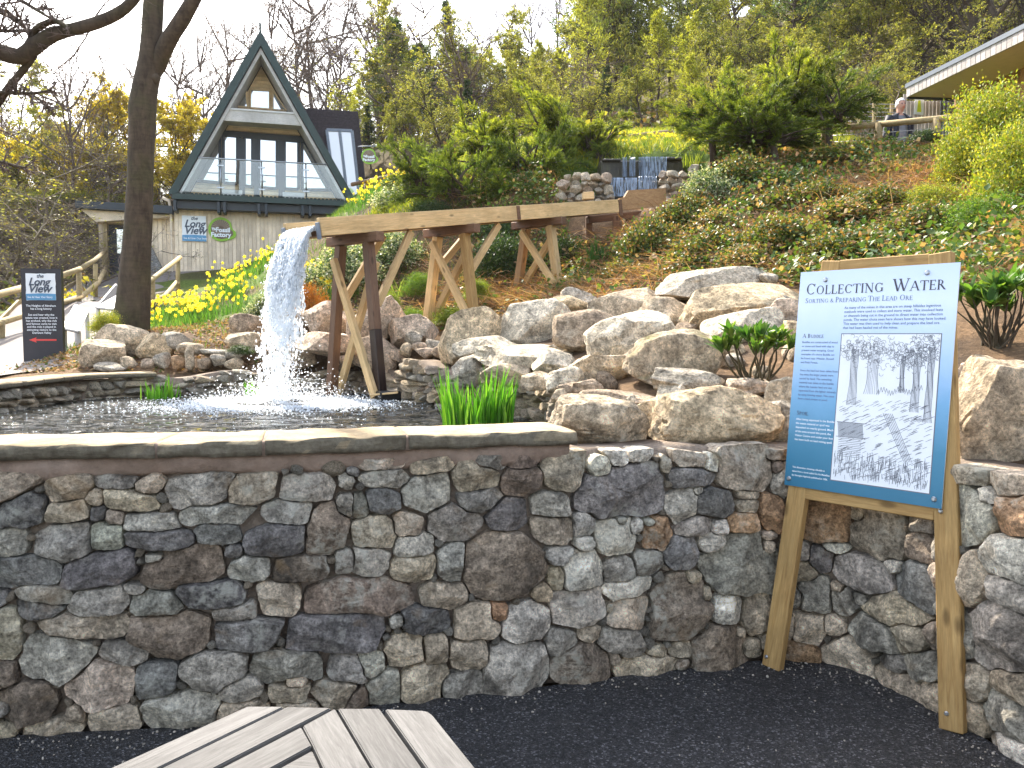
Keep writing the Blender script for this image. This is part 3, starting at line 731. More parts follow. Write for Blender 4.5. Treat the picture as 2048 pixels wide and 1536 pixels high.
for a0, a1 in zip(cuts[:-1], cuts[1:]):
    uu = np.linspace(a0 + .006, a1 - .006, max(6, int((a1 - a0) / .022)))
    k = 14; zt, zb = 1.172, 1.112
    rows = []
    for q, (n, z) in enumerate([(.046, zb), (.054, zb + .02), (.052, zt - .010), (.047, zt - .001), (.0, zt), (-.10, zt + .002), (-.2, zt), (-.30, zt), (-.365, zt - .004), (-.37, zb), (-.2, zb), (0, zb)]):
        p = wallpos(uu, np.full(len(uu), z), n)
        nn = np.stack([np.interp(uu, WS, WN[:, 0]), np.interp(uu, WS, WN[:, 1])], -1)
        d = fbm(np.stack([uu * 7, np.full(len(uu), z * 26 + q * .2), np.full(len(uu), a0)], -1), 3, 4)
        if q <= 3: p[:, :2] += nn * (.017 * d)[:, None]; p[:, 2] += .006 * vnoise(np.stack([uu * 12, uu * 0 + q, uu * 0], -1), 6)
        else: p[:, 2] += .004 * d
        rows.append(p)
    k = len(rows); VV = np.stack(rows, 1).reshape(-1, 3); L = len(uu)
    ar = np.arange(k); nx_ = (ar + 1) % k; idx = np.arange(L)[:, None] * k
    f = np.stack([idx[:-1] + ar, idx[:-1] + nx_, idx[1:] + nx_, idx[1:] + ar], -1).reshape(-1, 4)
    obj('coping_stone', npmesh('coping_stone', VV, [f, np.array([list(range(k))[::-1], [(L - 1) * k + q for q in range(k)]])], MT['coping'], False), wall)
for cu in cuts[1:-1]:     # pale mortar joints between slabs
    uu = np.linspace(cu - .014, cu + .014, 4)
    wall_strip('joint', uu, [(.036, 1.108), (.038, 1.160), (.02, 1.1695), (-.34, 1.1695), (-.34, 1.108)], MT['pointing'], wall, .002)

# ================================================================== STONE VARIANTS
def ico(sub):
    bm = bmesh.new(); bmesh.ops.create_icosphere(bm, subdivisions=sub, radius=1.0)
    V = np.array([v.co[:] for v in bm.verts]); Fx = np.array([[v.index for v in f.verts] for f in bm.faces]); bm.free()
    return V, Fx
ICO = {s: ico(s) for s in (2, 3, 4, 5)}
def rock_shape(sub, seed, planes=9, pw=3.0, namp=.10, cut=(.62, .92), facet=None):
    V, Fx = ICO[sub]; r = np.random.default_rng(seed)
    n = (np.abs(V) ** pw).sum(1) ** (1 / pw); P_ = V / n[:, None] * .94
    for _ in range(planes):
        d = r.normal(0, 1, 3); d /= np.linalg.norm(d); c = r.uniform(*cut)
        ex = np.maximum(0, P_ @ d - c); P_ = P_ - ex[:, None] * d * .93
    q = P_ * 1.3 + seed * 7.7
    P_ = P_ * (1 + namp * fbm(q, seed, 3)[:, None] + namp * .45 * fbm(q * 4, seed + 3, 3)[:, None])
    # ledges / cracks
    w = vnoise(P_ * 2.2 + seed, seed + 9); P_ = P_ * (1 - .05 * np.exp(-(w / .05) ** 2))[:, None]
    m = np.abs(P_).max(0); return P_ / m, Fx
SMALL = []
for s in range(14):
    P_, Fx = rock_shape(3, 40 + s, 14, 4.5, .10, (.58, .98))
    me = npmesh('small_stone', P_, Fx, MT['stone'], True); me.set_sharp_from_angle(angle=R(26)); SMALL.append(me)

for i, (a, b, c_) in enumerate(PACK):
    p = wallpos(np.array([a]), np.array([b]), -.006)[0]; tx = np.interp(a, WS, WT[:, 0]); ty = np.interp(a, WS, WT[:, 1])
    obj('packing_stone', SMALL[i % len(SMALL)], wall, Matrix.Translation(p) @ Matrix.Rotation(math.atan2(ty, tx), 4, 'Z') @ Matrix.Rotation(rng.uniform(0, 3), 4, 'Y') @ Matrix.Diagonal((c_ * 1.35, .03, c_ * 1.15, 1)), np.array(TONE[rng.choice(list('gtwtg'))]) * rng.uniform(.7, 1.1))
# ================================================================== POND WALLS
t0 = np.interp(-4.0, [-9, 9], [0, 1])
def pond_u(x, y): return PS[np.argmin(np.hypot(PL[:, 0] - x, PL[:, 1] - y))]
def pondpos(u, n):
    return np.array([np.interp(u, PS, PL[:, 0]) + np.interp(u, PS, PN[:, 0]) * n, np.interp(u, PS, PL[:, 1]) + np.interp(u, PS, PN[:, 1]) * n])
def pond_wall(label, u0, u1, topf, seed, hr, wr, tones, maxn=290):
    r = np.random.default_rng(seed)
    c = pondpos((u0 + u1) / 2, -.15)
    th = thing('pond_wall', (c[0], c[1], ZW - .3), label, 'wall')
    uu = np.arange(u0, u1 + .05, .06); rows = []
    for n, zf in ((-.02, None), (-.03, 1), (-.30, 1), (-.32, None)):
        p = np.array([pondpos(u, n) for u in uu]); z = np.array([topf(u) - .02 if zf else ZW - .5 for u in uu])
        rows.append(np.column_stack([p, z]))
    k = 4; VV = np.stack(rows, 1).reshape(-1, 3); L = len(uu); ar = np.arange(k); nx_ = (ar + 1) % k; idx = np.arange(L)[:, None] * k
    f = np.stack([idx[:-1] + ar, idx[:-1] + nx_, idx[1:] + nx_, idx[1:] + ar], -1).reshape(-1, 4)
    obj('core', npmesh('core', VV, [f, np.array([[0, 1, 2, 3], [(L - 1) * k + q for q in (3, 2, 1, 0)]])], MT['mortar']), th)
    z = ZW - .06; cnt = 0
    while cnt < maxn:
        h = r.uniform(*hr); u = u0 + r.uniform(-.1, 0); any_ = False
        while u < u1 and cnt < maxn:
            w = r.uniform(*wr) * (1.5 if r.random() < .2 else 1)
            um = u + w / 2; zc = z + h / 2 + .018 * math.sin(um * 3 + seed)
            if zc + h * .35 < topf(um):
                any_ = True
                p = pondpos(um, r.uniform(-.03, .012) - .02)
                tx = np.interp(um, PS, PT[:, 0]); ty = np.interp(um, PS, PT[:, 1])
                Mx = Matrix.Translation((p[0], p[1], zc)) @ Matrix.Rotation(math.atan2(ty, tx), 4, 'Z') @ Matrix.Rotation(r.normal(0, .10), 4, 'Y') @ Matrix.Diagonal((w * .54, r.uniform(.08, .13), h * .56 * r.uniform(.85, 1.15), 1))
                col = np.array(BTONE[r.choice(tones)]) * r.uniform(.85, 1.3)
                obj('stone', SMALL[r.integers(len(SMALL))], th, Mx, col); cnt += 1
            u += w
        z += h * .93
        if not any_: break
    return th
uA = pond_u(-4.9, 6.7); uB = pond_u(-4.62, 9.1); uC = pond_u(-2.6, 10.1); uD = pond_u(-1.28, 9.15); uE = pond_u(.40, 4.6)
pond_wall('low drystone wall along the left edge of the pond below the path', uA - .8, uB + .25, lambda u: 1.12, 1, (.055, .11), (.08, .21), list('ggttwg'))
pond_wall('drystone wall at the back of the pond left of the waterfall', uB + .25, uC + .3, lambda u: 1.15 + .04 * math.sin(u * 5), 2, (.05, .10), (.10, .30), list('gttwg'))
pond_wall('rough drystone wall behind the legs of the front trestle', uC + .3, uD + .1, lambda u: 1.16 + .05 * math.sin(u * 7), 3, (.045, .09), (.09, .24), list('tsgtw'))
pond_wall('rough drystone wall below the boulders behind the iris clump', uD + .1, uE, lambda u: 1.30 + .05 * math.sin(u * 4) - .05 * max(0, u - uD - 2.4), 4, (.045, .095), (.08, .22), list('tsywtg'), 270)
# pale flat coping on the left pond wall
cop = thing('wall_coping', (-5.0, 9.3, 1.12), 'pale flat slabs along the top of the left pond wall by the dark sign', 'coping')
for k in range(9):
    a0 = uA - .6 + k * .42; p0 = pondpos(a0, -.12); p1 = pondpos(a0 + .40, -.12)
    if a0 > uB + .5: break
    beam('slab', (*p0, 1.145), (*p1, 1.145), .40, .05, MT['coping'], cop, bev=.012)

# ================================================================== BOULDERS
for i, (px, py, w, h, Y, df, tilt, tone, moss, lab) in enumerate(BOULD):
    c = at(px, py, Y); hw, hh = w * Y / FPX / 2, h * Y / FPX / 2
    near_ = Y < 6
    P_, Fx = rock_shape(5 if near_ else 4, 100 + i * 3, 20, 4.5, .06, (.66, 1.06))
    P_ = P_ * np.array([hw, hw * df, hh]) * 1.14
    if near_:
        P_ = P_ * (1 + .018 * fbm(P_ * 14 + i, i, 4))[:, None]
    bme_ = npmesh('boulder', P_, Fx, MT['mossrock' if moss else 'rock'], True); bme_.set_sharp_from_angle(angle=R(30))
    th = obj('boulder', bme_, None,
             Matrix.Translation(c) @ Matrix.Rotation(R(tilt), 4, 'Y') @ Matrix.Rotation(rng.uniform(-.2, .2), 4, 'Z'), np.array(BTONE[tone]) * rng.uniform(.92, 1.1))
    tag(th, lab, 'boulder', 'boulders round the pond and on the wall')
for i, (px, py, w, h, Y, tone) in enumerate(LOOSE):
    c = at(px, py, Y); hw, hh = w * Y / FPX / 2 * 1.1, h * Y / FPX / 2 * 1.15
    P_, Fx = rock_shape(3, 300 + i * 3, 8, 3.0, .10, (.55, .9))
    lab = 'small loose stone in the rubble left of the waterfall below the beech trunk' if px < 500 else ('small loose stone in the pile behind the front trestle' if px < 900 else 'small loose stone wedged between the rockery boulders')
    th = obj('loose_stone', npmesh('loose_stone', P_ * np.array([hw, hw * .9, hh]), Fx, MT['rock'], True), None, Matrix.Translation(c) @ Matrix.Rotation(rng.uniform(-.2, .2), 4, 'Y'), np.array(BTONE[tone]) * rng.uniform(.85, 1.05))
    tag(th, lab, 'stone', lab.replace('small loose stone', 'loose stones'))

# rubble packed between the rockery boulders
r = np.random.default_rng(88); made = 0
while made < 60:
    X, Y = r.uniform(.15, 2.9), r.uniform(4.5, 8.9)
    if X > .45 * Y - .35 or X < .40 - .10 * (Y - 4.5) - .22 * max(0, Y - 6): continue
    w = r.uniform(.06, .15); tn = r.choice(list('twsybg')); P_, Fx = rock_shape(3, 700 + made * 3, 12, 4.0, .09, (.58, .98))
    me = npmesh('loose_stone', P_ * np.array([w, w * .9, w * r.uniform(.55, .85)]), Fx, MT['rock'], True); me.set_sharp_from_angle(angle=R(28))
    o = obj('loose_stone', me, None, Matrix.Translation((X, Y, gz(X, Y) + w * .25)) @ Matrix.Rotation(r.uniform(0, 6), 4, 'Z'), np.array(BTONE[tn]) * r.uniform(.9, 1.1))
    cn = {'t': 'tan', 'w': 'cream', 's': 'pinkish', 'y': 'yellowish', 'b': 'brown', 'g': 'grey'}[tn]; zn = 'low in the rockery near the wall top' if Y < 5.8 else 'in the middle of the rockery' if Y < 7.3 else 'high in the rockery below the brambles'
    tag(o, f'small {cn} rubble stone {zn}', 'stone', f'{cn} rubble {zn}'); made += 1
# grit and a few dead leaves along the foot of the wall
r = np.random.default_rng(91); n = 420; u = r.uniform(uL - .3, uR + .2, n); off = np.abs(r.normal(0, .10, n)) + .03
far = r.uniform(0, 1, n) < .25; off = np.where(far, r.uniform(.05, .9, n), off)
pg = wallpos(u, np.zeros(n), off); pg[:, 2] = .003
sz = r.uniform(.002, .007, n) * np.where(far, .7, 1); Vp, Fp = ICO[2]; Vp0 = ico(1)[0]; Fp0 = ico(1)[1]
VV = (pg[:, None, :] + Vp0[None] * sz[:, None, None] * r.uniform(.6, 1.2, (n, 1, 3))).reshape(-1, 3); FF = (Fp0[None] + (np.arange(n) * len(Vp0))[:, None, None]).reshape(-1, 3)
MT['grit'] = plain('grit', (.34, .30, .25), .9, 0, .5, 30)
tag(obj('grit', npmesh('grit', VV, FF, MT['grit'])), 'loose grit along the foot of the stone wall', 'grit', kind='stuff')
print('wall stones', len(ST), 'packing', len(PACK))
# ================================================================== FLUME AND TRESTLES
E0 = at(643, 472, 8.55); E1 = at(1240, 424, 12.4)
FD = (E1 - E0); FL = FD.length; fd = FD / FL
fh = Vector((fd.x, fd.y, 0)).normalized(); fp = Vector((-fh.y, fh.x, 0))       # fp: away from the camera, to the far side
fu = fd.cross(fp) * -1
if fu.z < 0: fu = -fu
FW = .68; FH = .185
flume = thing('water_flume', E0 + fp * FW / 2 - Vector((0, 0, 1.6)), 'long pine water chute on trestles pouring into the pond', 'flume')
def fpt(s, across, upv): return E0 + fd * s + fp * across + fu * upv
sj = [0, FL * .575, FL * 1.0]
for a0, a1 in zip(sj[:-1], sj[1:]):
    beam('side_board', fpt(a0 + .006, .028, FH / 2), fpt(a1 - .006, .028, FH / 2), .056, FH, MT['flume'], flume, fu)
    beam('side_board', fpt(a0 + .006, FW - .028, FH / 2), fpt(a1 - .006, FW - .028, FH / 2), .056, FH, MT['flume'], flume, fu)
    beam('bottom_board', fpt(a0 + .006, FW / 2, .03), fpt(a1 - .006, FW / 2, .03), FW - .12, .05, MT['darkwood'], flume, fu)
MT['steel'] = plain('galvanised_steel', (.42, .44, .47), .35, .9, .15, 20)
MT['greysteel'] = plain('painted_steel', (.20, .23, .28), .5, .2, .15, 20)
for ac in (-.006, FW - .05):
    beam('end_bracket', fpt(-.012, ac + .03, -.03), fpt(-.012, ac + .03, .14), .07, .012, MT['greysteel'], flume, fd)
beam('joint_plate', fpt(sj[1] - .03, -.006, FH / 2), fpt(sj[1] + .03, -.006, FH / 2), .008, FH * .96, MT['darkwood'], flume, fu, .001)
beam('joint_plate', fpt(FL - .02, -.006, FH / 2 - .03), fpt(FL + .05, -.006, FH / 2 - .03), .02, FH * 1.25, MT['darkwood'], flume, fu, .001)
# notched board at the head of the chute
ex = Vector((1, .30, 0)).normalized(); en = ex.cross(Vector((0, 0, 1)))
oB = fpt(FL + .06, 0, 0)
pl_ = []
for q in [(1239, 396), (1249, 394), (1257, 380.5), (1331, 376), (1333, 410), (1239, 421)]:
    p = onplane(q[0], q[1], oB, en) - oB; pl_.append((p.dot(ex), p.z))
MT['flume2'] = wood_mat('brown_larch', (.30, .165, .075), (.45, .27, .13), True, .75)
prism('head_board', pl_, 0, .06, oB, ex, (0, 0, 1), -en, MT['flume2'], flume)
# flowing water in the chute
t = NT('running_water'); co = t.co('Object')
t.set((.75, .80, .85), .08, t.bump(t.noise(co, 18, 4), .8, .03), spec=.6); t.b.inputs['Transmission Weight'].default_value = .55; t.b.inputs['IOR'].default_value = 1.33
MT['run'] = t.m
beam('water_film', fpt(-.02, FW / 2, .085), fpt(FL, FW / 2, .085), FW - .125, .05, MT['run'], flume, fu, .004)

def trestle(label, s, hs_top, hs_bot, z_far, z_near, posts, braces, knee=True, wet=False):
    c = fpt(s, FW / 2, 0); capz = -.055
    th = thing('trestle', (c.x, c.y, min(z_far, z_near)), label, 'trestle', 'timber trestles under the chute')
    cc = c + fu * capz
    beam('cap_beam', cc - fp * .46, cc + fp * .46, .11, .10, MT['darkwood'], th)
    for sgn, zb in ((1, z_far), (-1, z_near)):
        top = cc + fp * sgn * hs_top - Vector((0, 0, .052)); bot = Vector((c.x, c.y, zb)) + fp * sgn * hs_bot
        m = MT[posts[0 if sgn > 0 else 1]]
        if wet and sgn < 0:
            mid = top.lerp(bot, .46)
            beam('post', top, mid, .10, .10, m, th, fh)
            beam('wet_post_end', mid, bot, .10, .10, MT['wetwood'], th, fh)
        else:
            beam('post', top, bot, .10, .10, m, th, fh)
        if knee:
            a0 = top.lerp(bot, .33) + fh * .055
            tgt = fpt(s + .62, FW / 2 + sgn * hs_top, -.03)
            beam('knee_brace', a0, tgt, .085, .05, MT[braces], th, fp)
    tf = cc + fp * hs_top; tn = cc - fp * hs_top
    bf = Vector((c.x, c.y, z_far)) + fp * hs_bot; bn = Vector((c.x, c.y, z_near)) - fp * hs_bot
    o1 = -fh * .082; o2 = fh * .082
    beam('cross_brace', tf.lerp(bf, .10) + o1, tn.lerp(bn, .82) + o1, .06, .085, MT[braces], th, fh.cross(tn.lerp(bn, .82) - tf.lerp(bf, .1)))
    beam('cross_brace', tn.lerp(bn, .12) + o2, tf.lerp(bf, .86) + o2, .06, .085, MT[braces], th, fh.cross(tf.lerp(bf, .86) - tn.lerp(bn, .12)))
    return th, bn
th, bn = trestle('front trestle standing in the pond with one wet black leg', FL * .125, .25, .50, ZW - .35, ZW - .35, ('darkwood', 'darkwood'), 'flume', True, True)
MT['blackbox'] = plain('black_wet_block', (.012, .012, .013), .3, 0, .3)
fb = box('footing', (bn.x + .05, bn.y - .03, ZW + .02), .24, .20, .16, MT['blackbox'], th, .5, .015)
beam('footing_batten', (bn.x - .12, bn.y - .12, ZW + .06), (bn.x + .18, bn.y - .19, ZW + .09), .03, .02, MT['flume'], th)
trestle('middle trestle with pale crossed braces standing on the bank', FL * .405, .24, .46, gz(-.9, 10.65) - .1, gz(-.5, 10.0) - .12, ('flume', 'newwood'), 'flume')
trestle('far trestle with crossed braces standing behind the boulders', FL * .72, .22, .40, gz(.1, 11.9) - .15, gz(.7, 11.2) - .15, ('flume2', 'flume'), 'flume', False)
# dark timber supports at the head
hsup = thing('flume_support', at(1215, 470, 12.9), 'dark timber frame under the head of the chute', 'support')
for (xa, ya, xb, yb) in ((1175, 440, 1290, 428), ):
    beam('rail', at(xa, ya, 12.8), at(xb, yb, 13.2), .1, .1, MT['darkwood'], hsup)
for xx in (1178, 1232, 1288):
    beam('post', at(xx, 432, 12.95), at(xx, 500, 12.95), .1, .1, MT['darkwood'], hsup, (0, 1, 0))

# ================================================================== WATERFALL
t = NT('white_water'); t.set((.90, .93, .96), .12, spec=.6)
tr = t.n('ShaderNodeBsdfTranslucent'); tr.inputs[0].default_value = (.92, .95, .98, 1)
gl = t.n('ShaderNodeBsdfTransparent')
m1 = t.n('ShaderNodeMixShader'); m1.inputs[0].default_value = .62; t.l(t.b.outputs[0], m1.inputs[1]); t.l(tr.outputs[0], m1.inputs[2])
t.l(m1.outputs[0], t.out.inputs[0]); MT['white'] = t.m
OCT = np.array([[1, 0, 0], [-1, 0, 0], [0, 1, 0], [0, -1, 0], [0, 0, 1], [0, 0, -1]], float)
OCF = np.array([[0, 2, 4], [2, 1, 4], [1, 3, 4], [3, 0, 4], [2, 0, 5], [1, 2, 5], [3, 1, 5], [0, 3, 5]])
def blobs(cen, ax, half, wid):
    """stretched octahedra: centre, axis unit vector, half length, half width"""
    n = len(cen); ref = np.where(np.abs(ax[:, 2:3]) < .9, np.array([[0, 0, 1.0]]), np.array([[1.0, 0, 0]]))
    b = np.cross(ax, ref); b /= np.linalg.norm(b, axis=1, keepdims=True); c = np.cross(ax, b)
    V = cen[:, None, :] + OCT[None, :, 0:1] * (ax * half[:, None])[:, None, :] + OCT[None, :, 1:2] * (b * wid[:, None])[:, None, :] + OCT[None, :, 2:3] * (c * wid[:, None])[:, None, :]
    F_ = OCF[None] + (np.arange(n) * 6)[:, None, None]
    return V.reshape(-1, 3), F_.reshape(-1, 3)
r = np.random.default_rng(11)
back = -np.array([fd.x, fd.y, fd.z])
lip0 = np.array(fpt(-.02, .09, .09)); lip1 = np.array(fpt(-.02, FW - .09, .09))
Hf = lip0[2] - ZW; Tf = math.sqrt(2 * Hf / 9.81)
def fall(n, spread, jit):
    w = r.uniform(0, 1, n); tt = Tf * np.sqrt(r.uniform(0, 1, n)) * r.uniform(.0, 1.0, n) ** .35
    v0 = r.uniform(.30, .85, n) * (1 + 0 * w)
    lane = vnoise(np.stack([w * 7, tt * 3, w * 0], -1), 3)
    p = lip0 + (lip1 - lip0) * w[:, None] + back * (v0 * tt)[:, None] + np.array([0, 0, -.5 * 9.81])[None] * (tt ** 2)[:, None]
    k = (tt / Tf)
    keepm = vnoise(np.stack([w * 5, tt * 22 - w * 3, w * 0], -1), 23) + .5 * vnoise(np.stack([w * 14, tt * 50, w * 0], -1), 29) > -.38 + .25 * (k - .5)
    sway = .05 * vnoise(np.stack([tt * 11, w * 1.5, w * 0], -1), 41) * k
    side = np.array([fp.x, fp.y, 0])
    p += (side[None] * (sway + lane * .12 * k + r.normal(0, spread, n) * k)[:, None]) + r.normal(0, 1, (n, 3)) * (jit * k ** 1.5)[:, None]
    p -= side[None] * (.12 * k * (w - .5) * 2)[:, None] * .6
    vel = back[None] * v0[:, None] + np.array([0, 0, -9.81])[None] * tt[:, None]; vel /= np.linalg.norm(vel, axis=1, keepdims=True)
    return p[keepm], vel[keepm], k[keepm]
def flakes(c, ax, L, W):
    nn = r.normal(0, 1, c.shape); ax = ax / np.linalg.norm(ax, axis=1, keepdims=True); sd = np.cross(ax, nn); sd /= np.linalg.norm(sd, axis=1, keepdims=True)
    V = np.stack([c - ax * L[:, None], c + sd * W[:, None] + nn * W[:, None] * .2, c + ax * L[:, None], c - sd * W[:, None] + nn * W[:, None] * .2], 1)
    i = np.arange(len(c))[:, None] * 4
    return V.reshape(-1, 3), np.concatenate([i + np.array([[0, 1, 2]]), i + np.array([[0, 2, 3]])], 0)
p1, a1, k1 = fall(11000, .03, .03)
V1, F1 = flakes(p1, a1 + r.normal(0, .25, a1.shape) * k1[:, None], r.uniform(.015, .055, len(p1)) * (1.2 - .6 * k1), r.uniform(.006, .020, len(p1)) * (1.1 - .35 * k1))
p2, a2, k2 = fall(8000, .085, .085)
V2, F2 = flakes(p2, a2 + r.normal(0, .5, a2.shape), r.uniform(.004, .014, len(p2)), r.uniform(.004, .010, len(p2)))
n3 = 5200
th_ = r.uniform(0, 6.28, n3); rr_ = np.abs(r.normal(0, .40, n3)); hh_ = np.abs(r.normal(0, .24, n3)) * np.exp(-rr_ * 1.3)
p3 = np.stack([SPL.x + np.cos(th_) * rr_, SPL.y + np.sin(th_) * rr_, ZW + .01 + hh_], -1)
V3, F3 = flakes(p3, r.normal(0, 1, (n3, 3)), r.uniform(.004, .012, n3), r.uniform(.003, .009, n3))
# thin sheet leaving the lip
ns, nt_ = 26, 16
ww, tt = np.meshgrid(np.linspace(0, 1, ns), np.linspace(0, Tf * .62, nt_))
ps = lip0 + (lip1 - lip0) * ww[..., None] + back * (.55 * tt)[..., None] + np.array([0, 0, -4.905]) * (tt ** 2)[..., None]
ps += (np.array([fp.x, fp.y, 0]) * -.10)[None, None] * ((tt / Tf) * (ww - .5))[..., None]
ps += back * (.035 * fbm(np.stack([ww * 6, tt * 9, ww * 0], -1), 4, 3))[..., None]
ii = (np.arange(nt_ - 1)[:, None] * ns + np.arange(ns - 1)[None, :]).ravel()
Fs = np.stack([ii, ii + 1, ii + ns + 1, ii + ns], -1)
hole = vnoise(np.stack([ww[:-1, :-1] * 13, tt[:-1, :-1] * 16, ww[:-1, :-1] * 0], -1), 12).ravel() + .75 - 1.9 * (tt[:-1, :-1] / Tf).ravel() > 0
Vs = ps.reshape(-1, 3)
allV = np.concatenate([V1, V2, V3, Vs]); o1 = len(V1); o2 = o1 + len(V2); o3 = o2 + len(V3)
wf = obj('waterfall', npmesh('waterfall', allV, [np.concatenate([F1, F2 + o1, F3 + o2]), Fs[hole] + o3], MT['white'], True))
tag(wf, 'white water falling from the chute and splashing into the pond', 'waterfall', kind='stuff')
# foam
n4 = 15000
th_ = r.uniform(0, 6.28, n4); rr_ = np.abs(r.normal(0, .58, n4)); fx = SPL.x + np.cos(th_) * rr_ * 1.15; fy = SPL.y - .12 + np.sin(th_) * rr_ * .95
n5 = 500  # extra white flecks strewn over the pond stand in for sun sparkles
fx = np.concatenate([fx, r.uniform(-4.6, -1.2, n5)]); fy = np.concatenate([fy, r.uniform(5.0, 9.4, n5)])
ok = inpoly(fx, fy, [tuple(p) for p in (PL + PN * .06)] + [tuple(p) for p in wallpos(np.linspace(px2wall(1138, 1000)[0] - .2, .6, 30), 0, -.4)[:, :2]])
fx, fy = fx[ok], fy[ok]; n4 = len(fx)
p4 = np.stack([fx, fy, np.full(n4, ZW + .008)], -1)
ang = r.uniform(0, 6.28, n4); ax = np.stack([np.cos(ang), np.sin(ang), ang * 0], -1)
sz = r.uniform(.005, .022, n4) * np.exp(-.5 * np.hypot(fx - SPL.x, fy - SPL.y))
V4, F4 = blobs(p4, ax, sz * 1.4, sz * .7)
fo = obj('foam', npmesh('foam', V4, F4, MT['white'], True))
tag(fo, 'white foam round the splash with loose flecks added as sparkle on the pond', 'foam', kind='stuff')

# ================================================================== UPPER CASCADE
t = NT('wet_mossy_stone'); co = t.co('Object')
n1 = t.noise(co, 6, 8, .7); n2 = t.noise(t.co('Object', (6, 6, .8)), 5, 5, .6)
t.set(t.ramp(n1, [(.3, (.018, .014, .010)), (.55, (.05, .042, .02)), (.75, (.07, .085, .02))]), .35, t.bump(t.mix(n1, n2, .5), .9, .05)); MT['wet'] = t.m
t = NT('thin_falling_water'); co = t.co('Object', (22, 22, 1.2))
st = t.noise(co, 1.6, 5, .65)
t.set((.30, .38, .50), .10, t.bump(st, .8, .03), spec=.6)
tp = t.n('ShaderNodeBsdfTransparent'); mx = t.n('ShaderNodeMixShader')
t.l(t.ramp(st, [(.36, 0.), (.60, 1.)]), mx.inputs[0]); t.l(tp.outputs[0], mx.inputs[1]); t.l(t.b.outputs[0], mx.inputs[2]); t.l(mx.outputs[0], t.out.inputs[0]); MT['veil'] = t.m
cas = thing('cascade', at(1285, 400, 14.4), 'two stepped water cascade over dark mossy ledges above the chute', 'cascade')
def ledge(name, x0, x1, yt, yb, Y, dep, mat, parent):
    a = at(x0, yt, Y); b = at(x1, yt, Y); z0 = at(x0, yb, Y).z
    return box(name, ((a.x + b.x) / 2, Y + dep / 2, (a.z + z0) / 2), b.x - a.x, dep, a.z - z0, mat, parent, 0, .03)
ledge('upper_ledge', 1200, 1372, 320, 372, 15.2, .5, MT['wet'], cas)
ledge('ledge_cap', 1204, 1242, 317, 322, 15.12, .5, MT['wet'], cas)
ledge('ledge_cap', 1331, 1366, 313, 321, 15.12, .5, MT['wet'], cas)
ledge('lower_ledge', 1206, 1335, 360, 412, 14.3, .85, MT['wet'], cas)
def veil(x0, x1, yt, yb, Y, lip, seed):
    q = []; n, m = 24, 8
    for j in range(m):
        f = j / (m - 1)
        for i in range(n):
            u = i / (n - 1); p = at(x0 + (x1 - x0) * u, yt, Y); zb = at(x0, yb, Y).z
            z = p.z + .02 if j == 0 else p.z + .02 - (p.z - zb) * ((j - 1) / (m - 2)) ** 1.0
            q.append((p.x, Y - .05 - (.0 if j else -lip) - .05 * f + .012 * math.sin(i * 2.1 + seed), z))
    ii = (np.arange(m - 1)[:, None] * n + np.arange(n - 1)[None, :]).ravel()
    return obj('water_veil', npmesh('water_veil', np.array(q), np.stack([ii, ii + n, ii + n + 1, ii + 1], -1), MT['veil'], True), cas)
veil(1284, 1332, 317, 357, 15.15, .4, 1); veil(1244, 1253, 318, 358, 15.15, .4, 2); veil(1258, 1270, 318, 357, 15.15, .4, 3); veil(1276, 1287, 318, 357, 15.14, .4, 4)
veil(1214, 1273, 359, 397, 14.25, .6, 5); veil(1275, 1312, 356, 392, 14.24, .6, 6)
def rubble(label, x0, x1, ytop, ybot, Y, n, seed):
    rr2 = np.random.default_rng(seed); c = at((x0 + x1) / 2, ybot, Y)
    th = thing('rubble_wall', c, label, 'wall')
    y = ybot; cnt = 0
    while y > ytop:
        x = x0 + rr2.uniform(-6, 2)
        while x < x1:
            w = rr2.uniform(14, 30); h = rr2.uniform(13, 20); p = at(x + w / 2, y, Y + rr2.uniform(-.1, .15)); s = Y / FPX / 2
            if y - h * .4 > ytop + (abs((x - x0) / (x1 - x0) - .6) * 14):
                obj('stone', SMALL[rr2.integers(len(SMALL))], th, Matrix.Translation(p) @ Matrix.Rotation(rr2.normal(0, .2), 4, 'Y') @ Matrix.Diagonal((w * s * 1.1, .14, h * s * 1.15, 1)), np.array(BTONE[rr2.choice(list('twsgw'))]) * rr2.uniform(.8, 1.1))
            x += w * .95
        y -= 13
    return th
rubble('rough stone pile left of the small cascade', 1118, 1212, 342, 408, 14.0, 30, 5)
rubble('rough stone pile right of the small cascade', 1322, 1392, 328, 415, 14.0, 30, 6)
obj_b = obj('timber_block', boxmesh(.18, .12, .12, MT['flume'], .01), None, frame(at(1176, 392, 13.6), (1, .1, .05)))
tag(obj_b, 'short pine offcut lying by the chute below the stone pile', 'timber block')

# ================================================================== EASEL WITH INFORMATION BOARD
B1 = onz(1540, 1333, 0); B2 = onz(1908, 1462, 0)
ee = (B2 - B1).normalized(); em = Vector((-ee.y, ee.x, 0))
if em.x < 0: em = -em
lean = R(6); eu = (em * math.sin(lean) + Vector((0, 0, 1)) * math.cos(lean)).normalized(); enn = ee.cross(eu)
if enn.y > 0: enn = -enn                    # towards the viewer
B1 = B1 - em * .0
def el(a, b, n=0): return B1 + ee * a + eu * b + enn * n
def eloc(px, py):
    p = onplane(px, py, B1, enn) - B1
    return p.dot(ee), p.dot(eu)
easel = thing('easel', el(.42, 0), 'pine easel leaning at the stone wall, carrying a blue information board', 'easel')
beam('leg', el(.015, -.0), el(.165, 1.955), .045, .095, MT['newwood'], easel, ee)
beam('leg', el(.845, -.0), el(.655, 1.955), .045, .095, MT['newwood'], easel, ee)
beam('top_rail', el(.205, 1.925), el(.615, 1.925), .04, .06, MT['newwood'], easel, eu)
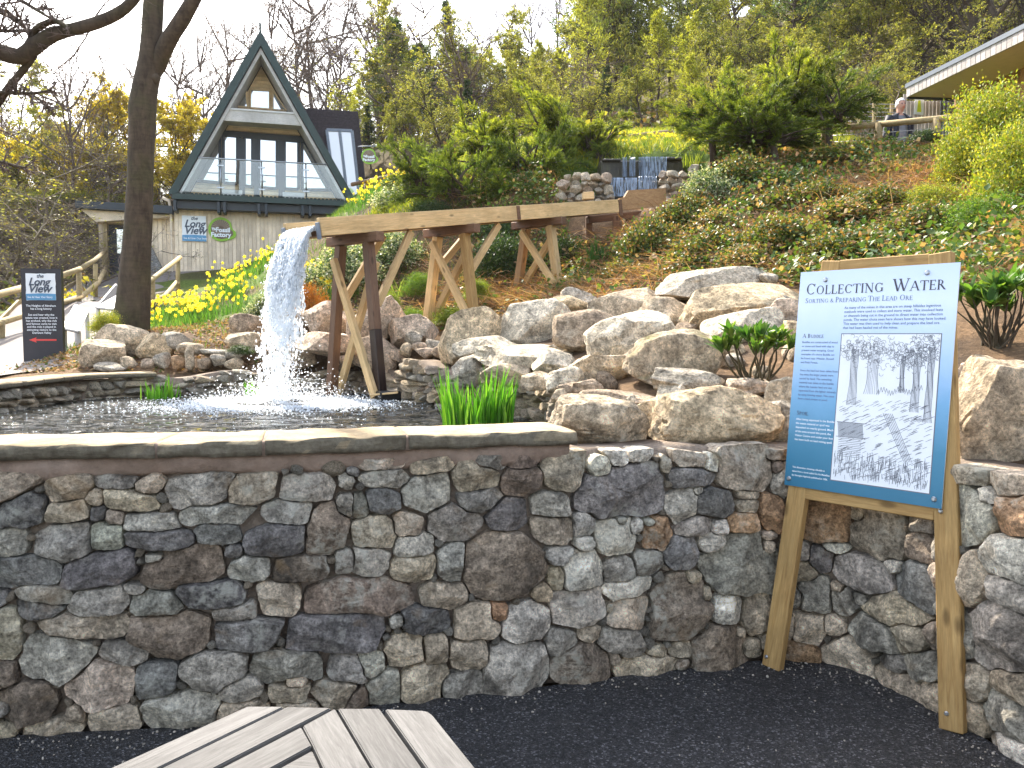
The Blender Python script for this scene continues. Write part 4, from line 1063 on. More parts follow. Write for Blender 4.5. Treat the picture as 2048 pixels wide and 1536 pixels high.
beam('bottom_rail', el(.12, .865), el(.715, .865), .04, .07, MT['newwood'], easel, eu)
def screw(name, p, nrm, rad, mat, parent):
    bm = bmesh.new()
    bmesh.ops.create_cone(bm, cap_ends=True, segments=14, radius1=rad, radius2=rad * .55, depth=rad * .6)
    me = bpy.data.meshes.new(name); bm.to_mesh(me); bm.free(); me.materials.append(mat)
    for f in me.polygons: f.use_smooth = False
    return obj(name, me, parent, Matrix.Translation(p) @ Vector(nrm).to_track_quat('Z', 'Y').to_matrix().to_4x4())
for px, py in ((1538, 1312), (1898, 1425), (1886, 1022)):
    a, b = eloc(px, py); screw('screw', el(a, b, .028), enn, .010, MT['steel'], easel)

PW_, PH_ = .728, 1.022; PA, PB = .020, .884
t = NT('board_print'); co = t.co('Generated'); sp = t.n('ShaderNodeSeparateXYZ'); t.l(co, sp.inputs[0])
ml = t.noise(t.co('Object'), 9, 6, .65); yy = t.math('ADD', sp.outputs[1], t.math('MULTIPLY', t.math('SUBTRACT', ml, .5), .10))
t.set(t.ramp(yy, [(.0, (.028, .165, .275)), (.22, (.045, .22, .36)), (.42, (.16, .38, .62)), (.62, (.45, .62, .88)), (.85, (.70, .80, .97)), (1.0, (.62, .74, .95))]), .28, spec=.5); MT['print'] = t.m
MT['alu'] = plain('board_edge', (.7, .72, .75), .4, .3, .05)
MT['ink'] = plain('dark_ink', (.055, .05, .08), .6, 0, .05)
MT['ink2'] = plain('blue_ink', (.14, .19, .34), .6, 0, .05)
MT['wink'] = plain('white_ink', (.85, .90, .95), .5, 0, .03)
MT['paper'] = plain('white_print', (.80, .83, .88), .4, 0, .04)
MT['line'] = plain('grey_ink', (.16, .17, .20), .6, 0, .05)
MT['red'] = plain('red_ink', (.75, .07, .06), .5, 0, .05)
board = thing('information_board', el(PA + PW_ / 2, PB), 'blue and white printed board about collecting water, screwed to the pine easel', 'board')
def bl(s, t_, n=0): return el(PA + s * PW_, PB + (1 - t_) * PH_, .0255 + .006 + n)
BF = Matrix.Translation(bl(0, 1)) @ Matrix((( ee.x, eu.x, enn.x, 0), (ee.y, eu.y, enn.y, 0), (ee.z, eu.z, enn.z, 0), (0, 0, 0, 1)))
obj('backing', boxmesh(PW_, PH_, .006, MT['alu'], .001), board, BF @ Matrix.Translation((PW_ / 2, PH_ / 2, -.0032)))
obj('printed_face', npmesh('printed_face', np.array([[0, 0, 0], [PW_, 0, 0], [PW_, PH_, 0], [0, PH_, 0]]), np.array([[0, 1, 2, 3]]), MT['print']), board, BF @ Matrix.Translation((0, 0, .0004)))
for s_, t_ in ((.18, .042), (.82, .035), (.03, .968), (.955, .965)):
    screw('screw', bl(s_, t_, .005), enn, .012, MT['steel'], board)

# --- lettering
def text_mesh(body, size, mat, shear=0.0, bold=0.0, align='LEFT', space=1.0, line=1.0):
    cu = bpy.data.curves.new('text', 'FONT'); cu.body = body; cu.size = size; cu.shear = shear; cu.offset = bold
    cu.align_x = align; cu.space_character = space; cu.space_line = line; cu.resolution_u = 2
    o = bpy.data.objects.new('text', cu); COL.objects.link(o)
    dg = bpy.context.evaluated_depsgraph_get(); dg.update()
    me = bpy.data.meshes.new_from_object(o.evaluated_get(dg))
    bpy.data.objects.remove(o); bpy.data.curves.remove(cu)
    me.materials.clear(); me.materials.append(mat)
    return me
def fit(me, w):
    xs = [v.co.x for v in me.vertices]; return w / (max(xs) - min(xs)) if xs else 1
TH_, TN_ = .15, .062
def _S(x, w=.13): return [('l', x - w, .02, x + w, .02, .05)]
def _St(x, w=.13): return [('l', x - w, .98, x + w, .98, .05)]
def _stem(x, th=TH_): return [('l', x, 0, x, 1, th)]
GL = {
 'A': (.95, [('l', .08, 0, .46, 1, TN_), ('l', .46, 1, .86, 0, TH_), ('l', .22, .34, .70, .34, TN_)] + _S(.08) + _S(.86)),
 'B': (.72, _stem(.17) + [('a', .3, .74, .25, .23, -90, 90), ('a', .3, .27, .32, .25, -90, 90), ('l', .05, .97, .32, .97, TN_), ('l', .15, .51, .32, .51, TN_), ('l', .05, .03, .32, .03, TN_)]),
 'C': (.92, [('a', .50, .5, .42, .48, 42, 318), ('l', .81, .70, .82, .95, TN_)]),
 'D': (.90, _stem(.17) + [('a', .36, .5, .44, .47, -90, 90), ('l', .05, .97, .38, .97, TN_), ('l', .05, .03, .38, .03, TN_)]),
 'E': (.72, _stem(.17) + [('l', .05, .97, .62, .97, TN_), ('l', .15, .52, .50, .52, TN_), ('l', .05, .03, .64, .03, TN_), ('l', .61, .98, .61, .80, TN_), ('l', .64, .02, .66, .22, TN_), ('l', .5, .42, .5, .62, .05)]),
 'G': (.98, [('a', .50, .5, .42, .48, 42, 312), ('l', .81, .72, .82, .95, TN_), ('l', .82, .08, .82, .44, TH_)] + [('l', .68, .44, .95, .44, .05)]),
 'H': (.98, _stem(.17) + _stem(.78) + [('l', .17, .52, .78, .52, TN_)] + _S(.17) + _S(.78) + _St(.17) + _St(.78)),
 'I': (.38, _stem(.17) + _S(.17) + _St(.17)),
 'L': (.70, _stem(.17) + _St(.17) + [('l', .05, .03, .62, .03, TN_), ('l', .62, .02, .65, .25, TN_)]),
 'N': (1.0, [('l', .16, 0, .16, 1, TN_), ('l', .14, 1, .82, 0, TH_), ('l', .82, 0, .82, 1, TN_)] + _S(.16) + _St(.10) + _St(.82)),
 'O': (1.02, [('a', .51, .5, .43, .48, 0, 360)]),
 'P': (.70, _stem(.17) + [('a', .32, .73, .29, .25, -90, 90), ('l', .05, .97, .34, .97, TN_), ('l', .17, .49, .34, .49, TN_)] + _S(.17)),
 'R': (.85, _stem(.17) + [('a', .32, .74, .27, .24, -90, 90), ('l', .05, .97, .34, .97, TN_), ('l', .17, .51, .34, .51, TN_), ('l', .36, .52, .78, 0, TH_)] + _S(.17) + _S(.80, .08)),
 'S': (.68, [('a', .34, .73, .23, .24, 25, 250), ('l', .27, .53, .42, .47, TH_), ('a', .35, .26, .25, .25, -155, 75), ('l', .56, .75, .57, .95, .05), ('l', .09, .05, .10, .25, .05)]),
 'T': (.84, _stem(.42) + [('l', .04, .97, .80, .97, TN_), ('l', .04, .98, .03, .76, TN_), ('l', .80, .98, .81, .76, TN_)] + _S(.42)),
 'U': (.95, [('l', .17, .32, .17, 1, TH_), ('a', .47, .32, .30, .30, 180, 360), ('l', .77, .3, .77, 1, TN_)] + _St(.17) + _St(.77)),
 'W': (1.32, [('l', .08, 1, .40, 0, TH_), ('l', .40, 0, .66, .92, TN_), ('l', .56, 1, .90, 0, TH_), ('l', .90, 0, 1.22, 1, TN_)] + _St(.08) + _St(.56) + _St(1.22)),
 '&': (.95, [('a', .40, .77, .19, .20, 0, 360), ('l', .27, .64, .86, .02, TH_), ('a', .37, .26, .29, .26, 70, 330), ('l', .60, .14, .78, .46, TN_)]),
}
def serif_text(runs, gap=.10):
    """runs: list of (string, size); returns mesh with strokes as flat quads, each a hair above the last"""
    V = []; Fq = []; x = 0.0; z = 0.0
    for s, size in runs:
        for ch in s:
            if ch == ' ': x += .42 * size; continue
            w, st = GL[ch]
            for q in st:
                z = (z + .00002) % .0004
                if q[0] == 'l':
                    _, x0, y0, x1, y1, th = q; d = np.array([x1 - x0, y1 - y0]); L = np.linalg.norm(d); nn = np.array([-d[1], d[0]]) / L * th / 2
                    if abs(d[0]) > 1e-6 and abs(d[1]) > .3: nn = np.array([th / 2 / max(.5, abs(d[1]) / L), 0])
                    quad = [(x0 - nn[0], y0 - nn[1]), (x1 - nn[0], y1 - nn[1]), (x1 + nn[0], y1 + nn[1]), (x0 + nn[0], y0 + nn[1])]
                    i = len(V); V += [(x + a * size, b * size, z) for a, b in quad]; Fq.append((i, i + 1, i + 2, i + 3))
                else:
                    _, cx, cy, rx, ry, a0, a1 = q; n = 16 if a1 - a0 < 200 else 28
                    i = len(V)
                    for k in range(n + 1):
                        a = R(a0 + (a1 - a0) * k / n); th = TN_ + (TH_ - TN_) * abs(math.cos(a)) ** 1.4
                        for sg in (.5, -.5): V.append((x + (cx + (rx + th * (sg - .5) * 1.0) * math.cos(a)) * size, (cy + (ry + TN_ * (sg - .5) * 1.0) * math.sin(a)) * size, z))
                    for k in range(n): Fq.append((i + 2 * k, i + 2 * k + 1, i + 2 * k + 3, i + 2 * k + 2))
            x += (w + gap * .5) * size
    return np.array(V), np.array(Fq), x
def place_serif(name, runs, s, t_, width, mat, parent):
    V, Fq, w = serif_text(runs); k = width / w; V[:, :2] *= k
    o = obj(name, npmesh(name, V, Fq, mat), parent, BF @ Matrix.Translation((s * PW_, (1 - t_) * PH_, .0012)))
    o['kind'] = 'stuff'; return o
place_serif('title', [('C', 1.28), ('OLLECTING ', 1.0), (' W', 1.28), ('ATER', 1.0)], .048, .108, .885 * PW_, MT['ink'], board)
place_serif('subtitle', [('S', 1.3), ('ORTING & ', 1.0), ('P', 1.3), ('REPARING ', 1.0), ('T', 1.3), ('HE ', 1.0), ('L', 1.3), ('EAD ', 1.0), ('O', 1.3), ('RE', 1.0)], .048, .147, .70 * PW_, MT['ink2'], board)
place_serif('heading', [('A B', 1.25), ('UDDLE', 1.0)], .05, .309, .150 * PW_, MT['ink'], board)
place_serif('heading', [('S', 1.25), ('POIL', 1.0)], .05, .668, .085 * PW_, MT['ink'], board)
def para(name, lines, s, t_, dt, width, mat, longest):
    me = text_mesh(longest, .02, mat); k = width / (max(v.co.x for v in me.vertices)); bpy.data.meshes.remove(me)
    me = text_mesh('\n'.join(lines), .02 * k, mat, 0, .00018, 'LEFT', 1.0, dt * PH_ / (.02 * k))
    o = obj(name, me, board, BF @ Matrix.Translation((s * PW_, (1 - t_) * PH_, .0012))); o['kind'] = 'stuff'; return o
P1 = ['As many of the mines in this area are on steep hillsides ingenious', 'methods were used to collect and store water. This involved leats', 'or channels being cut in the ground to direct water into collection', 'ponds. The water chute seen here shows how this may have looked.', 'This water was then used to help clean and prepare the lead ore', 'that had been hauled out of the mines.']
para('paragraph', P1, .325, .178, .0180, .60 * PW_, MT['ink2'], P1[2])
P2 = ['Buddles are constructed of wood', 'or stone and lined with clay to', 'prevent water escaping. Good', 'examples of a stone Buddle can', 'be found near Winster, Bonsall', 'and Peak Forest.', '', 'Once the lead had been taken from', 'the mine the larger pieces were', 'sorted by hand. The remaining', 'material was taken to the buddle', 'where the heavier lead ore was', 'separated from the lighter minerals', 'by using running water. This came', 'from a feed stream or pond.']
para('paragraph', P2, .05, .333, .0188, .262 * PW_, MT['ink2'], P2[7])
P3 = ['After being separated in the Buddle', 'the waste material or spoil was', 'deposited on nearby ground. Much', 'of the area around this pond, the', 'Visitor Centre and under your feet', 'has been built on lead mining spoil.']
para('paragraph', P3, .05, .692, .0188, .262 * PW_, MT['wink'], P3[5])
P4 = ['This illustration showing a Buddle is', 'taken from a book called De Re Metallica', 'by Georgius Agricola published in 1556.']
para('caption', P4, .05, .915, .0185, .262 * PW_, MT['wink'], P4[1])
# --- generic line drawing of a wood and a hut in place of the old woodcut
IS0, IS1, IT0, IT1 = .322, .925, .292, .945
iw, ih = (IS1 - IS0) * PW_, (IT1 - IT0) * PH_
IF = BF @ Matrix.Translation((IS0 * PW_, (1 - IT1) * PH_, .0010))
obj('picture_border', npmesh('picture_border', np.array([[-.004, -.004, 0], [iw + .004, -.004, 0], [iw + .004, ih + .004, 0], [-.004, ih + .004, 0]]), np.array([[0, 1, 2, 3]]), MT['line']), board, IF)
obj('picture_paper', npmesh('picture_paper', np.array([[0, 0, 0], [iw, 0, 0], [iw, ih, 0], [0, ih, 0]]), np.array([[0, 1, 2, 3]]), MT['paper']), board, IF @ Matrix.Translation((0, 0, .0004)))
r = np.random.default_rng(21); LV = []; LF = []
def stroke(pts, w):
    pts = np.array(pts); z = .0008 + (len(LV) % 40) * .00001
    for a, b in zip(pts[:-1], pts[1:]):
        if not (0 < a[0] < 1 and 0 < b[0] < 1 and 0 < a[1] < 1 and 0 < b[1] < 1): continue
        A2 = a * [iw, ih]; B2_ = b * [iw, ih]; d = B2_ - A2; L = np.linalg.norm(d)
        if L < 1e-6: continue
        nn = np.array([-d[1], d[0]]) / L * w * .72; i = len(LV)
        LV.extend([(*(A2 - nn), z), (*(B2_ - nn), z), (*(B2_ + nn), z), (*(A2 + nn), z)]); LF.append((i, i + 1, i + 2, i + 3))
def tree_sketch(x, y0, y1, w):
    for k in range(9):
        u = -1 + 2 * k / 8; yy = np.linspace(y0, y1, 9); stroke(np.column_stack([x + u * w * (1 + .5 * np.exp(-(yy - y0) * 14)) + .004 * np.sin(yy * 30 + k), yy]), .0009 if abs(u) < .9 else .0014)
    for k in range(90):
        a = r.uniform(0, 6.28); cx, cy = x + r.normal(0, .10), y1 + r.normal(.0, .055); q = np.linspace(0, 3.6, 7)
        stroke(np.column_stack([cx + .022 * np.cos(q + a), cy + .014 * np.sin(q + a)]), .0010)
for x, y0, y1, w in ((.16, .52, .90, .035), (.36, .60, .88, .05), (.80, .50, .88, .03), (.93, .44, .92, .028), (.66, .62, .86, .018)): tree_sketch(x, y0, y1, w)
for k in range(16):
    y = .60 + .05 * math.sin(k) * .3 + k * .002; x = .42 + k * .028
    stroke([(x, y), (x + .012, y + .035), (x + .026, y + .004)], .0011)
for k in range(330):
    x, y = r.uniform(.03, .95), r.uniform(.03, .56); n = r.integers(3, 8)
    for q in range(n): stroke([(x + q * .007, y + q * .003), (x + .028 + q * .007, y + .011 + q * .002)], .0009)
for k in range(34):      # hatched hut roof and log wall
    x = .05 + k * .008; stroke([(x, .30), (x - .02, .40)], .0011)
for y in (.30, .40): stroke([(.02, y), (.34, y)], .0016)
for k in range(11): stroke([(.05, .17 + k * .012), (.30, .17 + k * .012)], .0012)
for k in range(6):       # plank channel
    stroke([(.50 + k * .018, .48), (.74 + k * .016, .18)], .0013)
for k in range(300):
    x, y = r.uniform(.02, .97), r.uniform(.01, .16); h = r.uniform(.02, .06); stroke([(x, y), (x + r.normal(0, .008), y + h)], .0011)
obj('line_drawing', npmesh('line_drawing', np.array(LV), np.array(LF), MT['line']), board, IF)['kind'] = 'stuff'

# ================================================================== PICNIC TABLE
tbl = thing('picnic_table', (-.42, 1.2, 0), 'weathered grey teak table with cut corner in the foreground', 'table')
ZT = .72
def tz(zx, zy): p = onz(150 + zx * .415, 1380 + zy * .415, ZT); return Vector((p.x, p.y, 0))
def board_poly(name, pts, parent):
    pts = [Vector(p) for p in pts]; c = sum(pts, Vector()) / len(pts)
    L = max(range(len(pts)), key=lambda i: (pts[(i + 1) % len(pts)] - pts[i]).length); d = (pts[(L + 1) % len(pts)] - pts[L]).normalized()
    Mx = frame((c.x, c.y, ZT - .014), d); inv = Mx.inverted()
    bm = bmesh.new(); loc = [inv @ Vector((p.x, p.y, ZT - .014)) for p in pts]
    top = [bm.verts.new((v.x, v.y, .014)) for v in loc]; bot = [bm.verts.new((v.x, v.y, -.014)) for v in loc]
    n = len(loc); bm.faces.new(top); bm.faces.new(bot[::-1])
    for i in range(n): bm.faces.new((top[i], bot[i], bot[(i + 1) % n], top[(i + 1) % n]))
    bmesh.ops.recalc_face_normals(bm, faces=list(bm.faces))
    bmesh.ops.bevel(bm, geom=[e for e in bm.edges], offset=.0025, segments=2, affect='EDGES')
    me = bpy.data.meshes.new(name); bm.to_mesh(me); bm.free(); me.materials.append(MT['oldwood'])
    return obj(name, me, parent, Mx)
dl = (tz(830, 78) - tz(170, 376)).normalized(); dr = (tz(1930, 376) - tz(1720, 115)).normalized()
def ext(p, d, s): return p + d * s
gap = .003
board_poly('board', [ext(tz(170, 376), dl, -.55), tz(800, 92), tz(832, 78), tz(1008, 79), ext(tz(425, 374), dl, -.55)], tbl)
board_poly('board', [ext(tz(440, 378), dl, -.55), tz(1022, 80), tz(1236, 85), ext(tz(690, 372), dl, -.55)], tbl)
board_poly('board', [ext(tz(708, 380), dl, -.55), tz(1090, 177), tz(1141, 268), ext(tz(950, 374), dl, -.52)], tbl)
board_poly('board', [ext(tz(975, 382), dl, -.50), tz(1143, 290), ext(tz(1188, 374), dr, .52), ext(tz(1180, 376), dr, .55)], tbl)
board_poly('board', [tz(1252, 88), ext(tz(1440, 374), dr, .55), ext(tz(1203, 376), dr, .55), tz(1150, 272), tz(1098, 172)], tbl)
board_poly('board', [tz(1268, 88), tz(1468, 89), ext(tz(1692, 374), dr, .55), ext(tz(1452, 376), dr, .55)], tbl)
board_poly('board', [tz(1494, 91), tz(1672, 98), tz(1700, 103), tz(1722, 118), ext(tz(1930, 376), dr, .55), ext(tz(1708, 376), dr, .55)], tbl)
for x, y in ((-.58, 1.62), (-.27, 1.62), (-.75, 1.15), (-.05, 1.15)):
    beam('leg', (x, y, 0), (x, y, ZT - .03), .07, .07, MT['oldwood'], tbl, (0, 1, 0))
beam('under_rail', (-.78, 1.62, ZT - .06), (-.10, 1.62, ZT - .06), .05, .06, MT['oldwood'], tbl)
# ================================================================== A-FRAME HOUSE
MT['cream'] = wood_mat('cream_painted_boards', (.76, .62, .46), (.86, .72, .55), False, .7, .8)
MT['pine'] = wood_mat('varnished_pine_boards', (.72, .53, .30), (.82, .64, .40), False, .6, .8)
MT['liner'] = wood_mat('grey_lining_boards', (.42, .40, .38), (.55, .53, .51), False, .7, .8)
MT['dgreen'] = plain('dark_green_paint', (.010, .032, .028), .45, 0, .25, 6)
MT['navy'] = plain('dark_blue_grey_paint', (.016, .024, .034), .45, 0, .2, 6)
MT['shingle'] = plain('dark_shingles', (.040, .030, .036), .8, 0, .35, 14, .03)
MT['whitepaint'] = plain('white_paint', (.55, .55, .54), .5, 0, .06)
MT['charcoal'] = plain('charcoal_board', (.030, .028, .036), .5, 0, .15)
def glass_mat(name, tint, refl):
    t = NT(name); gl = t.n('ShaderNodeBsdfGlossy'); gl.inputs['Roughness'].default_value = .015
    n = t.noise(t.co('Object'), 1.3, 2); t.l(t.bump(n, .12, .02), gl.inputs['Normal'])
    t.set(tint, .1); mx = t.n('ShaderNodeMixShader'); mx.inputs[0].default_value = refl
    t.l(t.b.outputs[0], mx.inputs[1]); t.l(gl.outputs[0], mx.inputs[2]); t.l(mx.outputs[0], t.out.inputs[0]); return t.m
MT['pane'] = glass_mat('window_glass', (.03, .035, .04), .62)
t = NT('balustrade_glass'); gl = t.n('ShaderNodeBsdfGlossy'); gl.inputs['Roughness'].default_value = .01; tp = t.n('ShaderNodeBsdfTransparent'); tp.inputs[0].default_value = (.95, .97, .96, 1)
mx = t.n('ShaderNodeMixShader'); mx.inputs[0].default_value = .08; t.l(tp.outputs[0], mx.inputs[1]); t.l(gl.outputs[0], mx.inputs[2]); t.l(mx.outputs[0], t.out.inputs[0]); MT['clear'] = t.m
HO = at(520, 400, 28.0); ha = Vector((math.cos(R(16)), math.sin(R(16)), 0)); hn = Vector((ha.y, -ha.x, 0)); Z1 = Vector((0, 0, 1))
def hl(px, py, d=0.0):
    p = onplane(px, py, HO + hn * d, hn) - HO; return p.dot(ha), p.z
house = thing('a_frame_house', HO - Z1 * 2.4, 'tall A-frame house with glass balcony and dark green roof edges', 'house')
ap = hl(520.5, 63); le = hl(337, 388); re = hl(712, 400)
le = (le[0], min(le[1], re[1])); re = (re[0], le[1])
def slope_pts(e, sgn, off):
    d = Vector((ap[0] - e[0], ap[1] - e[1])); d.normalize(); n = Vector((d.y, -d.x)) * (1 if sgn > 0 else -1)
    return n * off
def roof_quad(e, o0, o1, z_cut=None):
    """band along the slope between perpendicular offsets o0 and o1 (inwards)"""
    s = 1 if e[0] < ap[0] else -1
    d = Vector((ap[0] - e[0], ap[1] - e[1])).normalized(); n = Vector((d.y, -d.x)) * s
    L = Vector((ap[0] - e[0], ap[1] - e[1])).length
    def meet(o):   # where the offset line meets the centre line
        t = (ap[0] - (e[0] + n.x * o)) / d.x; return (ap[0], e[1] + n.y * o + d.y * t)
    def foot(o):
        t = (e[1] - (e[1] + n.y * o)) / d.y; return (e[0] + n.x * o + d.x * t, e[1])
    return [foot(o0), foot(o1), meet(o1), meet(o0)]
for e in (le, re):
    rf = prism('roof_slope', roof_quad(e, .0, .24), -9.0, -.05, HO, ha, Z1, hn, MT['shingle'], house)
    prism('bargeboard', roof_quad(e, -.02, .215), -.05, .03, HO, ha, Z1, hn, MT['dgreen'], rf)
    prism('lining', roof_quad(e, .245, .34), -1.25, -.06, HO, ha, Z1, hn, MT['liner'], rf)
box('finial', HO + ha * ap[0] + Z1 * (ap[1] + .1) - hn * .02, .07, .07, .35, MT['dgreen'], house, R(16))
DW = -1.30                          # gable wall set back under the roof
def inner_x(z, off=.36):
    s = []
    for e in (le, re):
        q = roof_quad(e, off, off + .1); (x0, z0), (x1, z1) = q[0], q[3]
        s.append(x0 + (x1 - x0) * (z - z0) / (z1 - z0))
    return s
zz = le[1] + .1
while zz < ap[1] - .75:
    h_ = .118; x0, x1 = inner_x(zz); y0, y1 = inner_x(zz + h_)
    if y1 - y0 > .1:
        prism('cladding_board', [(x0, zz), (x1, zz), (y1, zz + h_ - .012), (y0, zz + h_ - .012)], DW - .1, DW + rng.uniform(0, .004), HO, ha, Z1, hn, MT['pine'], house)
    zz += h_
xb0, xb1 = inner_x(le[1], .40)
prism('gable_core', [(le[0] + .5, le[1]), (re[0] - .5, le[1]), (ap[0], ap[1] - .7)], DW - .5, DW - .11, HO, ha, Z1, hn, MT['pine'], house)
# tie beam
zt = hl(520, 222)[1]; tx0, tx1 = inner_x(zt - .2, .26)
prism('tie_beam', [(tx0, zt - .36), (tx1, zt - .36), (tx1, zt), (tx0, zt)], -.75, -.12, HO, ha, Z1, hn, MT['liner'], house)
prism('tie_beam_cap', [(tx0 + .05, zt + .002), (tx1 - .05, zt + .002), (tx1 - .08, zt + .06), (tx0 + .08, zt + .06)], -.8, -.09, HO, ha, Z1, hn, MT['whitepaint'], house)
def window(poly_px, fr, parent, d=DW, frmat='navy', pane='pane', fw=.07):
    pts = [hl(x, y, d) for x, y in poly_px]
    w = prism('window', pts, d + .005, d + .03, HO, ha, Z1, hn, MT[pane], parent)
    n = len(pts)
    for i in range(n):
        a, b = pts[i], pts[(i + 1) % n]
        pa = HO + ha * a[0] + Z1 * a[1] + hn * (d + .04); pb = HO + ha * b[0] + Z1 * b[1] + hn * (d + .04)
        beam('frame', pa, pb, fw, .07, MT[frmat], w, hn, .005)
    return w
for q in ([(468, 213), (492, 178), (495, 215)], [(501, 180), (539, 182), (539, 219), (501, 216)], [(546, 182), (573, 222), (546, 220)]):
    window(q, .05, house, DW, 'pine', 'pane', .05)
gb = 374
panes = [[(375, gb - 14), (434, 268), (440, 268), (440, gb - 8)], [(447, 268), (475, 270), (475, gb - 6), (447, gb - 8)], [(489, 274), (505, 275), (505, gb), (489, gb - 2)], [(518, 276), (554, 279), (554, gb + 4), (518, gb + 1)], [(569, 280), (597, 282), (597, gb + 5), (569, gb + 4)], [(604, 283), (608, 283), (664, gb + 6), (604, gb + 6)]]
for q in panes: window(q, .06, house, DW, 'navy', 'pane', .10)
# solid dark posts between the doors
for xa, xb in ((476, 488), (506, 517), (555, 568)):
    a, b = hl(xa, 272, DW), hl(xb, 280, DW); zp = le[1] + .1
    prism('door_post', [(a[0], zp), (b[0], zp), (b[0], b[1]), (a[0], a[1])], DW + .01, DW + .06, HO, ha, Z1, hn, MT['navy'], house)
a = hl(430, 262, DW); b = hl(612, 275, DW)
prism('door_head', [hl(432, 272, DW), hl(614, 287, DW), hl(611, 274, DW), hl(434, 261, DW)], DW + .075, DW + .10, HO, ha, Z1, hn, MT['navy'], house)
for xa, xb in ((441, 484), (565, 608)):
    a, b = hl(xa, 372, -.9), hl(xb, 372, -.9); zp = le[1] + .08
    prism('balcony_panel', [(a[0], zp), (b[0], zp), (b[0], zp + .28), (a[0], zp + .28)], -1.0, -.8, HO, ha, Z1, hn, MT['whitepaint'], house)
# deck, joists, brackets
zd = le[1]
prism('deck', [(le[0] + .12, zd - .16), (re[0] - .12, zd - .16), (re[0] - .12, zd + .02), (le[0] + .12, zd + .02)], -1.3, .10, HO, ha, Z1, hn, MT['dgreen'], house)
nj = 44
for k in range(nj):
    x = le[0] + .2 + (re[0] - le[0] - .4) * k / (nj - 1)
    beam('deck_slat', HO + ha * x + Z1 * (zd + .04) - hn * 1.2, HO + ha * x + Z1 * (zd + .04) + hn * .12, .09, .03, MT['dgreen'], house, Z1, .004)
prism('deck_beam', [(le[0] + .2, zd - .42), (re[0] - .2, zd - .42), (re[0] - .2, zd - .165), (le[0] + .2, zd - .165)], -1.0, -.12, HO, ha, Z1, hn, MT['navy'], house)
for px in (437, 449, 518, 532, 605, 620, 350, 704):
    x = hl(px, 405)[0]
    beam('bracket', HO + ha * x + Z1 * (zd - .36) - hn * 1.0, HO + ha * x + Z1 * (zd - .36) + hn * .06, .10, .36, MT['navy'], house, Z1, .01)
# balustrade
zr = hl(520, 322)[1]; d_ = .02
gx0, gx1 = [roof_quad(e, .24, .3)[0][0] for e in (le, re)]
sl = [(roof_quad(e, .24, .3)[0], roof_quad(e, .24, .3)[3]) for e in (le, re)]
def at_z(q, z): (x0, z0), (x1, z1) = q; return x0 + (x1 - x0) * (z - z0) / (z1 - z0)
posts_x = [at_z(sl[0], zd + .1)] + [hl(px, 350)[0] for px in (441, 523.5, 612)] + [at_z(sl[1], zd + .1)]
for k in range(4):
    x0, x1 = posts_x[k] + .03, posts_x[k + 1] - .03
    t0_, t1_ = max(x0, at_z(sl[0], zr)), min(x1, at_z(sl[1], zr))
    prism('glass_panel', [(x0, zd + .10), (x1, zd + .10), (t1_, zr - .03), (t0_, zr - .03)], d_ - .006, d_ + .006, HO, ha, Z1, hn, MT['clear'], house)
pole('top_rail', [HO + ha * at_z(sl[0], zr) + Z1 * zr + hn * d_, HO + ha * at_z(sl[1], zr) + Z1 * zr + hn * d_], .024, MT['steel'], house)
for x in posts_x[1:-1]:
    po = pole('rail_post', [HO + ha * x + Z1 * (zd + .02) + hn * (d_ - .04), HO + ha * x + Z1 * zr + hn * (d_ - .04)], .024, MT['steel'], house, 8)
    for zc in (zd + .28, zr - .22):
        beam('clamp', HO + ha * (x - .11) + Z1 * zc + hn * d_, HO + ha * (x + .11) + Z1 * zc + hn * d_, .03, .05, MT['steel'], po)
# lower storey of vertical boards
DL = -.55
lx0 = hl(349, 470, DL)[0]; lx1 = hl(668, 470, DL)[0]; z0 = gz(HO.x - 3, HO.y) - .8 - HO.z
nb = 40; bw = (lx1 - lx0) / nb
for k in range(nb):
    x = lx0 + k * bw
    prism('wall_board', [(x + .006, z0), (x + bw - .006, z0), (x + bw - .006, zd - .17), (x + .006, zd - .17)], DL - .03, DL + rng.uniform(-.003, .003), HO, ha, Z1, hn, MT['cream'], house)
prism('wall_core', [(lx0 + .02, z0), (lx1, z0), (lx1, zd - .18), (lx0 + .02, zd - .18)], -6.0, DL - .035, HO, ha, Z1, hn, MT['cream'], house)
cx0 = HO + ha * (lx0 - .09) + hn * (DL + .05)
pole('downpipe', [cx0 + Z1 * (zd - .05) - ha * .25, cx0 + Z1 * (zd - .15) - ha * .05, cx0 + Z1 * (zd - .4), cx0 + Z1 * z0], .05, MT['cream'], house)
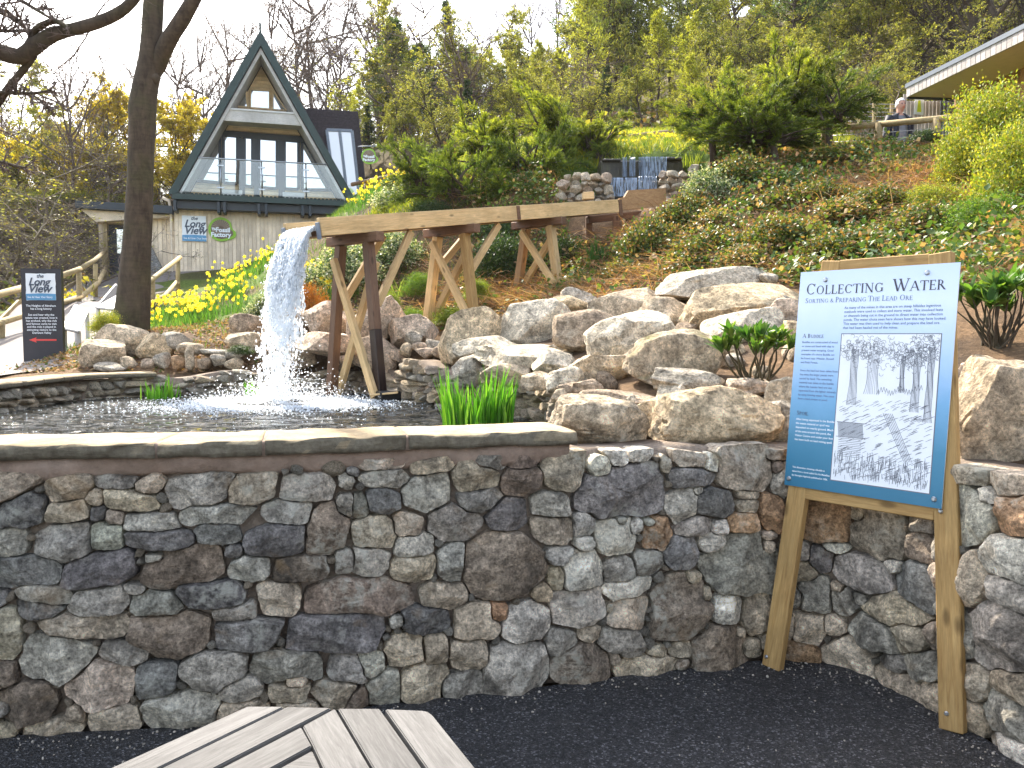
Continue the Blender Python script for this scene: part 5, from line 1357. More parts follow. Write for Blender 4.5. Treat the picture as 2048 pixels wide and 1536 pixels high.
# dormer on the right slope
DD = -1.7
dp = [hl(606, 216, DD), hl(716, 223, DD), hl(735, 398, DD), hl(660, 398, DD)]
dm = prism('dormer', dp, DD - 4.0, DD, HO, ha, Z1, hn, MT['shingle'], house)
wq = [hl(x, y, DD) for x, y in ((653, 260), (704, 262), (719, 398), (672, 398))]
prism('dormer_window', wq, DD + .005, DD + .03, HO, ha, Z1, hn, glass_mat('dormer_glass', (.55, .53, .60), .25), dm)
mid0, mid1 = hl(679, 261, DD), hl(695, 398, DD)
for a, b in ((wq[0], wq[1]), (wq[1], wq[2]), (wq[3], wq[0]), (mid0, mid1)):
    beam('dormer_frame', HO + ha * a[0] + Z1 * a[1] + hn * (DD + .045), HO + ha * b[0] + Z1 * b[1] + hn * (DD + .045), .10, .06, MT['greysteel'], dm, hn)
for k in range(26):     # shingle courses
    z = dp[0][1] - .12 - k * .12; f = (dp[1][1] - z) / (dp[1][1] - dp[2][1]); 
    xr = dp[1][0] + (dp[2][0] - dp[1][0]) * max(0, f)
    pw = [(dp[0][0] + .05, z), (xr - .02, z), (xr - .02, z + .1), (dp[0][0] + .05, z + .1)]
    if z > wq[0][1] + .05: prism('shingle_course', pw, DD + .002, DD + .014 + .004 * (k % 2), HO, ha, Z1, hn, MT['shingle'], dm)
# porch annex on the left
porch = thing('porch', HO + ha * (lx0 - 2) - Z1 * 2.4, 'low flat roofed porch with dark doorway joined to the A-frame house', 'porch')
pz = hl(250, 418, -.6)[1]
px0, px1 = hl(152, 418, -.4)[0], lx0 - .02
prism('porch_roof', [(px0, pz - .05), (px1, pz - .13), (px1, pz + .12), (px0, pz + .18)], -4.0, -.3, HO, ha, Z1, hn, MT['navy'], porch)
wx0 = hl(196, 440, -.9)[0]
prism('soffit', [(px0 + .1, pz - .07), (px1, pz - .15), (px1, pz - .20), (wx0, pz - .45)], -3.9, -.55, HO, ha, Z1, hn, MT['cream'], porch)
dx0, dx1 = hl(211, 450, -.9)[0], hl(254, 450, -.9)[0]; dz = hl(230, 446, -.9)[1]
segs = [(wx0, dx0), (dx1, px1)]
for s0, s1 in segs:
    n = max(2, int((s1 - s0) / .13)); w = (s1 - s0) / n
    for k in range(n): prism('wall_board', [(s0 + k * w + .005, z0), (s0 + (k + 1) * w - .005, z0), (s0 + (k + 1) * w - .005, pz - .16), (s0 + k * w + .005, pz - .16)], -1.0, -.93, HO, ha, Z1, hn, MT['cream'], porch)
prism('door_header', [(dx0, dz), (dx1, dz), (dx1, pz - .16), (dx0, pz - .16)], -1.0, -.935, HO, ha, Z1, hn, MT['cream'], porch)
prism('wall_core', [(dx1, z0), (px1, z0), (px1, pz - .17), (dx1, pz - .17)], -3.5, -1.01, HO, ha, Z1, hn, MT['cream'], porch)
dr_ = prism('door', [(dx0, z0), (dx1, z0), (dx1, dz), (dx0, dz)], -1.5, -1.4, HO, ha, Z1, hn, MT['navy'], porch)
pp = [(dx0 + .25, dz - .95), (dx1 - .1, dz - .95), (dx1 - .1, dz - .15), (dx0 + .25, dz - .15)]
prism('door_pane', pp, -1.4, -1.385, HO, ha, Z1, hn, MT['pane'], dr_)
beam('porch_post', HO + ha * dx0 + hn * -.85 + Z1 * z0, HO + ha * dx0 + hn * -.85 + Z1 * (pz - .2), .12, .12, MT['railwood'], porch, hn)
bx = [hl(299, 485, -.8), hl(335, 556, -.8)]
prism('stone_buttress', [(bx[0][0] - .1, z0), (bx[1][0], z0), (bx[1][0], bx[1][1]), (bx[0][0], bx[0][1]), (bx[0][0] - .1, bx[0][1])], -.92, -.6, HO, ha, Z1, hn, MT['stone'], porch, (.30, .29, .28))
prism('stone_plinth', [(lx0 - 1.6, z0), (lx1, z0), (lx1, hl(400, 545, DL)[1]), (lx0 - 1.6, hl(400, 545, DL)[1])], DL - .02, DL + .06, HO, ha, Z1, hn, MT['stone'], house, (.20, .17, .13))

# --- signs with the long view artwork
MT['plate'] = plain('white_plate', (.80, .84, .88), .45, 0, .03)
MT['skyblue'] = plain('sky_blue_print', (.10, .30, .52), .45, 0, .06)
MT['inkblue'] = plain('slate_ink', (.07, .09, .13), .5, 0, .05)
def long_view(parent, o, ax, up, n, w, h):
    """white torn-edge plate with italic lettering over a blue strip"""
    Mx = Matrix(((ax.x, up.x, n.x, o.x), (ax.y, up.y, n.y, o.y), (ax.z, up.z, n.z, o.z), (0, 0, 0, 1)))
    rr3 = np.random.default_rng(3); pts = []
    for a, b in (((0, 0), (1, 0)), ((1, 0), (1, 1)), ((1, 1), (0, 1)), ((0, 1), (0, 0))):
        for k in range(8):
            f = k / 8; pts.append((w * (a[0] + (b[0] - a[0]) * f) + rr3.normal(0, .006) * w, h * (a[1] + (b[1] - a[1]) * f) + rr3.normal(0, .006) * h))
    bm = bmesh.new(); bm.faces.new([bm.verts.new((x, y, 0)) for x, y in pts]); me = bpy.data.meshes.new('logo_plate'); bm.to_mesh(me); bm.free(); me.materials.append(MT['plate'])
    obj('logo_plate', me, parent, Mx)
    k = .0015 * max(1, w)
    me = npmesh('blue_strip', np.array([[0, 0, 0], [w, 0, 0], [w, h * .235, 0], [w * .5, h * .255, 0], [0, h * .235, 0]]), np.array([[0, 1, 2, 3, 4]]), MT['skyblue'])
    obj('blue_strip', me, parent, Mx @ Matrix.Translation((0, 0, 2 * k)))
    for body, sz, x, y, m, bold in (('the', .20, .37, .84, 'inkblue', .004), ('Long', .40, .09, .56, 'inkblue', .010), ('View', .43, .06, .29, 'inkblue', .010), ('See & Hear Our Story', .105, .05, .08, 'wink', .001)):
        me = text_mesh(body, h * sz, MT[m], .30 if m == 'inkblue' else 0, bold * h, 'LEFT', .95)
        obj('lettering', me, parent, Mx @ Matrix.Translation((w * x, h * y, 5 * k)))
sg = thing('wall_sign', HO + ha * hl(388, 480, DL)[0] + Z1 * hl(388, 480, DL)[1] + hn * DL, 'white square sign with italic lettering over a blue strip on the cream wall', 'sign')
a, b = hl(365, 482, DL), hl(412, 433, DL)
oo = HO + ha * a[0] + Z1 * a[1] + hn * (DL + .05)
prism('backing', [(a[0], a[1]), (b[0], a[1]), (b[0], b[1]), (a[0], b[1])], DL + .005, DL + .045, HO, ha, Z1, hn, MT['plate'], sg)
long_view(sg, oo, ha, Z1, hn, b[0] - a[0], b[1] - a[1])
MT['lime'] = plain('lime_green_print', (.25, .48, .03), .5, 0, .08)
MT['fossil'] = plain('fossil_brown_print', (.16, .11, .075), .6, 0, .4, 14)
MT['rib'] = plain('fossil_rib_print', (.42, .34, .26), .6, 0, .2, 14)
def fossil_sign(parent, c, ax, n, rad):
    up = Z1; Mx = Matrix(((ax.x, up.x, n.x, c.x), (ax.y, up.y, n.y, c.y), (ax.z, up.z, n.z, c.z), (0, 0, 0, 1)))
    def outline(s, z0):
        q = []
        for k in range(48):
            a = k / 48 * 6.2832; r_ = 1 + .30 * math.exp(-((a - 5.85) / .42) ** 2) - .10 * math.exp(-((a - .25) / .25) ** 2)
            q.append((math.cos(a) * rad * r_ * s, math.sin(a) * rad * r_ * s))
        return q
    def disc(name, s, z0, z1, m):
        return prism(name, outline(s, 0), z0, z1, c, ax, up, n, MT[m], parent)
    disc('green_rim', 1.0, 0, .03, 'lime'); disc('fossil_disc', .80, .03, .036, 'fossil')
    V = []; Fq = []
    for k in range(26):
        a = k / 26 * 6.2832; q0, q1 = .24 * rad, .74 * rad; wd = .035
        i = len(V); V += [(math.cos(a - wd) * q0, math.sin(a - wd) * q0, 0), (math.cos(a + .12 - wd) * q1, math.sin(a + .12 - wd) * q1, 0), (math.cos(a + .12 + wd) * q1, math.sin(a + .12 + wd) * q1, 0), (math.cos(a + wd) * q0, math.sin(a + wd) * q0, 0)]; Fq.append((i, i + 1, i + 2, i + 3))
    obj('fossil_ribs', npmesh('fossil_ribs', np.array(V), np.array(Fq), MT['rib']), parent, Mx @ Matrix.Translation((0, .08 * rad, .040)))
    for body, sz, x, y in (('The', .26, -.72, -.08), ('Fossil', .52, -.42, -.22), ('Factory', .52, -.80, -.62)):
        me = text_mesh(body, rad * sz, MT['wink'], 0, .02 * rad, 'LEFT', 1.0)
        obj('lettering', me, parent, Mx @ Matrix.Translation((rad * x, rad * y, .048)))
cF = hl(442, 459, DL); cp = HO + ha * cF[0] + Z1 * cF[1] + hn * (DL + .01)
fs = thing('wall_sign', cp, 'green rimmed round fossil sign on the cream wall', 'sign')
fossil_sign(fs, cp, ha, hn, .40)
hp_ = at(738, 313, 27.0)
hs_ = thing('hanging_sign', hp_, 'small green rimmed fossil sign hanging from a bracket beside the dormer', 'sign')
fossil_sign(hs_, hp_, Vector((1, .05, 0)).normalized(), Vector((.05, -1, 0)).normalized(), .245)
pole('bracket', [at(716, 293, 27.0), at(752, 292, 27.0)], .018, MT['greysteel'], hs_, 8)

# ================================================================== DARK SIGN SLAB BY THE PATH
MY = 12.0
mo = at(91, 737, MY); mon = thing('sign_slab', mo, 'tall charcoal sign slab with italic logo and red arrow beside the path', 'sign')
ma = Vector((1, .10, 0)).normalized(); mn = Vector((ma.y, -ma.x, 0))
ml0 = -(91 - 50) * MY / FPX; mw = 76 * MY / FPX; mh = at(91, 537, MY).z - mo.z
prism('slab', [(ml0, 0), (ml0 + mw, 0), (ml0 + mw, mh), (ml0, mh)], -.08, 0, mo, ma, Z1, mn, MT['charcoal'], mon)
long_view(mon, mo + ma * (ml0 + mw * .12) + Z1 * (mh * .685) + mn * .003, ma, Z1, mn, mw * .74, mh * .265)
MF = Matrix(((ma.x, 0, mn.x, mo.x), (ma.y, 0, mn.y, mo.y), (0, 1, mn.z, mo.z), (0, 0, 0, 1)))
lines = ['The Heights of Abraham', 'has a long history', '', 'See and hear why the', 'estate was created, how it', 'has evolved, why the rich', 'and famous came to visit', 'and the role it played in', 'attracting visitors to the', 'Derwent Valley']
me = text_mesh('\n'.join(lines), .052, MT['wink'], 0, .0008, 'CENTER', 1.0, 1.05)
kx = mw * .80 / (max(v.co.x for v in me.vertices) - min(v.co.x for v in me.vertices))
obj('lettering', me, mon, MF @ Matrix.Translation((ml0 + mw * .48, mh * .62, .004)) @ Matrix.Scale(kx, 4))
ay = mh * .287; x0, x1 = ml0 + mw * .16, ml0 + mw * .84; hh = .012
arr = [(x0, ay), (x0 + .10, ay + .038), (x0 + .09, ay + hh), (x1, ay + hh), (x1, ay - hh), (x0 + .09, ay - hh), (x0 + .10, ay - .038)]
prism('red_arrow', arr, .001, .004, mo, ma, Z1, mn, MT['red'], mon)

# ================================================================== SLOPING DISPLAY LECTERNS
for k, (cs, lab) in enumerate([
    ([(126, 660, 12.7), (158, 667, 12.5), (176, 625, 14.6), (151, 614, 14.8)], 'white framed sloping display panel on thin posts beside the dark sign slab'),
    ([(193, 618, 15.4), (226, 622, 15.2), (243, 590, 17.4), (232, 572, 17.6)], 'white framed sloping display panel half behind the beech trunk')]):
    c4 = [at(*q) for q in cs]; ctr = sum(c4, Vector()) / 4
    nrm = (c4[1] - c4[0]).cross(c4[3] - c4[0]).normalized(); nrm = nrm if nrm.z > 0 else -nrm
    lt = thing('display_panel', (ctr.x, ctr.y, gz(ctr.x, ctr.y)), lab, 'display panel')
    bm = bmesh.new(); lo = [bm.verts.new(p) for p in c4]; hi = [bm.verts.new(p + nrm * .05) for p in c4]
    bm.faces.new(lo); bm.faces.new(hi)
    for i in range(4): bm.faces.new((lo[i], lo[(i + 1) % 4], hi[(i + 1) % 4], hi[i]))
    bmesh.ops.recalc_face_normals(bm, faces=list(bm.faces)); me = bpy.data.meshes.new('panel'); bm.to_mesh(me); bm.free(); me.materials.append(MT['charcoal']); obj('panel', me, lt)
    for i in range(4): beam('frame', c4[i] + nrm * .03, c4[(i + 1) % 4] + nrm * .03, .035, .03, MT['whitepaint'], lt, nrm)
    for i in range(4):
        p = c4[i].lerp(ctr, .1); beam('post', (p.x, p.y, gz(p.x, p.y) - .05), p, .05, .05, MT['whitepaint'], lt, (0, 1, 0))

# ================================================================== PATH, ITS KERB AND FENCES
t = NT('path_tarmac'); co = t.co('Object'); n1 = t.noise(co, 2.5, 6, .6); n2 = t.noise(co, 60, 4, .7)
t.set(t.mix(t.ramp(n1, [(.3, (.17, .145, .13)), (.7, (.25, .215, .19))]), t.ramp(n2, [(.3, .75), (.7, 1.2)]), .8, 'MULTIPLY'), .9, t.bump(n2, .4, .01)); MT['path'] = t.m
pc = catmull([(-9.2, 9.0), (-7.6, 11.2), (-7.6, 13.2), (-8.8, 16.4), (-10.6, 20.5), (-12.1, 24.5), (-12.9, 27.5), (-13.1, 29.2)], .4)
pt_ = np.gradient(pc, axis=0); pt_ /= np.linalg.norm(pt_, axis=1, keepdims=True); pn_ = np.stack([pt_[:, 1], -pt_[:, 0]], 1)
wl = np.interp(np.arange(len(pc)), [0, len(pc) * .3, len(pc) - 1], [2.2, 1.35, 1.0]); wr = np.interp(np.arange(len(pc)), [0, len(pc) * .15, len(pc) * .3, len(pc) * .6, len(pc) - 1], [2.4, 1.6, 1.3, 1.5, 3.6])
rows = []; K = 9
for j in range(K):
    f = j / (K - 1); q = pc - pn_ * wl[:, None] * (1 - f) + pn_ * wr[:, None] * f
    rows.append(q)
PQ = np.stack(rows, 1); zq = np.maximum(hill(PQ[..., 0], PQ[..., 1]) + .05, 1.0)
zq = .5 * zq + .5 * zq.mean(1, keepdims=True) + .03
ii = (np.arange(len(pc) - 1)[:, None] * K + np.arange(K - 1)[None, :]).ravel()
tag(obj('path', npmesh('path', np.concatenate([PQ, zq[..., None]], -1).reshape(-1, 3), np.stack([ii, ii + 1, ii + K + 1, ii + K], -1), MT['path'], True)), 'pale tarmac path climbing to the porch', 'path', kind='structure')
ke = thing('path_edging', (pc[10][0], pc[10][1], 1.2), 'timber edging board along the outer side of the path', 'edging')
for k in range(4, len(pc) - 4, 6):
    a = np.append(PQ[k, 0], zq[k, 0] + .04); b = np.append(PQ[min(k + 6, len(pc) - 1), 0], zq[min(k + 6, len(pc) - 1), 0] + .04); beam('board', a, b, .05, .14, MT['railwood'], ke)
def rail_fence(name, label, posts, rails, rad, parent_loc, mat='railwood'):
    th = thing(name, parent_loc, label, 'fence')
    for a, b, r_ in posts: pole('post', [a, b], r_, MT[mat], th, 10)
    for pts in rails: pole('rail', pts, rad, MT[mat], th, 10)
    return th
def pst(px, yt, yb, Y, r_=.06): return (at(px, yb + 6, Y), at(px, yt, Y), r_)
rail_fence('rail_fence', 'round timber rail fence along the outer side of the path',
  [pst(3, 640, 705, 15.2), pst(158, 545, 612, 20.5), pst(191, 528, 588, 23.5), pst(209, 504, 562, 26.5)],
  [[at(-60, 606, 13.5), at(0, 588, 15.2), at(75, 568, 17.5)], [at(75, 568, 17.5), at(152, 541, 20.4), at(160, 538, 20.7)], [at(160, 538, 20.7), at(190, 520, 23.6), at(211, 502, 26.6)],
   [at(-60, 668, 13.5), at(0, 645, 15.2), at(75, 622, 17.5)], [at(75, 622, 17.5), at(165, 592, 20.7)], [at(165, 592, 20.7), at(196, 566, 23.6), at(212, 535, 26.6)]], .065, at(100, 640, 18))
rail_fence('hand_rail', 'short round timber hand rail beside the porch path behind the daffodils',
  [pst(305, 552, 622, 20.2), pst(356, 514, 586, 23.2)], [[at(284, 576, 19), at(305, 558, 20.2), at(360, 515, 23.4)], [at(290, 612, 19.2), at(330, 592, 21.5), at(356, 562, 23.3)]], .062, at(330, 600, 21.5))
rail_fence('hand_rail', 'dark timber rail running from the daffodil bank towards the junipers', [pst(733, 368, 392, 21)], [[at(704, 369, 20.5), at(803, 347, 22)]], .05, at(740, 390, 21), 'darkwood')
rail_fence('hand_rail', 'thin pale rail above the yellow flowers over the cascade', [pst(1215, 280, 300, 17.6, .04), pst(1330, 265, 285, 18.5, .04)], [[at(1185, 281, 17.5), at(1260, 272, 18), at(1345, 262, 18.6)]], .04, at(1260, 290, 18), 'railwood')
fz = rail_fence('rail_fence', 'mossy round rail fence on the crest of the bank in front of the man',
  [pst(1757, 246, 300, 14.4, .065), pst(1873, 236, 300, 13.9, .065), pst(1650, 254, 290, 14.9, .065)],
  [[at(1600, 256, 15.1), at(1700, 254, 14.65), at(1757, 249, 14.4)], [at(1757, 249, 14.4), at(1873, 238, 13.9), at(1985, 226, 13.4)]], .052, at(1757, 290, 14.4))
MT['wire'] = plain('fence_wire', (.35, .35, .34), .4, .8)
for yy in (0, 14, 27):
    pole('wire', [at(1650, 258 + yy, 14.95), at(1757, 252 + yy, 14.45), at(1873, 243 + yy, 13.95), at(1960, 240 + yy, 13.5)], .006, MT['wire'], fz, 5)
for xx in range(1660, 1960, 14):
    Yx = 14.95 - (xx - 1650) / 310 * 1.45
    pole('wire', [at(xx, 256 - (xx - 1650) * .05, Yx), at(xx, 288 - (xx - 1650) * .045, Yx)], .004, MT['wire'], fz, 4)
wfc = thing('wire_fence', at(1765, 245, 20), 'thin stake and wire fence in the meadow behind the man', 'fence')
for xx, yt, yb in ((1748, 203, 248), (1783, 207, 248), (1718, 206, 250), (1690, 208, 252)): beam('stake', at(xx, yb, 20), at(xx, yt, 20), .06, .06, MT['railwood'], wfc, (0, 1, 0))
for yy in (208, 216, 224, 233, 241): pole('wire', [at(1660, yy + 3, 20.3), at(1748, yy, 20), at(1800, yy + 1, 19.8)], .008, MT['wire'], wfc, 4)

# ================================================================== TIMBER CLAD BUILDING ON THE RIGHT
KZ = 5.2 + EYE
def soff(px, py):
    r_ = ray(px, py); t_ = (KZ - EYE) / r_.z; return Vector((r_.x * t_, r_.y * t_, KZ))
c1, c2, c3, c4 = soff(1815, 193), soff(1905, 196), soff(2038, 138), soff(2038, 85)
ed = (c4 - c1).normalized(); c4 = c1 + ed * 9.0; wd = (c2 - c1).length; c2 = c1 + Vector((ed.y, -ed.x, 0)) * -wd
if c2.x < c1.x: c2 = c1 + Vector((ed.y, -ed.x, 0)) * wd
od = (c2 - c1).normalized(); c3 = c2 + ed * 9.0
bz = gz(10, 17) - .6
bld = thing('timber_building', (c2.x + 1, c2.y - 2, bz), 'grey boarded modern building with sloping view of its wide eaves on the right', 'building')
MT['cedar'] = wood_mat('cedar_boards', (.34, .18, .08), (.47, .27, .13), False, .65, .9)
MT['greycedar'] = wood_mat('silvered_cedar_boards', (.36, .32, .30), (.52, .47, .44), False, .7, .9)
MT['soffit'] = plain('tan_soffit', (.72, .57, .40), .7, 0, .05)
MT['slate'] = plain('slate_grey_trim', (.10, .125, .16), .5, 0, .1)
bmq = [(0, 0), (9.0, 0), (9.0, 9), (0, 9)]
prism('soffit', [(0, 0.02), (9.0, .02), (9.0, wd + .05), (0, wd + .05)], 0, .03, c1, ed, od, Z1, MT['soffit'], bld)
rf = prism('roof', bmq, .185, .275, c1 - od * .04 - ed * .04, ed, od, Z1, MT['slate'], bld)
prism('roof_core', [(.05, .06), (9, .06), (9, 8), (.05, 8)], .03, .184, c1, ed, od, Z1, MT['soffit'], bld)
n = 64
for k in range(n):
    a = c1 + ed * (9.0 * k / n + .004); b = c1 + ed * (9.0 * (k + 1) / n - .006)
    beam('fascia_board', a + Z1 * .085 - od * rng.uniform(0, .004), b + Z1 * .085 - od * .002, .035, .20, MT['greycedar'], bld, Z1, .003)
beam('end_trim', c1 + Z1 * .085 - ed * .03, c2 + Z1 * .085 - ed * .03, .04, .20, MT['greycedar'], bld)
beam('drip_edge', c1 - ed * .02 - Z1 * .02, c2 - ed * .02 - Z1 * .02, .05, .05, MT['navy'], bld)
for k in range(58):        # cedar boards along the long wall
    a = c2 + ed * (9.0 * k / 58 + .003) + od * .06; b = c2 + ed * (9.0 * (k + 1) / 58 - .005) + od * .06
    m_ = (a + b) / 2; obj('wall_board', boxmesh((b - a).length, .03, KZ - bz, MT['cedar'], .003), bld, frame((m_.x, m_.y, (KZ + bz) / 2), ed))
prism('wall_core', [(.02, .10), (8.9, .10), (8.9, 6), (.02, 6)], bz - KZ, -.01, c2, ed, od, Z1, MT['cedar'], bld)
wn_ = prism('window', [(.55, -2.6), (1.9, -2.6), (1.9, -.75), (.55, -1.15)], -.03, .0, c2 + od * .03, ed, Z1, od, MT['pane'], bld)
beam('window_frame', c2 + ed * .52 - Z1 * 2.6 + od * .0, c2 + ed * .52 - Z1 * 1.1 + od * .0, .09, .06, MT['slate'], wn_)
w2_ = prism('window', [(2.6, -2.6), (4.4, -2.6), (4.4, -.35), (2.6, -.35)], -.03, .0, c2 + od * .03, ed, Z1, od, MT['pane'], bld)
for s_ in (2.6, 3.5, 4.4): beam('window_frame', c2 + ed * s_ - Z1 * 2.6, c2 + ed * s_ - Z1 * .35, .1, .08, MT['slate'], w2_)
lamp_ = box('wall_lamp', c2 + ed * .75 - Z1 * .38 - od * .02, .10, .08, .12, MT['whitepaint'], bld)
w0 = at(1806, 215, c1.y + .25); wing = c2 + od * .05; L_ = wing.x - w0.x; nb = 13
for k in range(nb):        # silvered boards of the end wing
    xa = w0.x + L_ * k / nb + .004; xb = w0.x + L_ * (k + 1) / nb - .006; top = KZ + .12 if k < 1 else KZ - .03
    obj('wing_board', boxmesh(top - bz, xb - xa, .03, MT['greycedar'] if k < 10 else MT['slate'], .003), bld, Matrix.Translation(((xa + xb) / 2, c1.y + .25 + rng.uniform(0, .006), (top + bz) / 2)) @ Matrix.Rotation(R(90), 4, 'Y') @ Matrix.Rotation(R(90), 4, 'X'))
MT['hivis'] = plain('yellow_notice', (.62, .72, .03), .5, 0, .05)
nt = thing('notice', at(1838, 220, c1.y + .2), 'small yellow and white notice fixed to the silvered boards', 'notice')
q = at(1838, 210, c1.y + .22)
prism('paper', [(-.11, -.20), (.10, -.22), (.11, .20), (-.09, .22)], 0, .01, q, (1, 0, 0), Z1, (0, -1, 0), MT['plate'], nt)
prism('yellow_shape', [(-.05, -.15), (.05, -.16), (.025, .10), (-.025, .10)], .011, .014, q, (1, 0, 0), Z1, (0, -1, 0), MT['hivis'], nt)

# ================================================================== PERSON ON THE PATH BEHIND THE FENCE
Yp = 15.7; hd = at(1799, 198, Yp); fz0 = hd.z - 1.74
man = thing('person', (hd.x, Yp, fz0), 'white haired person in open navy jacket and grey top behind the rail fence', 'person')
def skin_mesh(verts, edges, rads, mats, sub=2):
    me = bpy.data.meshes.new('body'); me.from_pydata(verts, edges, []); me.update()
    o = bpy.data.objects.new('tmp', me); COL.objects.link(o)
    md = o.modifiers.new('s', 'SKIN'); md.use_smooth_shade = True
    sv = me.skin_vertices[0].data if me.skin_vertices else None
    if sv is None:
        bpy.context.view_layer.objects.active = o
    for i, r_ in enumerate(rads): me.skin_vertices[0].data[i].radius = r_ if hasattr(r_, '__len__') else (r_, r_)
    me.skin_vertices[0].data[0].use_root = True
    sd = o.modifiers.new('d', 'SUBSURF'); sd.levels = sub; sd.render_levels = sub
    dg = bpy.context.evaluated_depsgraph_get(); dg.update()
    out = bpy.data.meshes.new_from_object(o.evaluated_get(dg)); bpy.data.objects.remove(o)
    for f in out.polygons: f.use_smooth = True
    out.materials.clear()
    for m in mats: out.materials.append(m)
    return out
Vb = [(0, 0, .95), (0, .0, 1.08), (0, 0, 1.24), (0, 0, 1.38), (0, -.005, 1.46), (.01, -.015, 1.52), (.015, -.02, 1.60), (.015, -.02, 1.68),      # 0-7 spine, neck, head
      (-.17, .0, 1.40), (-.25, -.02, 1.16), (-.32, -.08, .94), (-.345, -.10, .87),          # 8-11 his right arm (left in the picture)
      (.17, .0, 1.40), (.25, .02, 1.14), (.24, -.07, .90), (.235, -.09, .82),              # 12-15 other arm
      (-.09, 0, .90), (-.10, -.02, .50), (-.10, .0, .09), (-.10, -.15, .04),               # 16-19 leg
      (.09, 0, .90), (.11, .03, .50), (.12, .06, .09), (.12, -.08, .04)]                   # 20-23 leg
Eb = [(0, 1), (1, 2), (2, 3), (3, 4), (4, 5), (5, 6), (6, 7), (3, 8), (8, 9), (9, 10), (10, 11), (3, 12), (12, 13), (13, 14), (14, 15), (0, 16), (16, 17), (17, 18), (18, 19), (0, 20), (20, 21), (21, 22), (22, 23)]
Rb = [(.16, .12), (.17, .135), (.17, .125), (.15, .10), .055, .06, (.075, .09), (.06, .075), .06, .045, .033, .035, .06, .045, .033, .035, .09, .065, .045, .04, .09, .065, .045, .04]
# fingers and thumbs
for base, sx in ((11, -1), (15, 1)):
    bx_, by_, bz_ = Vb[base]
    for k, (dx_, ln) in enumerate(((-.024, .075), (-.008, .085), (.008, .08), (.024, .065))):
        i = len(Vb); Vb += [(bx_ + sx * .008, by_ + dx_ - .008, bz_ - .045), (bx_ + sx * .006, by_ + dx_ - .014, bz_ - .045 - ln * .55), (bx_ - sx * .008, by_ + dx_ - .024, bz_ - .045 - ln)]
        Eb += [(base, i), (i, i + 1), (i + 1, i + 2)]; Rb += [.010, .009, .007]
    i = len(Vb); Vb += [(bx_ - sx * .012, by_ - .035, bz_ - .01), (bx_ - sx * .022, by_ - .052, bz_ - .045)]; Eb += [(base, i), (i, i + 1)]; Rb += [.011, .009]
MT['skin'] = plain('skin', (.55, .30, .22), .55, 0, .08); MT['tee'] = plain('grey_jersey', (.20, .21, .24), .85, 0, .1, 20)
MT['trouser'] = plain('olive_trousers', (.035, .033, .026), .85, 0, .15, 12); MT['navycloth'] = plain('navy_jacket_cloth', (.008, .010, .020), .7, 0, .3, 10); MT['hair'] = plain('white_hair', (.78, .76, .73), .7, 0, .1, 30)
bme = skin_mesh(Vb, Eb, Rb, [MT['tee'], MT['skin'], MT['trouser']])
for f in bme.polygons:
    c = f.center
    f.material_index = 1 if (c.z > 1.435 or (abs(c.x) > .2 and c.z < .93)) else (2 if c.z < .93 else 0)
PM = Matrix.Translation((hd.x, Yp, fz0)) @ Matrix.Rotation(R(8), 4, 'Z')
obj('body', bme, man, PM)
# head features
hv, hf = ICO[3]
H_ = hv * np.array([.076, .095, .118]); H_[:, 2] += 1.622; H_[:, 0] += .015; H_[:, 1] -= .022
fr = (hv[:, 1] < -.4)
H_[:, 1] += np.where(fr & (np.abs(hv[:, 2] - .05) < .16) & (np.abs(np.abs(hv[:, 0]) - .38) < .18), .010, 0)      # eye sockets
H_[:, 1] -= np.where(fr & (np.abs(hv[:, 0]) < .17) & (hv[:, 2] < .1) & (hv[:, 2] > -.28), .022, 0)            # nose
H_[:, 1] -= np.where(fr & (hv[:, 2] < -.62), .012, 0)                                                         # chin
obj('head', npmesh('head', H_, hf, MT['skin'], True), man, PM)
hsel = (hv[:, 2] > .36) | ((np.abs(hv[:, 0]) > .72) & (hv[:, 2] > -.25)) | ((hv[:, 1] > -.15) & (hv[:, 2] > -.35))
Hh = hv * np.array([.086, .108, .126]) * (1 + .05 * fbm(hv * 4, 2, 2))[:, None]; Hh[:, 2] += 1.63; Hh[:, 0] += .015; Hh[:, 1] -= .014
fk = hsel[hf].all(1); obj('hair', npmesh('hair', Hh, hf[fk], MT['hair'], True), man, PM)
for sx in (-1, 1):
    pe = skin_mesh([(0, 0, 0), (0, 0, .03)], [(0, 1)], [.016, .018], [MT['skin']], 1)
    obj('ear', pe, man, PM @ Matrix.Translation((.015 + sx * .080, -.01, 1.605)))
    ey = npmesh('eye', ICO[2][0] * .011, ICO[2][1], MT['ink'], True); obj('eye', ey, man, PM @ Matrix.Translation((.015 + sx * .030, -.106, 1.632)))
obj('mouth', npmesh('mouth', ICO[2][0] * np.array([.024, .008, .005]), ICO[2][1], MT['red'], True), man, PM @ Matrix.Translation((.015, -.112, 1.565)))
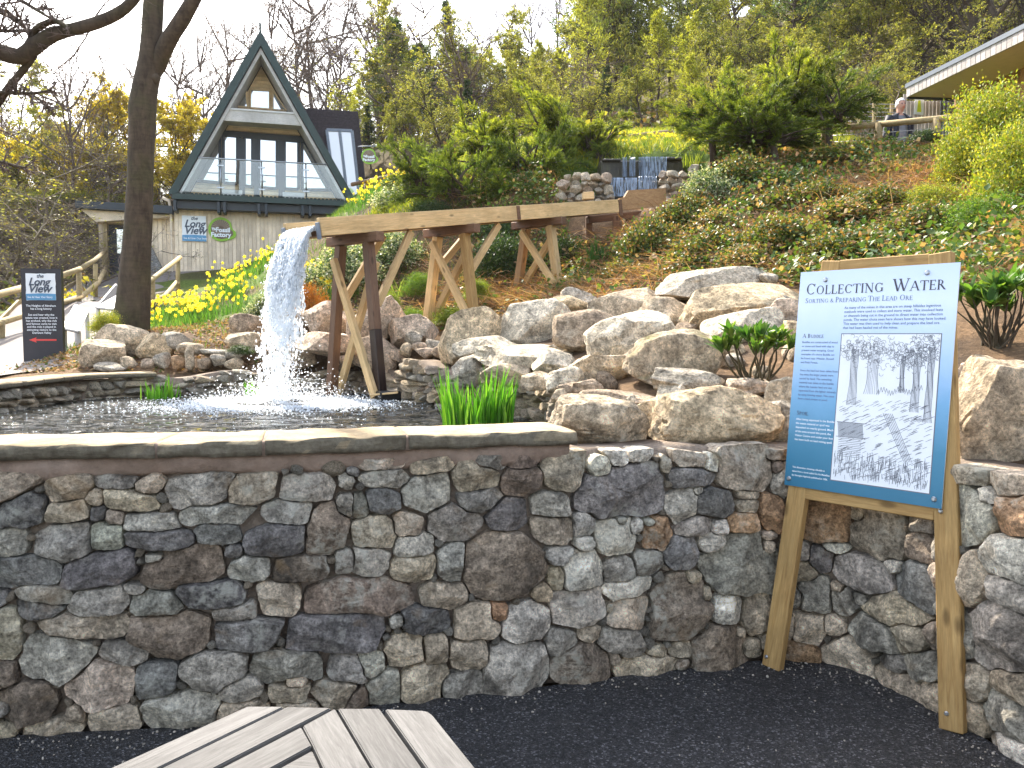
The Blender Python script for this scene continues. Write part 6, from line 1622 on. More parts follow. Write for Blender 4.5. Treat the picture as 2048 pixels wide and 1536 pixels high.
# open jacket: wrapped shell with sleeves and collar
JV = []; JF = []; na = 22; zs = [(1.455, .085, .075), (1.42, .16, .09), (1.36, .205, .125), (1.22, .205, .15), (1.05, .215, .16), (.90, .235, .17), (.78, .245, .175)]
for z, rx, ry in zs:
    g0 = .42 if z > 1.0 else .62
    for k in range(na):
        a = -math.pi / 2 + g0 + (2 * math.pi - 2 * g0) * k / (na - 1); JV.append((rx * math.cos(a), ry * math.sin(a), z))
for j in range(len(zs) - 1):
    for k in range(na - 1): i = j * na + k; JF.append((i, i + 1, i + na + 1, i + na))
me = npmesh('jacket', np.array(JV), np.array(JF), MT['navycloth'], True); jk = obj('jacket', me, man, PM)
sm_ = jk.modifiers.new('thickness', 'SOLIDIFY'); sm_.thickness = .018
for pts in ([Vb[8], (-.215, -.005, 1.30), Vb[9], (-.29, -.05, 1.05), Vb[10]], [Vb[12], (.215, .01, 1.30), Vb[13], (.25, -.02, 1.02), Vb[14]]):
    sl_ = pole('sleeve', [(p[0], p[1], p[2]) for p in pts], [.085, .075, .066, .06, .052], MT['navycloth'], None, 12)
    sl_.matrix_basis = PM; WM[sl_.name] = PM.copy(); sl_.parent = jk; sl_.matrix_parent_inverse = PM.inverted()
# ================================================================== VEGETATION TOOLS
def vtubes(P_, Rd, k=3):
    """P_ (N,n,3), Rd (N,n): all branches at once"""
    N, n, _ = P_.shape
    T = np.gradient(P_, axis=1); T /= (np.linalg.norm(T, axis=2, keepdims=True) + 1e-9)
    ref = np.where(np.abs(T[:, :1, 2:3]) < .8, np.array([[[0, 0, 1.0]]]), np.array([[[1.0, 0, 0]]]))
    A = np.cross(T, np.broadcast_to(ref, T.shape)); A /= (np.linalg.norm(A, axis=2, keepdims=True) + 1e-9); B = np.cross(T, A)
    ang = np.arange(k) * 2 * math.pi / k
    V = P_[:, :, None, :] + Rd[:, :, None, None] * (A[:, :, None, :] * np.cos(ang)[None, None, :, None] + B[:, :, None, :] * np.sin(ang)[None, None, :, None])
    base = (np.arange(N) * n * k)[:, None, None] + (np.arange(n - 1) * k)[None, :, None]; r_ = np.arange(k); nx_ = (r_ + 1) % k
    F_ = np.stack([base + r_, base + nx_, base + nx_ + k, base + r_ + k], -1).reshape(-1, 4)
    return V.reshape(-1, 3), F_
def unit(v): return v / (np.linalg.norm(v, axis=-1, keepdims=True) + 1e-9)
def leaves(c, d, nrm, L, W, fold=.25):
    """folded diamond leaves: base point, direction, normal, length, width"""
    d = unit(d); s = unit(np.cross(d, nrm)); n = np.cross(s, d)
    L = np.asarray(L)[:, None]; W = np.asarray(W)[:, None]
    V = np.stack([c, c + d * L * .5 + s * W * .5 + n * W * fold, c + d * L, c + d * L * .5 - s * W * .5 + n * W * fold], 1)
    i = np.arange(len(c))[:, None] * 4
    return V.reshape(-1, 3), np.concatenate([i + np.array([[0, 1, 2]]), i + np.array([[0, 2, 3]])], 0)
def blades(c, d, L, W, bend, r_):
    """grass-like blades: 2 segments, tapering, bending outwards"""
    d = unit(d); s = unit(np.cross(d, r_.normal(0, 1, d.shape))); out = unit(d * np.array([1, 1, 0]) + 1e-6)
    L = L[:, None]; W = W[:, None]; b = bend[:, None]
    m = c + d * L * .55 + out * L * b * .25; t_ = c + d * L * .93 + out * L * b + np.array([0, 0, -1]) * L * b * .35
    V = np.stack([c - s * W * .5, c + s * W * .5, m + s * W * .45, m - s * W * .45, t_], 1)
    i = np.arange(len(c))[:, None] * 5
    return V.reshape(-1, 3), i + np.array([[0, 1, 2, 3]]), i + np.array([[3, 2, 4]])
def mixcol(r_, n, cols, wts=None, var=.18):
    cols = np.array(cols); k = r_.choice(len(cols), n, p=wts); c = cols[k] * (1 + r_.normal(0, var, (n, 1)))
    return np.clip(c, .004, 1)
def children(P_, r_, per, t0, t1, ln, spread, upb, n=4, ratio=None):
    """spawn child branches from parents P_ (N,m,3)"""
    N, m, _ = P_.shape; par = np.repeat(np.arange(N), per); M = len(par)
    t_ = r_.uniform(t0, t1, M); f = t_ * (m - 1); i0 = np.minimum(f.astype(int), m - 2); w = (f - i0)[:, None]
    b = P_[par, i0] * (1 - w) + P_[par, i0 + 1] * w
    d = unit(P_[par, i0 + 1] - P_[par, i0]); L0 = np.linalg.norm(P_[par, -1] - P_[par, 0], axis=1)
    dd = unit(d * (1 - spread) + unit(r_.normal(0, 1, (M, 3))) * spread * 1.4 + np.array([0, 0, upb]))
    L = L0 * ln * r_.uniform(.6, 1.15, M) * (1.15 - .5 * t_)
    s = np.linspace(0, 1, n)[None, :, None]
    cur = r_.normal(0, .22, (M, 3)); cur[:, 2] += upb * .6
    C = b[:, None, :] + dd[:, None, :] * L[:, None, None] * s + cur[:, None, :] * L[:, None, None] * s ** 2 * .6
    C += r_.normal(0, .03, C.shape) * L[:, None, None] * s
    return C, par
def taper(N, n, r0, r1): return np.linspace(1, 0, n)[None, :] * (np.asarray(r0)[:, None] - r1) + r1

def make_bare(seed, H=10., r0=.20, n1=15, per=(7, 6, 4), spread=.42, leafcol=None, leaf_n=0, leaf_s=.12, low=.22, stems=1, upb=.25, wide=.42):
    r_ = np.random.default_rng(seed); m = 12
    tr_P = []; 
    for s in range(stems):
        z = np.linspace(0, 1, m); x = np.cumsum(r_.normal(0, .014, m)) * H; y = np.cumsum(r_.normal(0, .014, m)) * H
        if stems > 1:
            a = r_.uniform(0, 6.28); sp = r_.uniform(.25, .75); x = x + np.cos(a) * z ** .8 * H * sp; y = y + np.sin(a) * z ** .8 * H * sp
        tr_P.append(np.stack([x, y, z * H * (1 if stems == 1 else r_.uniform(.6, 1.))], -1))
    tr_P = np.array(tr_P)
    rad = np.linspace(1, .08, m) ** 1.1 * r0; rad[0] *= 1.35
    L1, _ = children(tr_P, r_, n1, low, .97, wide, .62, upb + .2, 6)
    L2, _ = children(L1, r_, per[0], .25, .98, .50, spread, upb, 4)
    L3, _ = children(L2, r_, per[1], .2, .98, .52, spread, upb * .7, 3)
    L4, _ = children(L3, r_, per[2], .2, 1, .60, spread, upb * .5, 3)
    V0, F0 = vtubes(tr_P, np.tile(rad, (len(tr_P), 1)), 9); V1, F1 = vtubes(L1, taper(len(L1), 6, np.full(len(L1), r0 * .36), r0 * .06), 6)
    trunk = npmesh('trunk', np.concatenate([V0, V1]), np.concatenate([F0, F1 + len(V0)]), None, True)
    V2, F2 = vtubes(L2, taper(len(L2), 4, np.full(len(L2), r0 * .11), r0 * .035), 4); V3, F3 = vtubes(L3, taper(len(L3), 3, np.full(len(L3), r0 * .05), r0 * .018), 3); V4, F4 = vtubes(L4, taper(len(L4), 3, np.full(len(L4), r0 * .026), r0 * .010), 3)
    twigs = npmesh('twigs', np.concatenate([V2, V3, V4]), np.concatenate([F2, F3 + len(V2), F4 + len(V2) + len(V3)]), None, False)
    lf = None
    if leaf_n:
        k = r_.integers(0, len(L4), leaf_n); w = r_.uniform(.2, 1, leaf_n)[:, None]; c = L4[k, 0] * (1 - w) + L4[k, 2] * w + r_.normal(0, .05, (leaf_n, 3)) * H / 10
        V, F_ = leaves(c, unit(r_.normal(0, 1, (leaf_n, 3))), unit(r_.normal(0, 1, (leaf_n, 3))), r_.uniform(.6, 1.3, leaf_n) * leaf_s, r_.uniform(.5, .9, leaf_n) * leaf_s)
        lf = npmesh('foliage', V, F_, MT['leaf'], False, np.repeat(mixcol(r_, leaf_n, leafcol), 4, axis=0))
    return trunk, twigs, lf
def make_pine(seed, H=10., r0=.13, cols=((.075, .125, .035), (.115, .165, .05)), start=.26, width=.235, nb=130, tuft=8, per=9, bl=.24, droop=.0):
    r_ = np.random.default_rng(seed); m = 12; z = np.linspace(0, 1, m)
    tp_ = np.stack([np.cumsum(r_.normal(0, .006, m)) * H, np.cumsum(r_.normal(0, .006, m)) * H, z * H], -1)[None]
    V0, F0 = vtubes(tp_, (np.linspace(1, .06, m) * r0)[None], 8)
    t_ = start + (1 - start) * r_.uniform(0, 1, nb) ** .85; t_ = np.sort(t_); a = r_.uniform(0, 6.28, nb)
    L = H * width * (1.08 - t_) / (1.08 - start) * r_.uniform(.55, 1.2, nb) * np.where(t_ < start + .12, .75, 1) + .12
    i0 = np.minimum((t_ * (m - 1)).astype(int), m - 2); w = (t_ * (m - 1) - i0)[:, None]; b = tp_[0][i0] * (1 - w) + tp_[0][i0 + 1] * w
    d = np.stack([np.cos(a), np.sin(a), .35 - droop + .5 * (t_ - start)], -1); s = np.linspace(0, 1, 4)[None, :, None]
    B1_ = b[:, None, :] + unit(d)[:, None, :] * L[:, None, None] * s + np.array([0, 0, .16])[None, None] * L[:, None, None] * s ** 2
    B2_, _ = children(B1_, r_, per, .30, 1.0, .42, .45, .12, 3)
    V1, F1 = vtubes(B1_, taper(nb, 4, np.full(nb, r0 * .22), r0 * .05), 4); V2, F2 = vtubes(B2_, taper(len(B2_), 3, np.full(len(B2_), r0 * .07), r0 * .03), 3)
    trunk = npmesh('trunk', np.concatenate([V0, V1, V2]), np.concatenate([F0, F1 + len(V0), F2 + len(V0) + len(V1)]), None, True)
    tips = B2_[:, -1]; dirs = unit(B2_[:, -1] - B2_[:, 0]); n = len(tips) * tuft
    c = np.repeat(tips, tuft, 0) - np.repeat(dirs, tuft, 0) * r_.uniform(0, .35, (n, 1)) * H / 10; dd = unit(np.repeat(dirs, tuft, 0) * .7 + r_.normal(0, .55, (n, 3)))
    V, F_ = leaves(c, dd, unit(r_.normal(0, 1, (n, 3))), r_.uniform(.6, 1.2, n) * bl, r_.uniform(.7, 1.2, n) * bl * .22, .1)
    clump = np.repeat(r_.uniform(.75, 1.3, len(tips)), tuft)[:, None]
    lf = npmesh('foliage', V, F_, MT['needle'], False, np.repeat(np.clip(mixcol(r_, n, cols) * clump, 0, 1), 4, axis=0))
    return trunk, None, lf
PROTO = {}
LARCH = ((.38, .39, .055), (.52, .50, .075), (.28, .31, .05)); YEL = ((.50, .38, .03), (.60, .47, .05), (.36, .30, .04)); OLV = ((.30, .29, .06), (.42, .39, .08), (.20, .23, .05)); BUD = ((.16, .09, .06), (.12, .075, .05)); HAZ = ((.30, .29, .06), (.22, .17, .07), (.36, .34, .08))
PROTO['D1'] = ('twig', make_bare(1, 10, .17, 16, (7, 6, 4), .42, BUD, 1500, .07)); PROTO['D2'] = ('twig', make_bare(2, 10, .15, 18, (7, 6, 4), .46, BUD, 1500, .07, .3))
PROTO['D3'] = ('bark', make_bare(3, 10, .26, 13, (7, 6, 4), .55, OLV, 2600, .10, .25, 1, .12, .55))
PROTO['H1'] = ('twig2', make_bare(4, 10, .11, 12, (6, 5, 4), .5, HAZ, 1500, .13, .15, 6, .15, .40)); PROTO['H2'] = ('twig', make_bare(5, 10, .11, 12, (6, 5, 4), .55, HAZ, 1000, .13, .15, 6, .10, .42))
PROTO['Y1'] = ('bark', make_bare(6, 10, .15, 15, (6, 5, 4), .5, YEL, 15000, .17, .15)); PROTO['O1'] = ('pinebark', make_bare(7, 10, .16, 16, (6, 5, 4), .5, OLV, 12000, .15, .15)); PROTO['O2'] = ('bark', make_bare(8, 10, .14, 16, (6, 5, 4), .55, OLV, 9000, .14, .2, 2))
PROTO['L1'] = ('pinebark', make_pine(9, 10, .11, LARCH, .22, .20, 110, 9, 9, .20, .15)); PROTO['L2'] = ('pinebark', make_pine(10, 10, .10, LARCH, .30, .15, 80, 9, 9, .20, .2))
PROTO['P1'] = ('pinebark', make_pine(11, 10, .13)); PROTO['P2'] = ('pinebark', make_pine(12, 10, .13, ((.085, .135, .045), (.13, .18, .06)), .40, .25, 115, 9, 9, .26)); PROTO['P3'] = ('pinebark', make_pine(13, 10, .12, ((.045, .078, .038), (.075, .11, .05)), .16, .16, 130, 8, 8, .22, .05))
PROTO['P4'] = ('pinebark', make_pine(14, 10, .14, ((.17, .21, .045), (.25, .28, .06)), .42, .24, 115, 9, 9, .25))
LAB = {'D1': ('bare_tree', 'bare twiggy deciduous tree on the wooded skyline'), 'D2': ('bare_tree', 'bare purplish deciduous tree behind the house and pines'), 'D3': ('bare_tree', 'big dark limbed tree with mossy branches on the steep wooded slope'),
       'H1': ('hazel_bush', 'tangled many stemmed hazel bush with pale buds beside the porch'), 'H2': ('hazel_bush', 'brown tangled many stemmed thicket bush at the wood edge'), 'Y1': ('yellow_tree', 'yellow leaved tree behind the porch roof'),
       'O1': ('olive_tree', 'olive green budding tree in the wood'), 'O2': ('olive_tree', 'twin stemmed olive green budding tree on the slope'), 'L1': ('larch_tree', 'fresh yellow green larch tree on the slope'), 'L2': ('larch_tree', 'thin yellow green larch with long bare trunk'),
       'P1': ('pine_tree', 'dark green pine tree with rounded crown'), 'P2': ('pine_tree', 'tall pine tree with bare lower trunk'), 'P3': ('pine_tree', 'blackish green dense conifer with pointed top'), 'P4': ('pine_tree', 'light green pine tree high on the slope')}
TREES = [(30, 38, 235, 'O1'), (95, 46, 205, 'D1'), (150, 36, 165, 'D2'), (40, 29, 340, 'H1'), (130, 37, 395, 'H2'), (0, 27, 430, 'H1'), (55, 25, 430, 'H2'), (165, 38, 410, 'H1'), (105, 36, 360, 'H1'), (205, 40, 265, 'Y1'), (245, 39, 235, 'Y1'), (345, 37, 275, 'Y1'), (390, 39, 255, 'Y1'), (180, 45, 330, 'H2'), (300, 40, 340, 'H1'), (60, 50, 300, 'O2'), (120, 52, 290, 'Y1'), (-30, 34, 300, 'H2'), (20, 60, 260, 'D2'),
  (320, 48, 150, 'D1'), (370, 52, 130, 'D2'), (420, 50, 105, 'D1'), (470, 54, 80, 'D2'), (560, 52, 35, 'D1'), (600, 50, 15, 'D2'), (640, 54, 10, 'D1'), (690, 50, 35, 'D2'), (735, 48, 55, 'D1'), (250, 55, 190, 'D2'), (210, 50, 215, 'D1'), (760, 56, 20, 'D2'), (660, 44, 110, 'D2'), (860, 58, 10, 'D1'),
  (770, 38, 130, 'P2'), (793, 36, 45, 'P1'), (845, 40, 95, 'P2'), (905, 39, 5, 'P3'), (872, 34, 150, 'P1'), (925, 36, 95, 'P1'), (965, 42, 115, 'P2'), (1003, 40, 140, 'P1'), (940, 30, 215, 'P3'), (745, 33, 230, 'P3'), (815, 31, 225, 'O1'), (1045, 36, 175, 'P2'),
  (1010, 60, 45, 'D1'), (1060, 58, 20, 'D2'), (1110, 60, -20, 'D1'), (960, 62, 60, 'D2'), (1160, 60, -60, 'D1'),
  (1078, 40, 85, 'L1'), (1120, 42, 95, 'L1'), (1150, 36, 150, 'P1'), (1195, 44, -70, 'P4'), (1222, 40, -110, 'P4'), (1175, 50, -60, 'P2'), (1262, 42, -120, 'P4'), (1300, 40, -60, 'L2'), (1315, 34, 20, 'L1'), (1250, 33, 155, 'P1'), (1340, 44, -110, 'L1'), (1372, 40, -80, 'P4'), (1205, 31, 190, 'P3'), (1280, 30, 190, 'O1'), (1100, 31, 215, 'L1'), (1160, 28, 245, 'O2'), (1020, 30, 235, 'O1'), (900, 28, 270, 'O2'),
  (1430, 42, -60, 'L1'), (1470, 48, -90, 'O1'), (1510, 34, 40, 'O1'), (1445, 30, 110, 'O2'), (1577, 35, -160, 'P2'), (1545, 44, -100, 'D3'), (1620, 42, -80, 'O1'), (1660, 32, 70, 'O1'), (1700, 40, -120, 'D3'), (1740, 30, 110, 'O2'), (1770, 38, -100, 'D3'), (1830, 36, -140, 'D3'), (1880, 32, -160, 'D3'), (1935, 30, -200, 'D3'), (1985, 29, -210, 'D3'), (2035, 31, -190, 'D3'), (1800, 28, 90, 'O2'), (1880, 42, -60, 'O1'), (1400, 36, 30, 'O1'), (1480, 26, 170, 'O2'), (1560, 26, 150, 'O1'), (1640, 25, 150, 'O2'), (1720, 24.5, 165, 'H1'), (1380, 27, 190, 'L1'), (1950, 44, -120, 'O1'), (2080, 36, -150, 'D3'), (1350, 60, -150, 'D2'), (1600, 60, -180, 'O1'), (1750, 60, -180, 'O1'), (1250, 64, -120, 'D1'), (1450, 64, -150, 'O1'), (1900, 60, -200, 'D3')]
for kx in range(100):        # second and third rows that close the wood
    rx = np.random.default_rng(500 + kx); px = rx.uniform(700, 2100); TREES.append((px, rx.uniform(32, 70), rx.uniform(-130, 170) if px > 1150 else rx.uniform(70, 230), ['O1', 'O2', 'L1', 'D2', 'L2', 'P4', 'O1', 'H2'][kx % 8]))
for kx in range(16):
    rx = np.random.default_rng(900 + kx); px = rx.uniform(-120, 330); TREES.append((px, rx.uniform(37, 62), rx.uniform(250, 400), ['H1', 'H2', 'O2', 'Y1'][kx % 4]))
KIND = {'D1': 'bare twiggy tree', 'D2': 'bare purplish tree', 'D3': 'big dark limbed mossy tree', 'H1': 'tangled hazel bush with pale buds', 'H2': 'brown tangled thicket bush', 'Y1': 'yellow leaved tree', 'O1': 'olive green budding tree', 'O2': 'twin stemmed olive tree', 'L1': 'fresh yellow green larch', 'L2': 'thin larch with bare trunk', 'P1': 'dark green pine', 'P2': 'pine with bare lower trunk', 'P3': 'blackish green conifer', 'P4': 'light green pine'}
rt = np.random.default_rng(77)
for px, Y, ptop, kd in TREES:
    X = (px - 1024) / FPX * Y * 1.0; zb = gz(X, Y) - .15; top = at(px, ptop, Y).z; h = max(2.6, top - zb)
    bk, (tm, tw, lf) = PROTO[kd]; nm, lab = LAB[kd]
    zone = [z_ for lim, z_ in ((60, 'beyond the path fence'), (170, 'left of the porch roof'), (340, 'behind the porch roof'), (720, 'behind the A-frame house'), (880, 'between the house and the junipers'), (1060, 'behind the dark junipers'), (1240, 'above the cascade stones'), (1400, 'on the slope over the cascade'), (1560, 'behind the sunlit crest juniper'), (1720, 'behind the tall crest juniper'), (9999, 'above the timber building')) if px < lim][0]
    lab = ('low ' if h < 5 else 'tall ' if h > 9 else '') + KIND[kd] + ' ' + ('in front, ' if Y < 34 else 'farther back, ' if Y > 50 else '') + zone
    root = thing(nm, (X, Y, zb), lab, 'tree' if 'bush' not in nm else 'bush', 'set: ' + lab)
    s = h / 10; wf_ = {'D3': 1.15, 'H1': 1.6, 'H2': 1.6}.get(kd, 1.0) * rt.uniform(.9, 1.15) * (1.0 if h > 6 else 1.25)
    Mx = Matrix.Translation((X, Y, zb)) @ Matrix.Rotation(rt.uniform(0, 6.28), 4, 'Z') @ Matrix.Diagonal((s * wf_, s * wf_, s, 1))
    for nme, me in (('trunk', tm), ('twigs', tw), ('foliage', lf)):
        if me is None: continue
        if not me.materials: me.materials.append(MT[bk])
        obj(nme, me, root, Mx)

# ================================================================== NEAR BEECH AND OVERHANGING LIMBS
def limb(pts, Y0, wob=0, rr=None):
    P_ = np.array([list(at(x, y, Y0 + dy)) for x, y, w, dy in pts]); Rr = np.array([w * (Y0 + dy) / FPX / 2 for x, y, w, dy in pts])
    c = catmull(P_, .09); u = np.linspace(0, 1, len(c)); q = np.linspace(0, 1, len(P_))
    # arc-length matched radii
    d0 = np.concatenate([[0], np.cumsum(np.linalg.norm(np.diff(P_, axis=0), axis=1))]); d1 = np.concatenate([[0], np.cumsum(np.linalg.norm(np.diff(c, axis=0), axis=1))])
    rad = np.interp(d1 / d1[-1], d0 / d0[-1], Rr); return c, rad
def limb_mesh(name, br, mat, parent, k=18, amp=.05):
    V, F_ = tubes(br, k); 
    cen = np.concatenate([np.repeat(b[0], k, 0) for b in br]); o = V - cen
    V = cen + o * (1 + amp * fbm(V * np.array([5, 5, 2.2]), 7, 3))[:, None]
    return obj(name, npmesh(name, V, F_, mat, True), parent)
BY = 12.3
beech = thing('beech_tree', at(262, 660, BY), 'tall beech with bare grey brown trunk beside the path', 'tree')
tr = limb([(258, 690, 84, 0), (262, 650, 70, 0), (268, 580, 60, 0), (276, 470, 53, 0), (281, 360, 49, 0), (283, 270, 50, 0), (284, 215, 52, 0), (291, 165, 46, 0), (300, 110, 41, 0), (305, 40, 38, 0), (308, -40, 36, 0), (300, -160, 32, .1), (290, -330, 26, .2), (300, -520, 18, .3), (310, -700, 8, .4)], BY)
b1 = limb([(300, 168, 20, .05), (316, 130, 32, .02), (335, 85, 31, -.1), (368, 32, 29, -.2), (396, -20, 27, -.3), (440, -120, 24, -.5), (500, -260, 18, -.6), (560, -420, 8, -.7)], BY)
limb_mesh('trunk', [tr], MT['bark'], beech); limb_mesh('limb', [b1], MT['bark'], beech, 14)
limb_mesh('knot', [limb([(306, 150, 14, -.02), (311, 158, 22, -.04), (310, 168, 8, -.02)], BY)], MT['bark'], beech, 10)
ovl = thing('overhanging_tree', at(-220, 720, 9.5), 'dark leafless tree reaching its limbs in from the left above the path', 'tree')
OY = 9.5
LM = [limb([(-230, 760, 95, 0), (-225, 400, 80, 0), (-180, 220, 70, 0), (-110, 120, 48, 0), (-50, 98, 38, 0), (0, 104, 33, 0), (40, 113, 30, 0), (70, 92, 31, 0), (105, 70, 27, 0), (150, 58, 24, 0), (195, 45, 24, 0), (235, 27, 22, 0), (265, 2, 20, 0), (300, -50, 16, 0), (330, -120, 10, 0)], OY),
      limb([(58, 92, 16, 0), (66, 68, 13, 0), (82, 50, 11, -.1), (112, 42, 11, -.1), (135, 55, 6, -.2)], OY), limb([(68, 110, 14, 0), (48, 138, 13, .1), (20, 172, 14, .1), (0, 200, 15, .2), (-30, 240, 14, .2), (-80, 300, 13, .3)], OY),
      limb([(-60, 20, 16, .3), (0, 22, 13, .2), (35, 42, 10, .1), (60, 66, 5, 0)], OY), limb([(-10, 184, 7, .1), (40, 187, 6, 0), (70, 186, 5, 0), (102, 180, 3, 0)], OY), limb([(60, 185, 3, 0), (85, 205, 3, -.1), (105, 225, 2, -.1)], OY),
      limb([(-40, 62, 8, .2), (30, 62, 6, .1), (70, 60, 4, 0)], OY), limb([(-40, 330, 10, .4), (0, 325, 8, .3), (30, 332, 6, .3), (52, 335, 4, .2)], OY), limb([(-20, -30, 10, .2), (40, 0, 8, .1), (90, 30, 6, 0), (130, 52, 4, 0)], OY)]
for k_, l_ in enumerate(LM): limb_mesh('trunk' if k_ == 0 else 'limb', [l_], MT['bark'], ovl, 14 if k_ == 0 else 10, .07)
rb = np.random.default_rng(31)
def resample(c, n): 
    i = np.linspace(0, len(c) - 1, n); j = np.minimum(i.astype(int), len(c) - 2); w = (i - j)[:, None]; return c[j] * (1 - w) + c[j + 1] * w
main = [resample(LM[0][0][int(len(LM[0][0]) * .45):], 6)] + [resample(l[0], 6) for l in LM[1:]]
S1, _ = children(np.array(main), rb, 10, .1, 1, .34, .62, .02, 4); S2, _ = children(S1, rb, 7, .15, 1, .5, .5, -.05, 4); S3, _ = children(S2, rb, 5, .2, 1, .5, .5, -.04, 3)
Va, Fa = vtubes(S1, taper(len(S1), 4, np.full(len(S1), .015), .005), 4); Vb_, Fb_ = vtubes(S2, taper(len(S2), 4, np.full(len(S2), .007), .003), 3); Vc, Fc = vtubes(S3, taper(len(S3), 3, np.full(len(S3), .004), .002), 3)
tw_ = obj('twigs', npmesh('twigs', np.concatenate([Va, Vb_, Vc]), np.concatenate([Fa, Fb_ + len(Va), Fc + len(Va) + len(Vb_)]), MT['twig'], False), ovl); tw_['kind'] = 'stuff'

# ================================================================== JUNIPERS AND SHRUBS
def make_juniper(seed, cols, ns=50, per=22, tuft=16):
    """unit bush: about 1 wide (radius), spreading plumes"""
    r_ = np.random.default_rng(seed); a = r_.uniform(0, 6.28, ns); el_ = r_.uniform(-.10, 1.05, ns)
    L = r_.uniform(.45, 1.30, ns); d = np.stack([np.cos(a) * np.cos(el_), np.sin(a) * np.cos(el_), np.sin(el_) * 1.0], -1)
    s = np.linspace(0, 1, 6)[None, :, None]; st_ = np.stack([r_.normal(0, .18, ns), r_.normal(0, .18, ns), r_.uniform(-.2, .1, ns)], -1)
    P_ = st_[:, None, :] + d[:, None, :] * L[:, None, None] * s + np.array([0, 0, .25])[None, None] * (s * (1 - s)) * 1.2 + np.array([0, 0, -.12])[None, None] * s ** 3
    P_ += r_.normal(0, .03, P_.shape) * s
    C1, _ = children(P_, r_, per, .30, 1.0, .22, .24, .05, 3)
    V1, F1 = vtubes(P_, taper(ns, 6, np.full(ns, .028), .004), 5)
    stem = npmesh('stems', V1, F1, MT['pinebark'], True)
    n = len(C1) * tuft; w = r_.uniform(0, 1.1, n)[:, None]; k = np.repeat(np.arange(len(C1)), tuft)
    c = C1[k, 0] * (1 - w) + C1[k, 2] * w + r_.normal(0, .018, (n, 3)); d2 = unit(C1[k, 2] - C1[k, 0]); dd = unit(d2 + r_.normal(0, .42, (n, 3)) + np.array([0, 0, .12]))
    V, F_ = leaves(c, dd, unit(r_.normal(0, 1, (n, 3))), r_.uniform(.05, .10, n), r_.uniform(.012, .024, n), .15)
    tip = np.clip(w[:, 0], 0, 1)[:, None] * .65
    col = mixcol(r_, n, [cols[0], cols[1]]); col = col * (1 - tip) + np.array(cols[2]) * tip * (1 + r_.normal(0, .2, (n, 1)))
    col = col * np.repeat(np.repeat(r_.uniform(.7, 1.25, ns), per), tuft)[:, None]
    return stem, npmesh('foliage', V, F_, MT['needle'], False, np.repeat(np.clip(col, .004, 1), 4, axis=0))
JC = ((.032, .066, .015), (.058, .105, .020), (.23, .27, .035)); JC2 = ((.050, .09, .016), (.09, .14, .022), (.40, .41, .05))
JP = [make_juniper(61, JC), make_juniper(62, JC), make_juniper(63, JC2), make_juniper(64, JC2)]
JUN = [(860, 335, 150, 150, 15.4, 0, 'dark spreading juniper nearest the daffodil bank'), (930, 345, 190, 190, 15.0, 1, 'dense dark juniper with drooping plumes above the chute'), (975, 275, 190, 130, 16.0, 2, 'lighter green juniper behind the dense dark one'), (1062, 300, 180, 170, 15.6, 1, 'juniper with upright plumes right of the dense dark one'), (1120, 235, 190, 150, 16.8, 2, 'pale tipped juniper high above the cascade stones'), (1185, 265, 130, 120, 16.6, 3, 'open yellow green juniper with bare stems beside the cascade'), (1018, 375, 130, 90, 14.6, 0, 'low dark juniper just above the chute'), (1200, 300, 60, 46, 15.9, 0, 'small green juniper tuft left of the upper ledge'),
  (1420, 215, 170, 150, 14.6, 2, 'sunlit juniper at the left end of the big group on the crest'), (1500, 225, 220, 160, 14.2, 1, 'broad dark juniper in the middle of the group on the crest'), (1585, 165, 200, 170, 14.8, 2, 'tall juniper with flaring plumes on the crest'), (1655, 195, 170, 150, 14.4, 0, 'dark juniper at the right end of the crest group'), (1545, 255, 200, 90, 13.8, 0, 'shaded low juniper under the crest group')]
for px, py, w, h, Y, v, lab in JUN:
    c = at(px, py, Y); hw = w * Y / FPX / 2; hh = h * Y / FPX / 2; zb = gz(c.x, Y)
    root = thing('juniper_bush', (c.x, Y, zb), lab, 'bush', 'junipers on the bank')
    st, fo_ = JP[v]; Mx = Matrix.Translation((c.x, Y, c.z - hh * .55)) @ Matrix.Rotation(rt.uniform(0, 6.28), 4, 'Z') @ Matrix.Diagonal((hw * 1.2, hw * .95, hh * 1.30, 1))
    obj('stems', st, root, Mx); obj('foliage', fo_, root, Mx)
    pole('trunk', [(c.x + .1, Y, zb - .2), (c.x, Y, c.z - hh * .3)], [.07, .05], MT['pinebark'], root, 8)
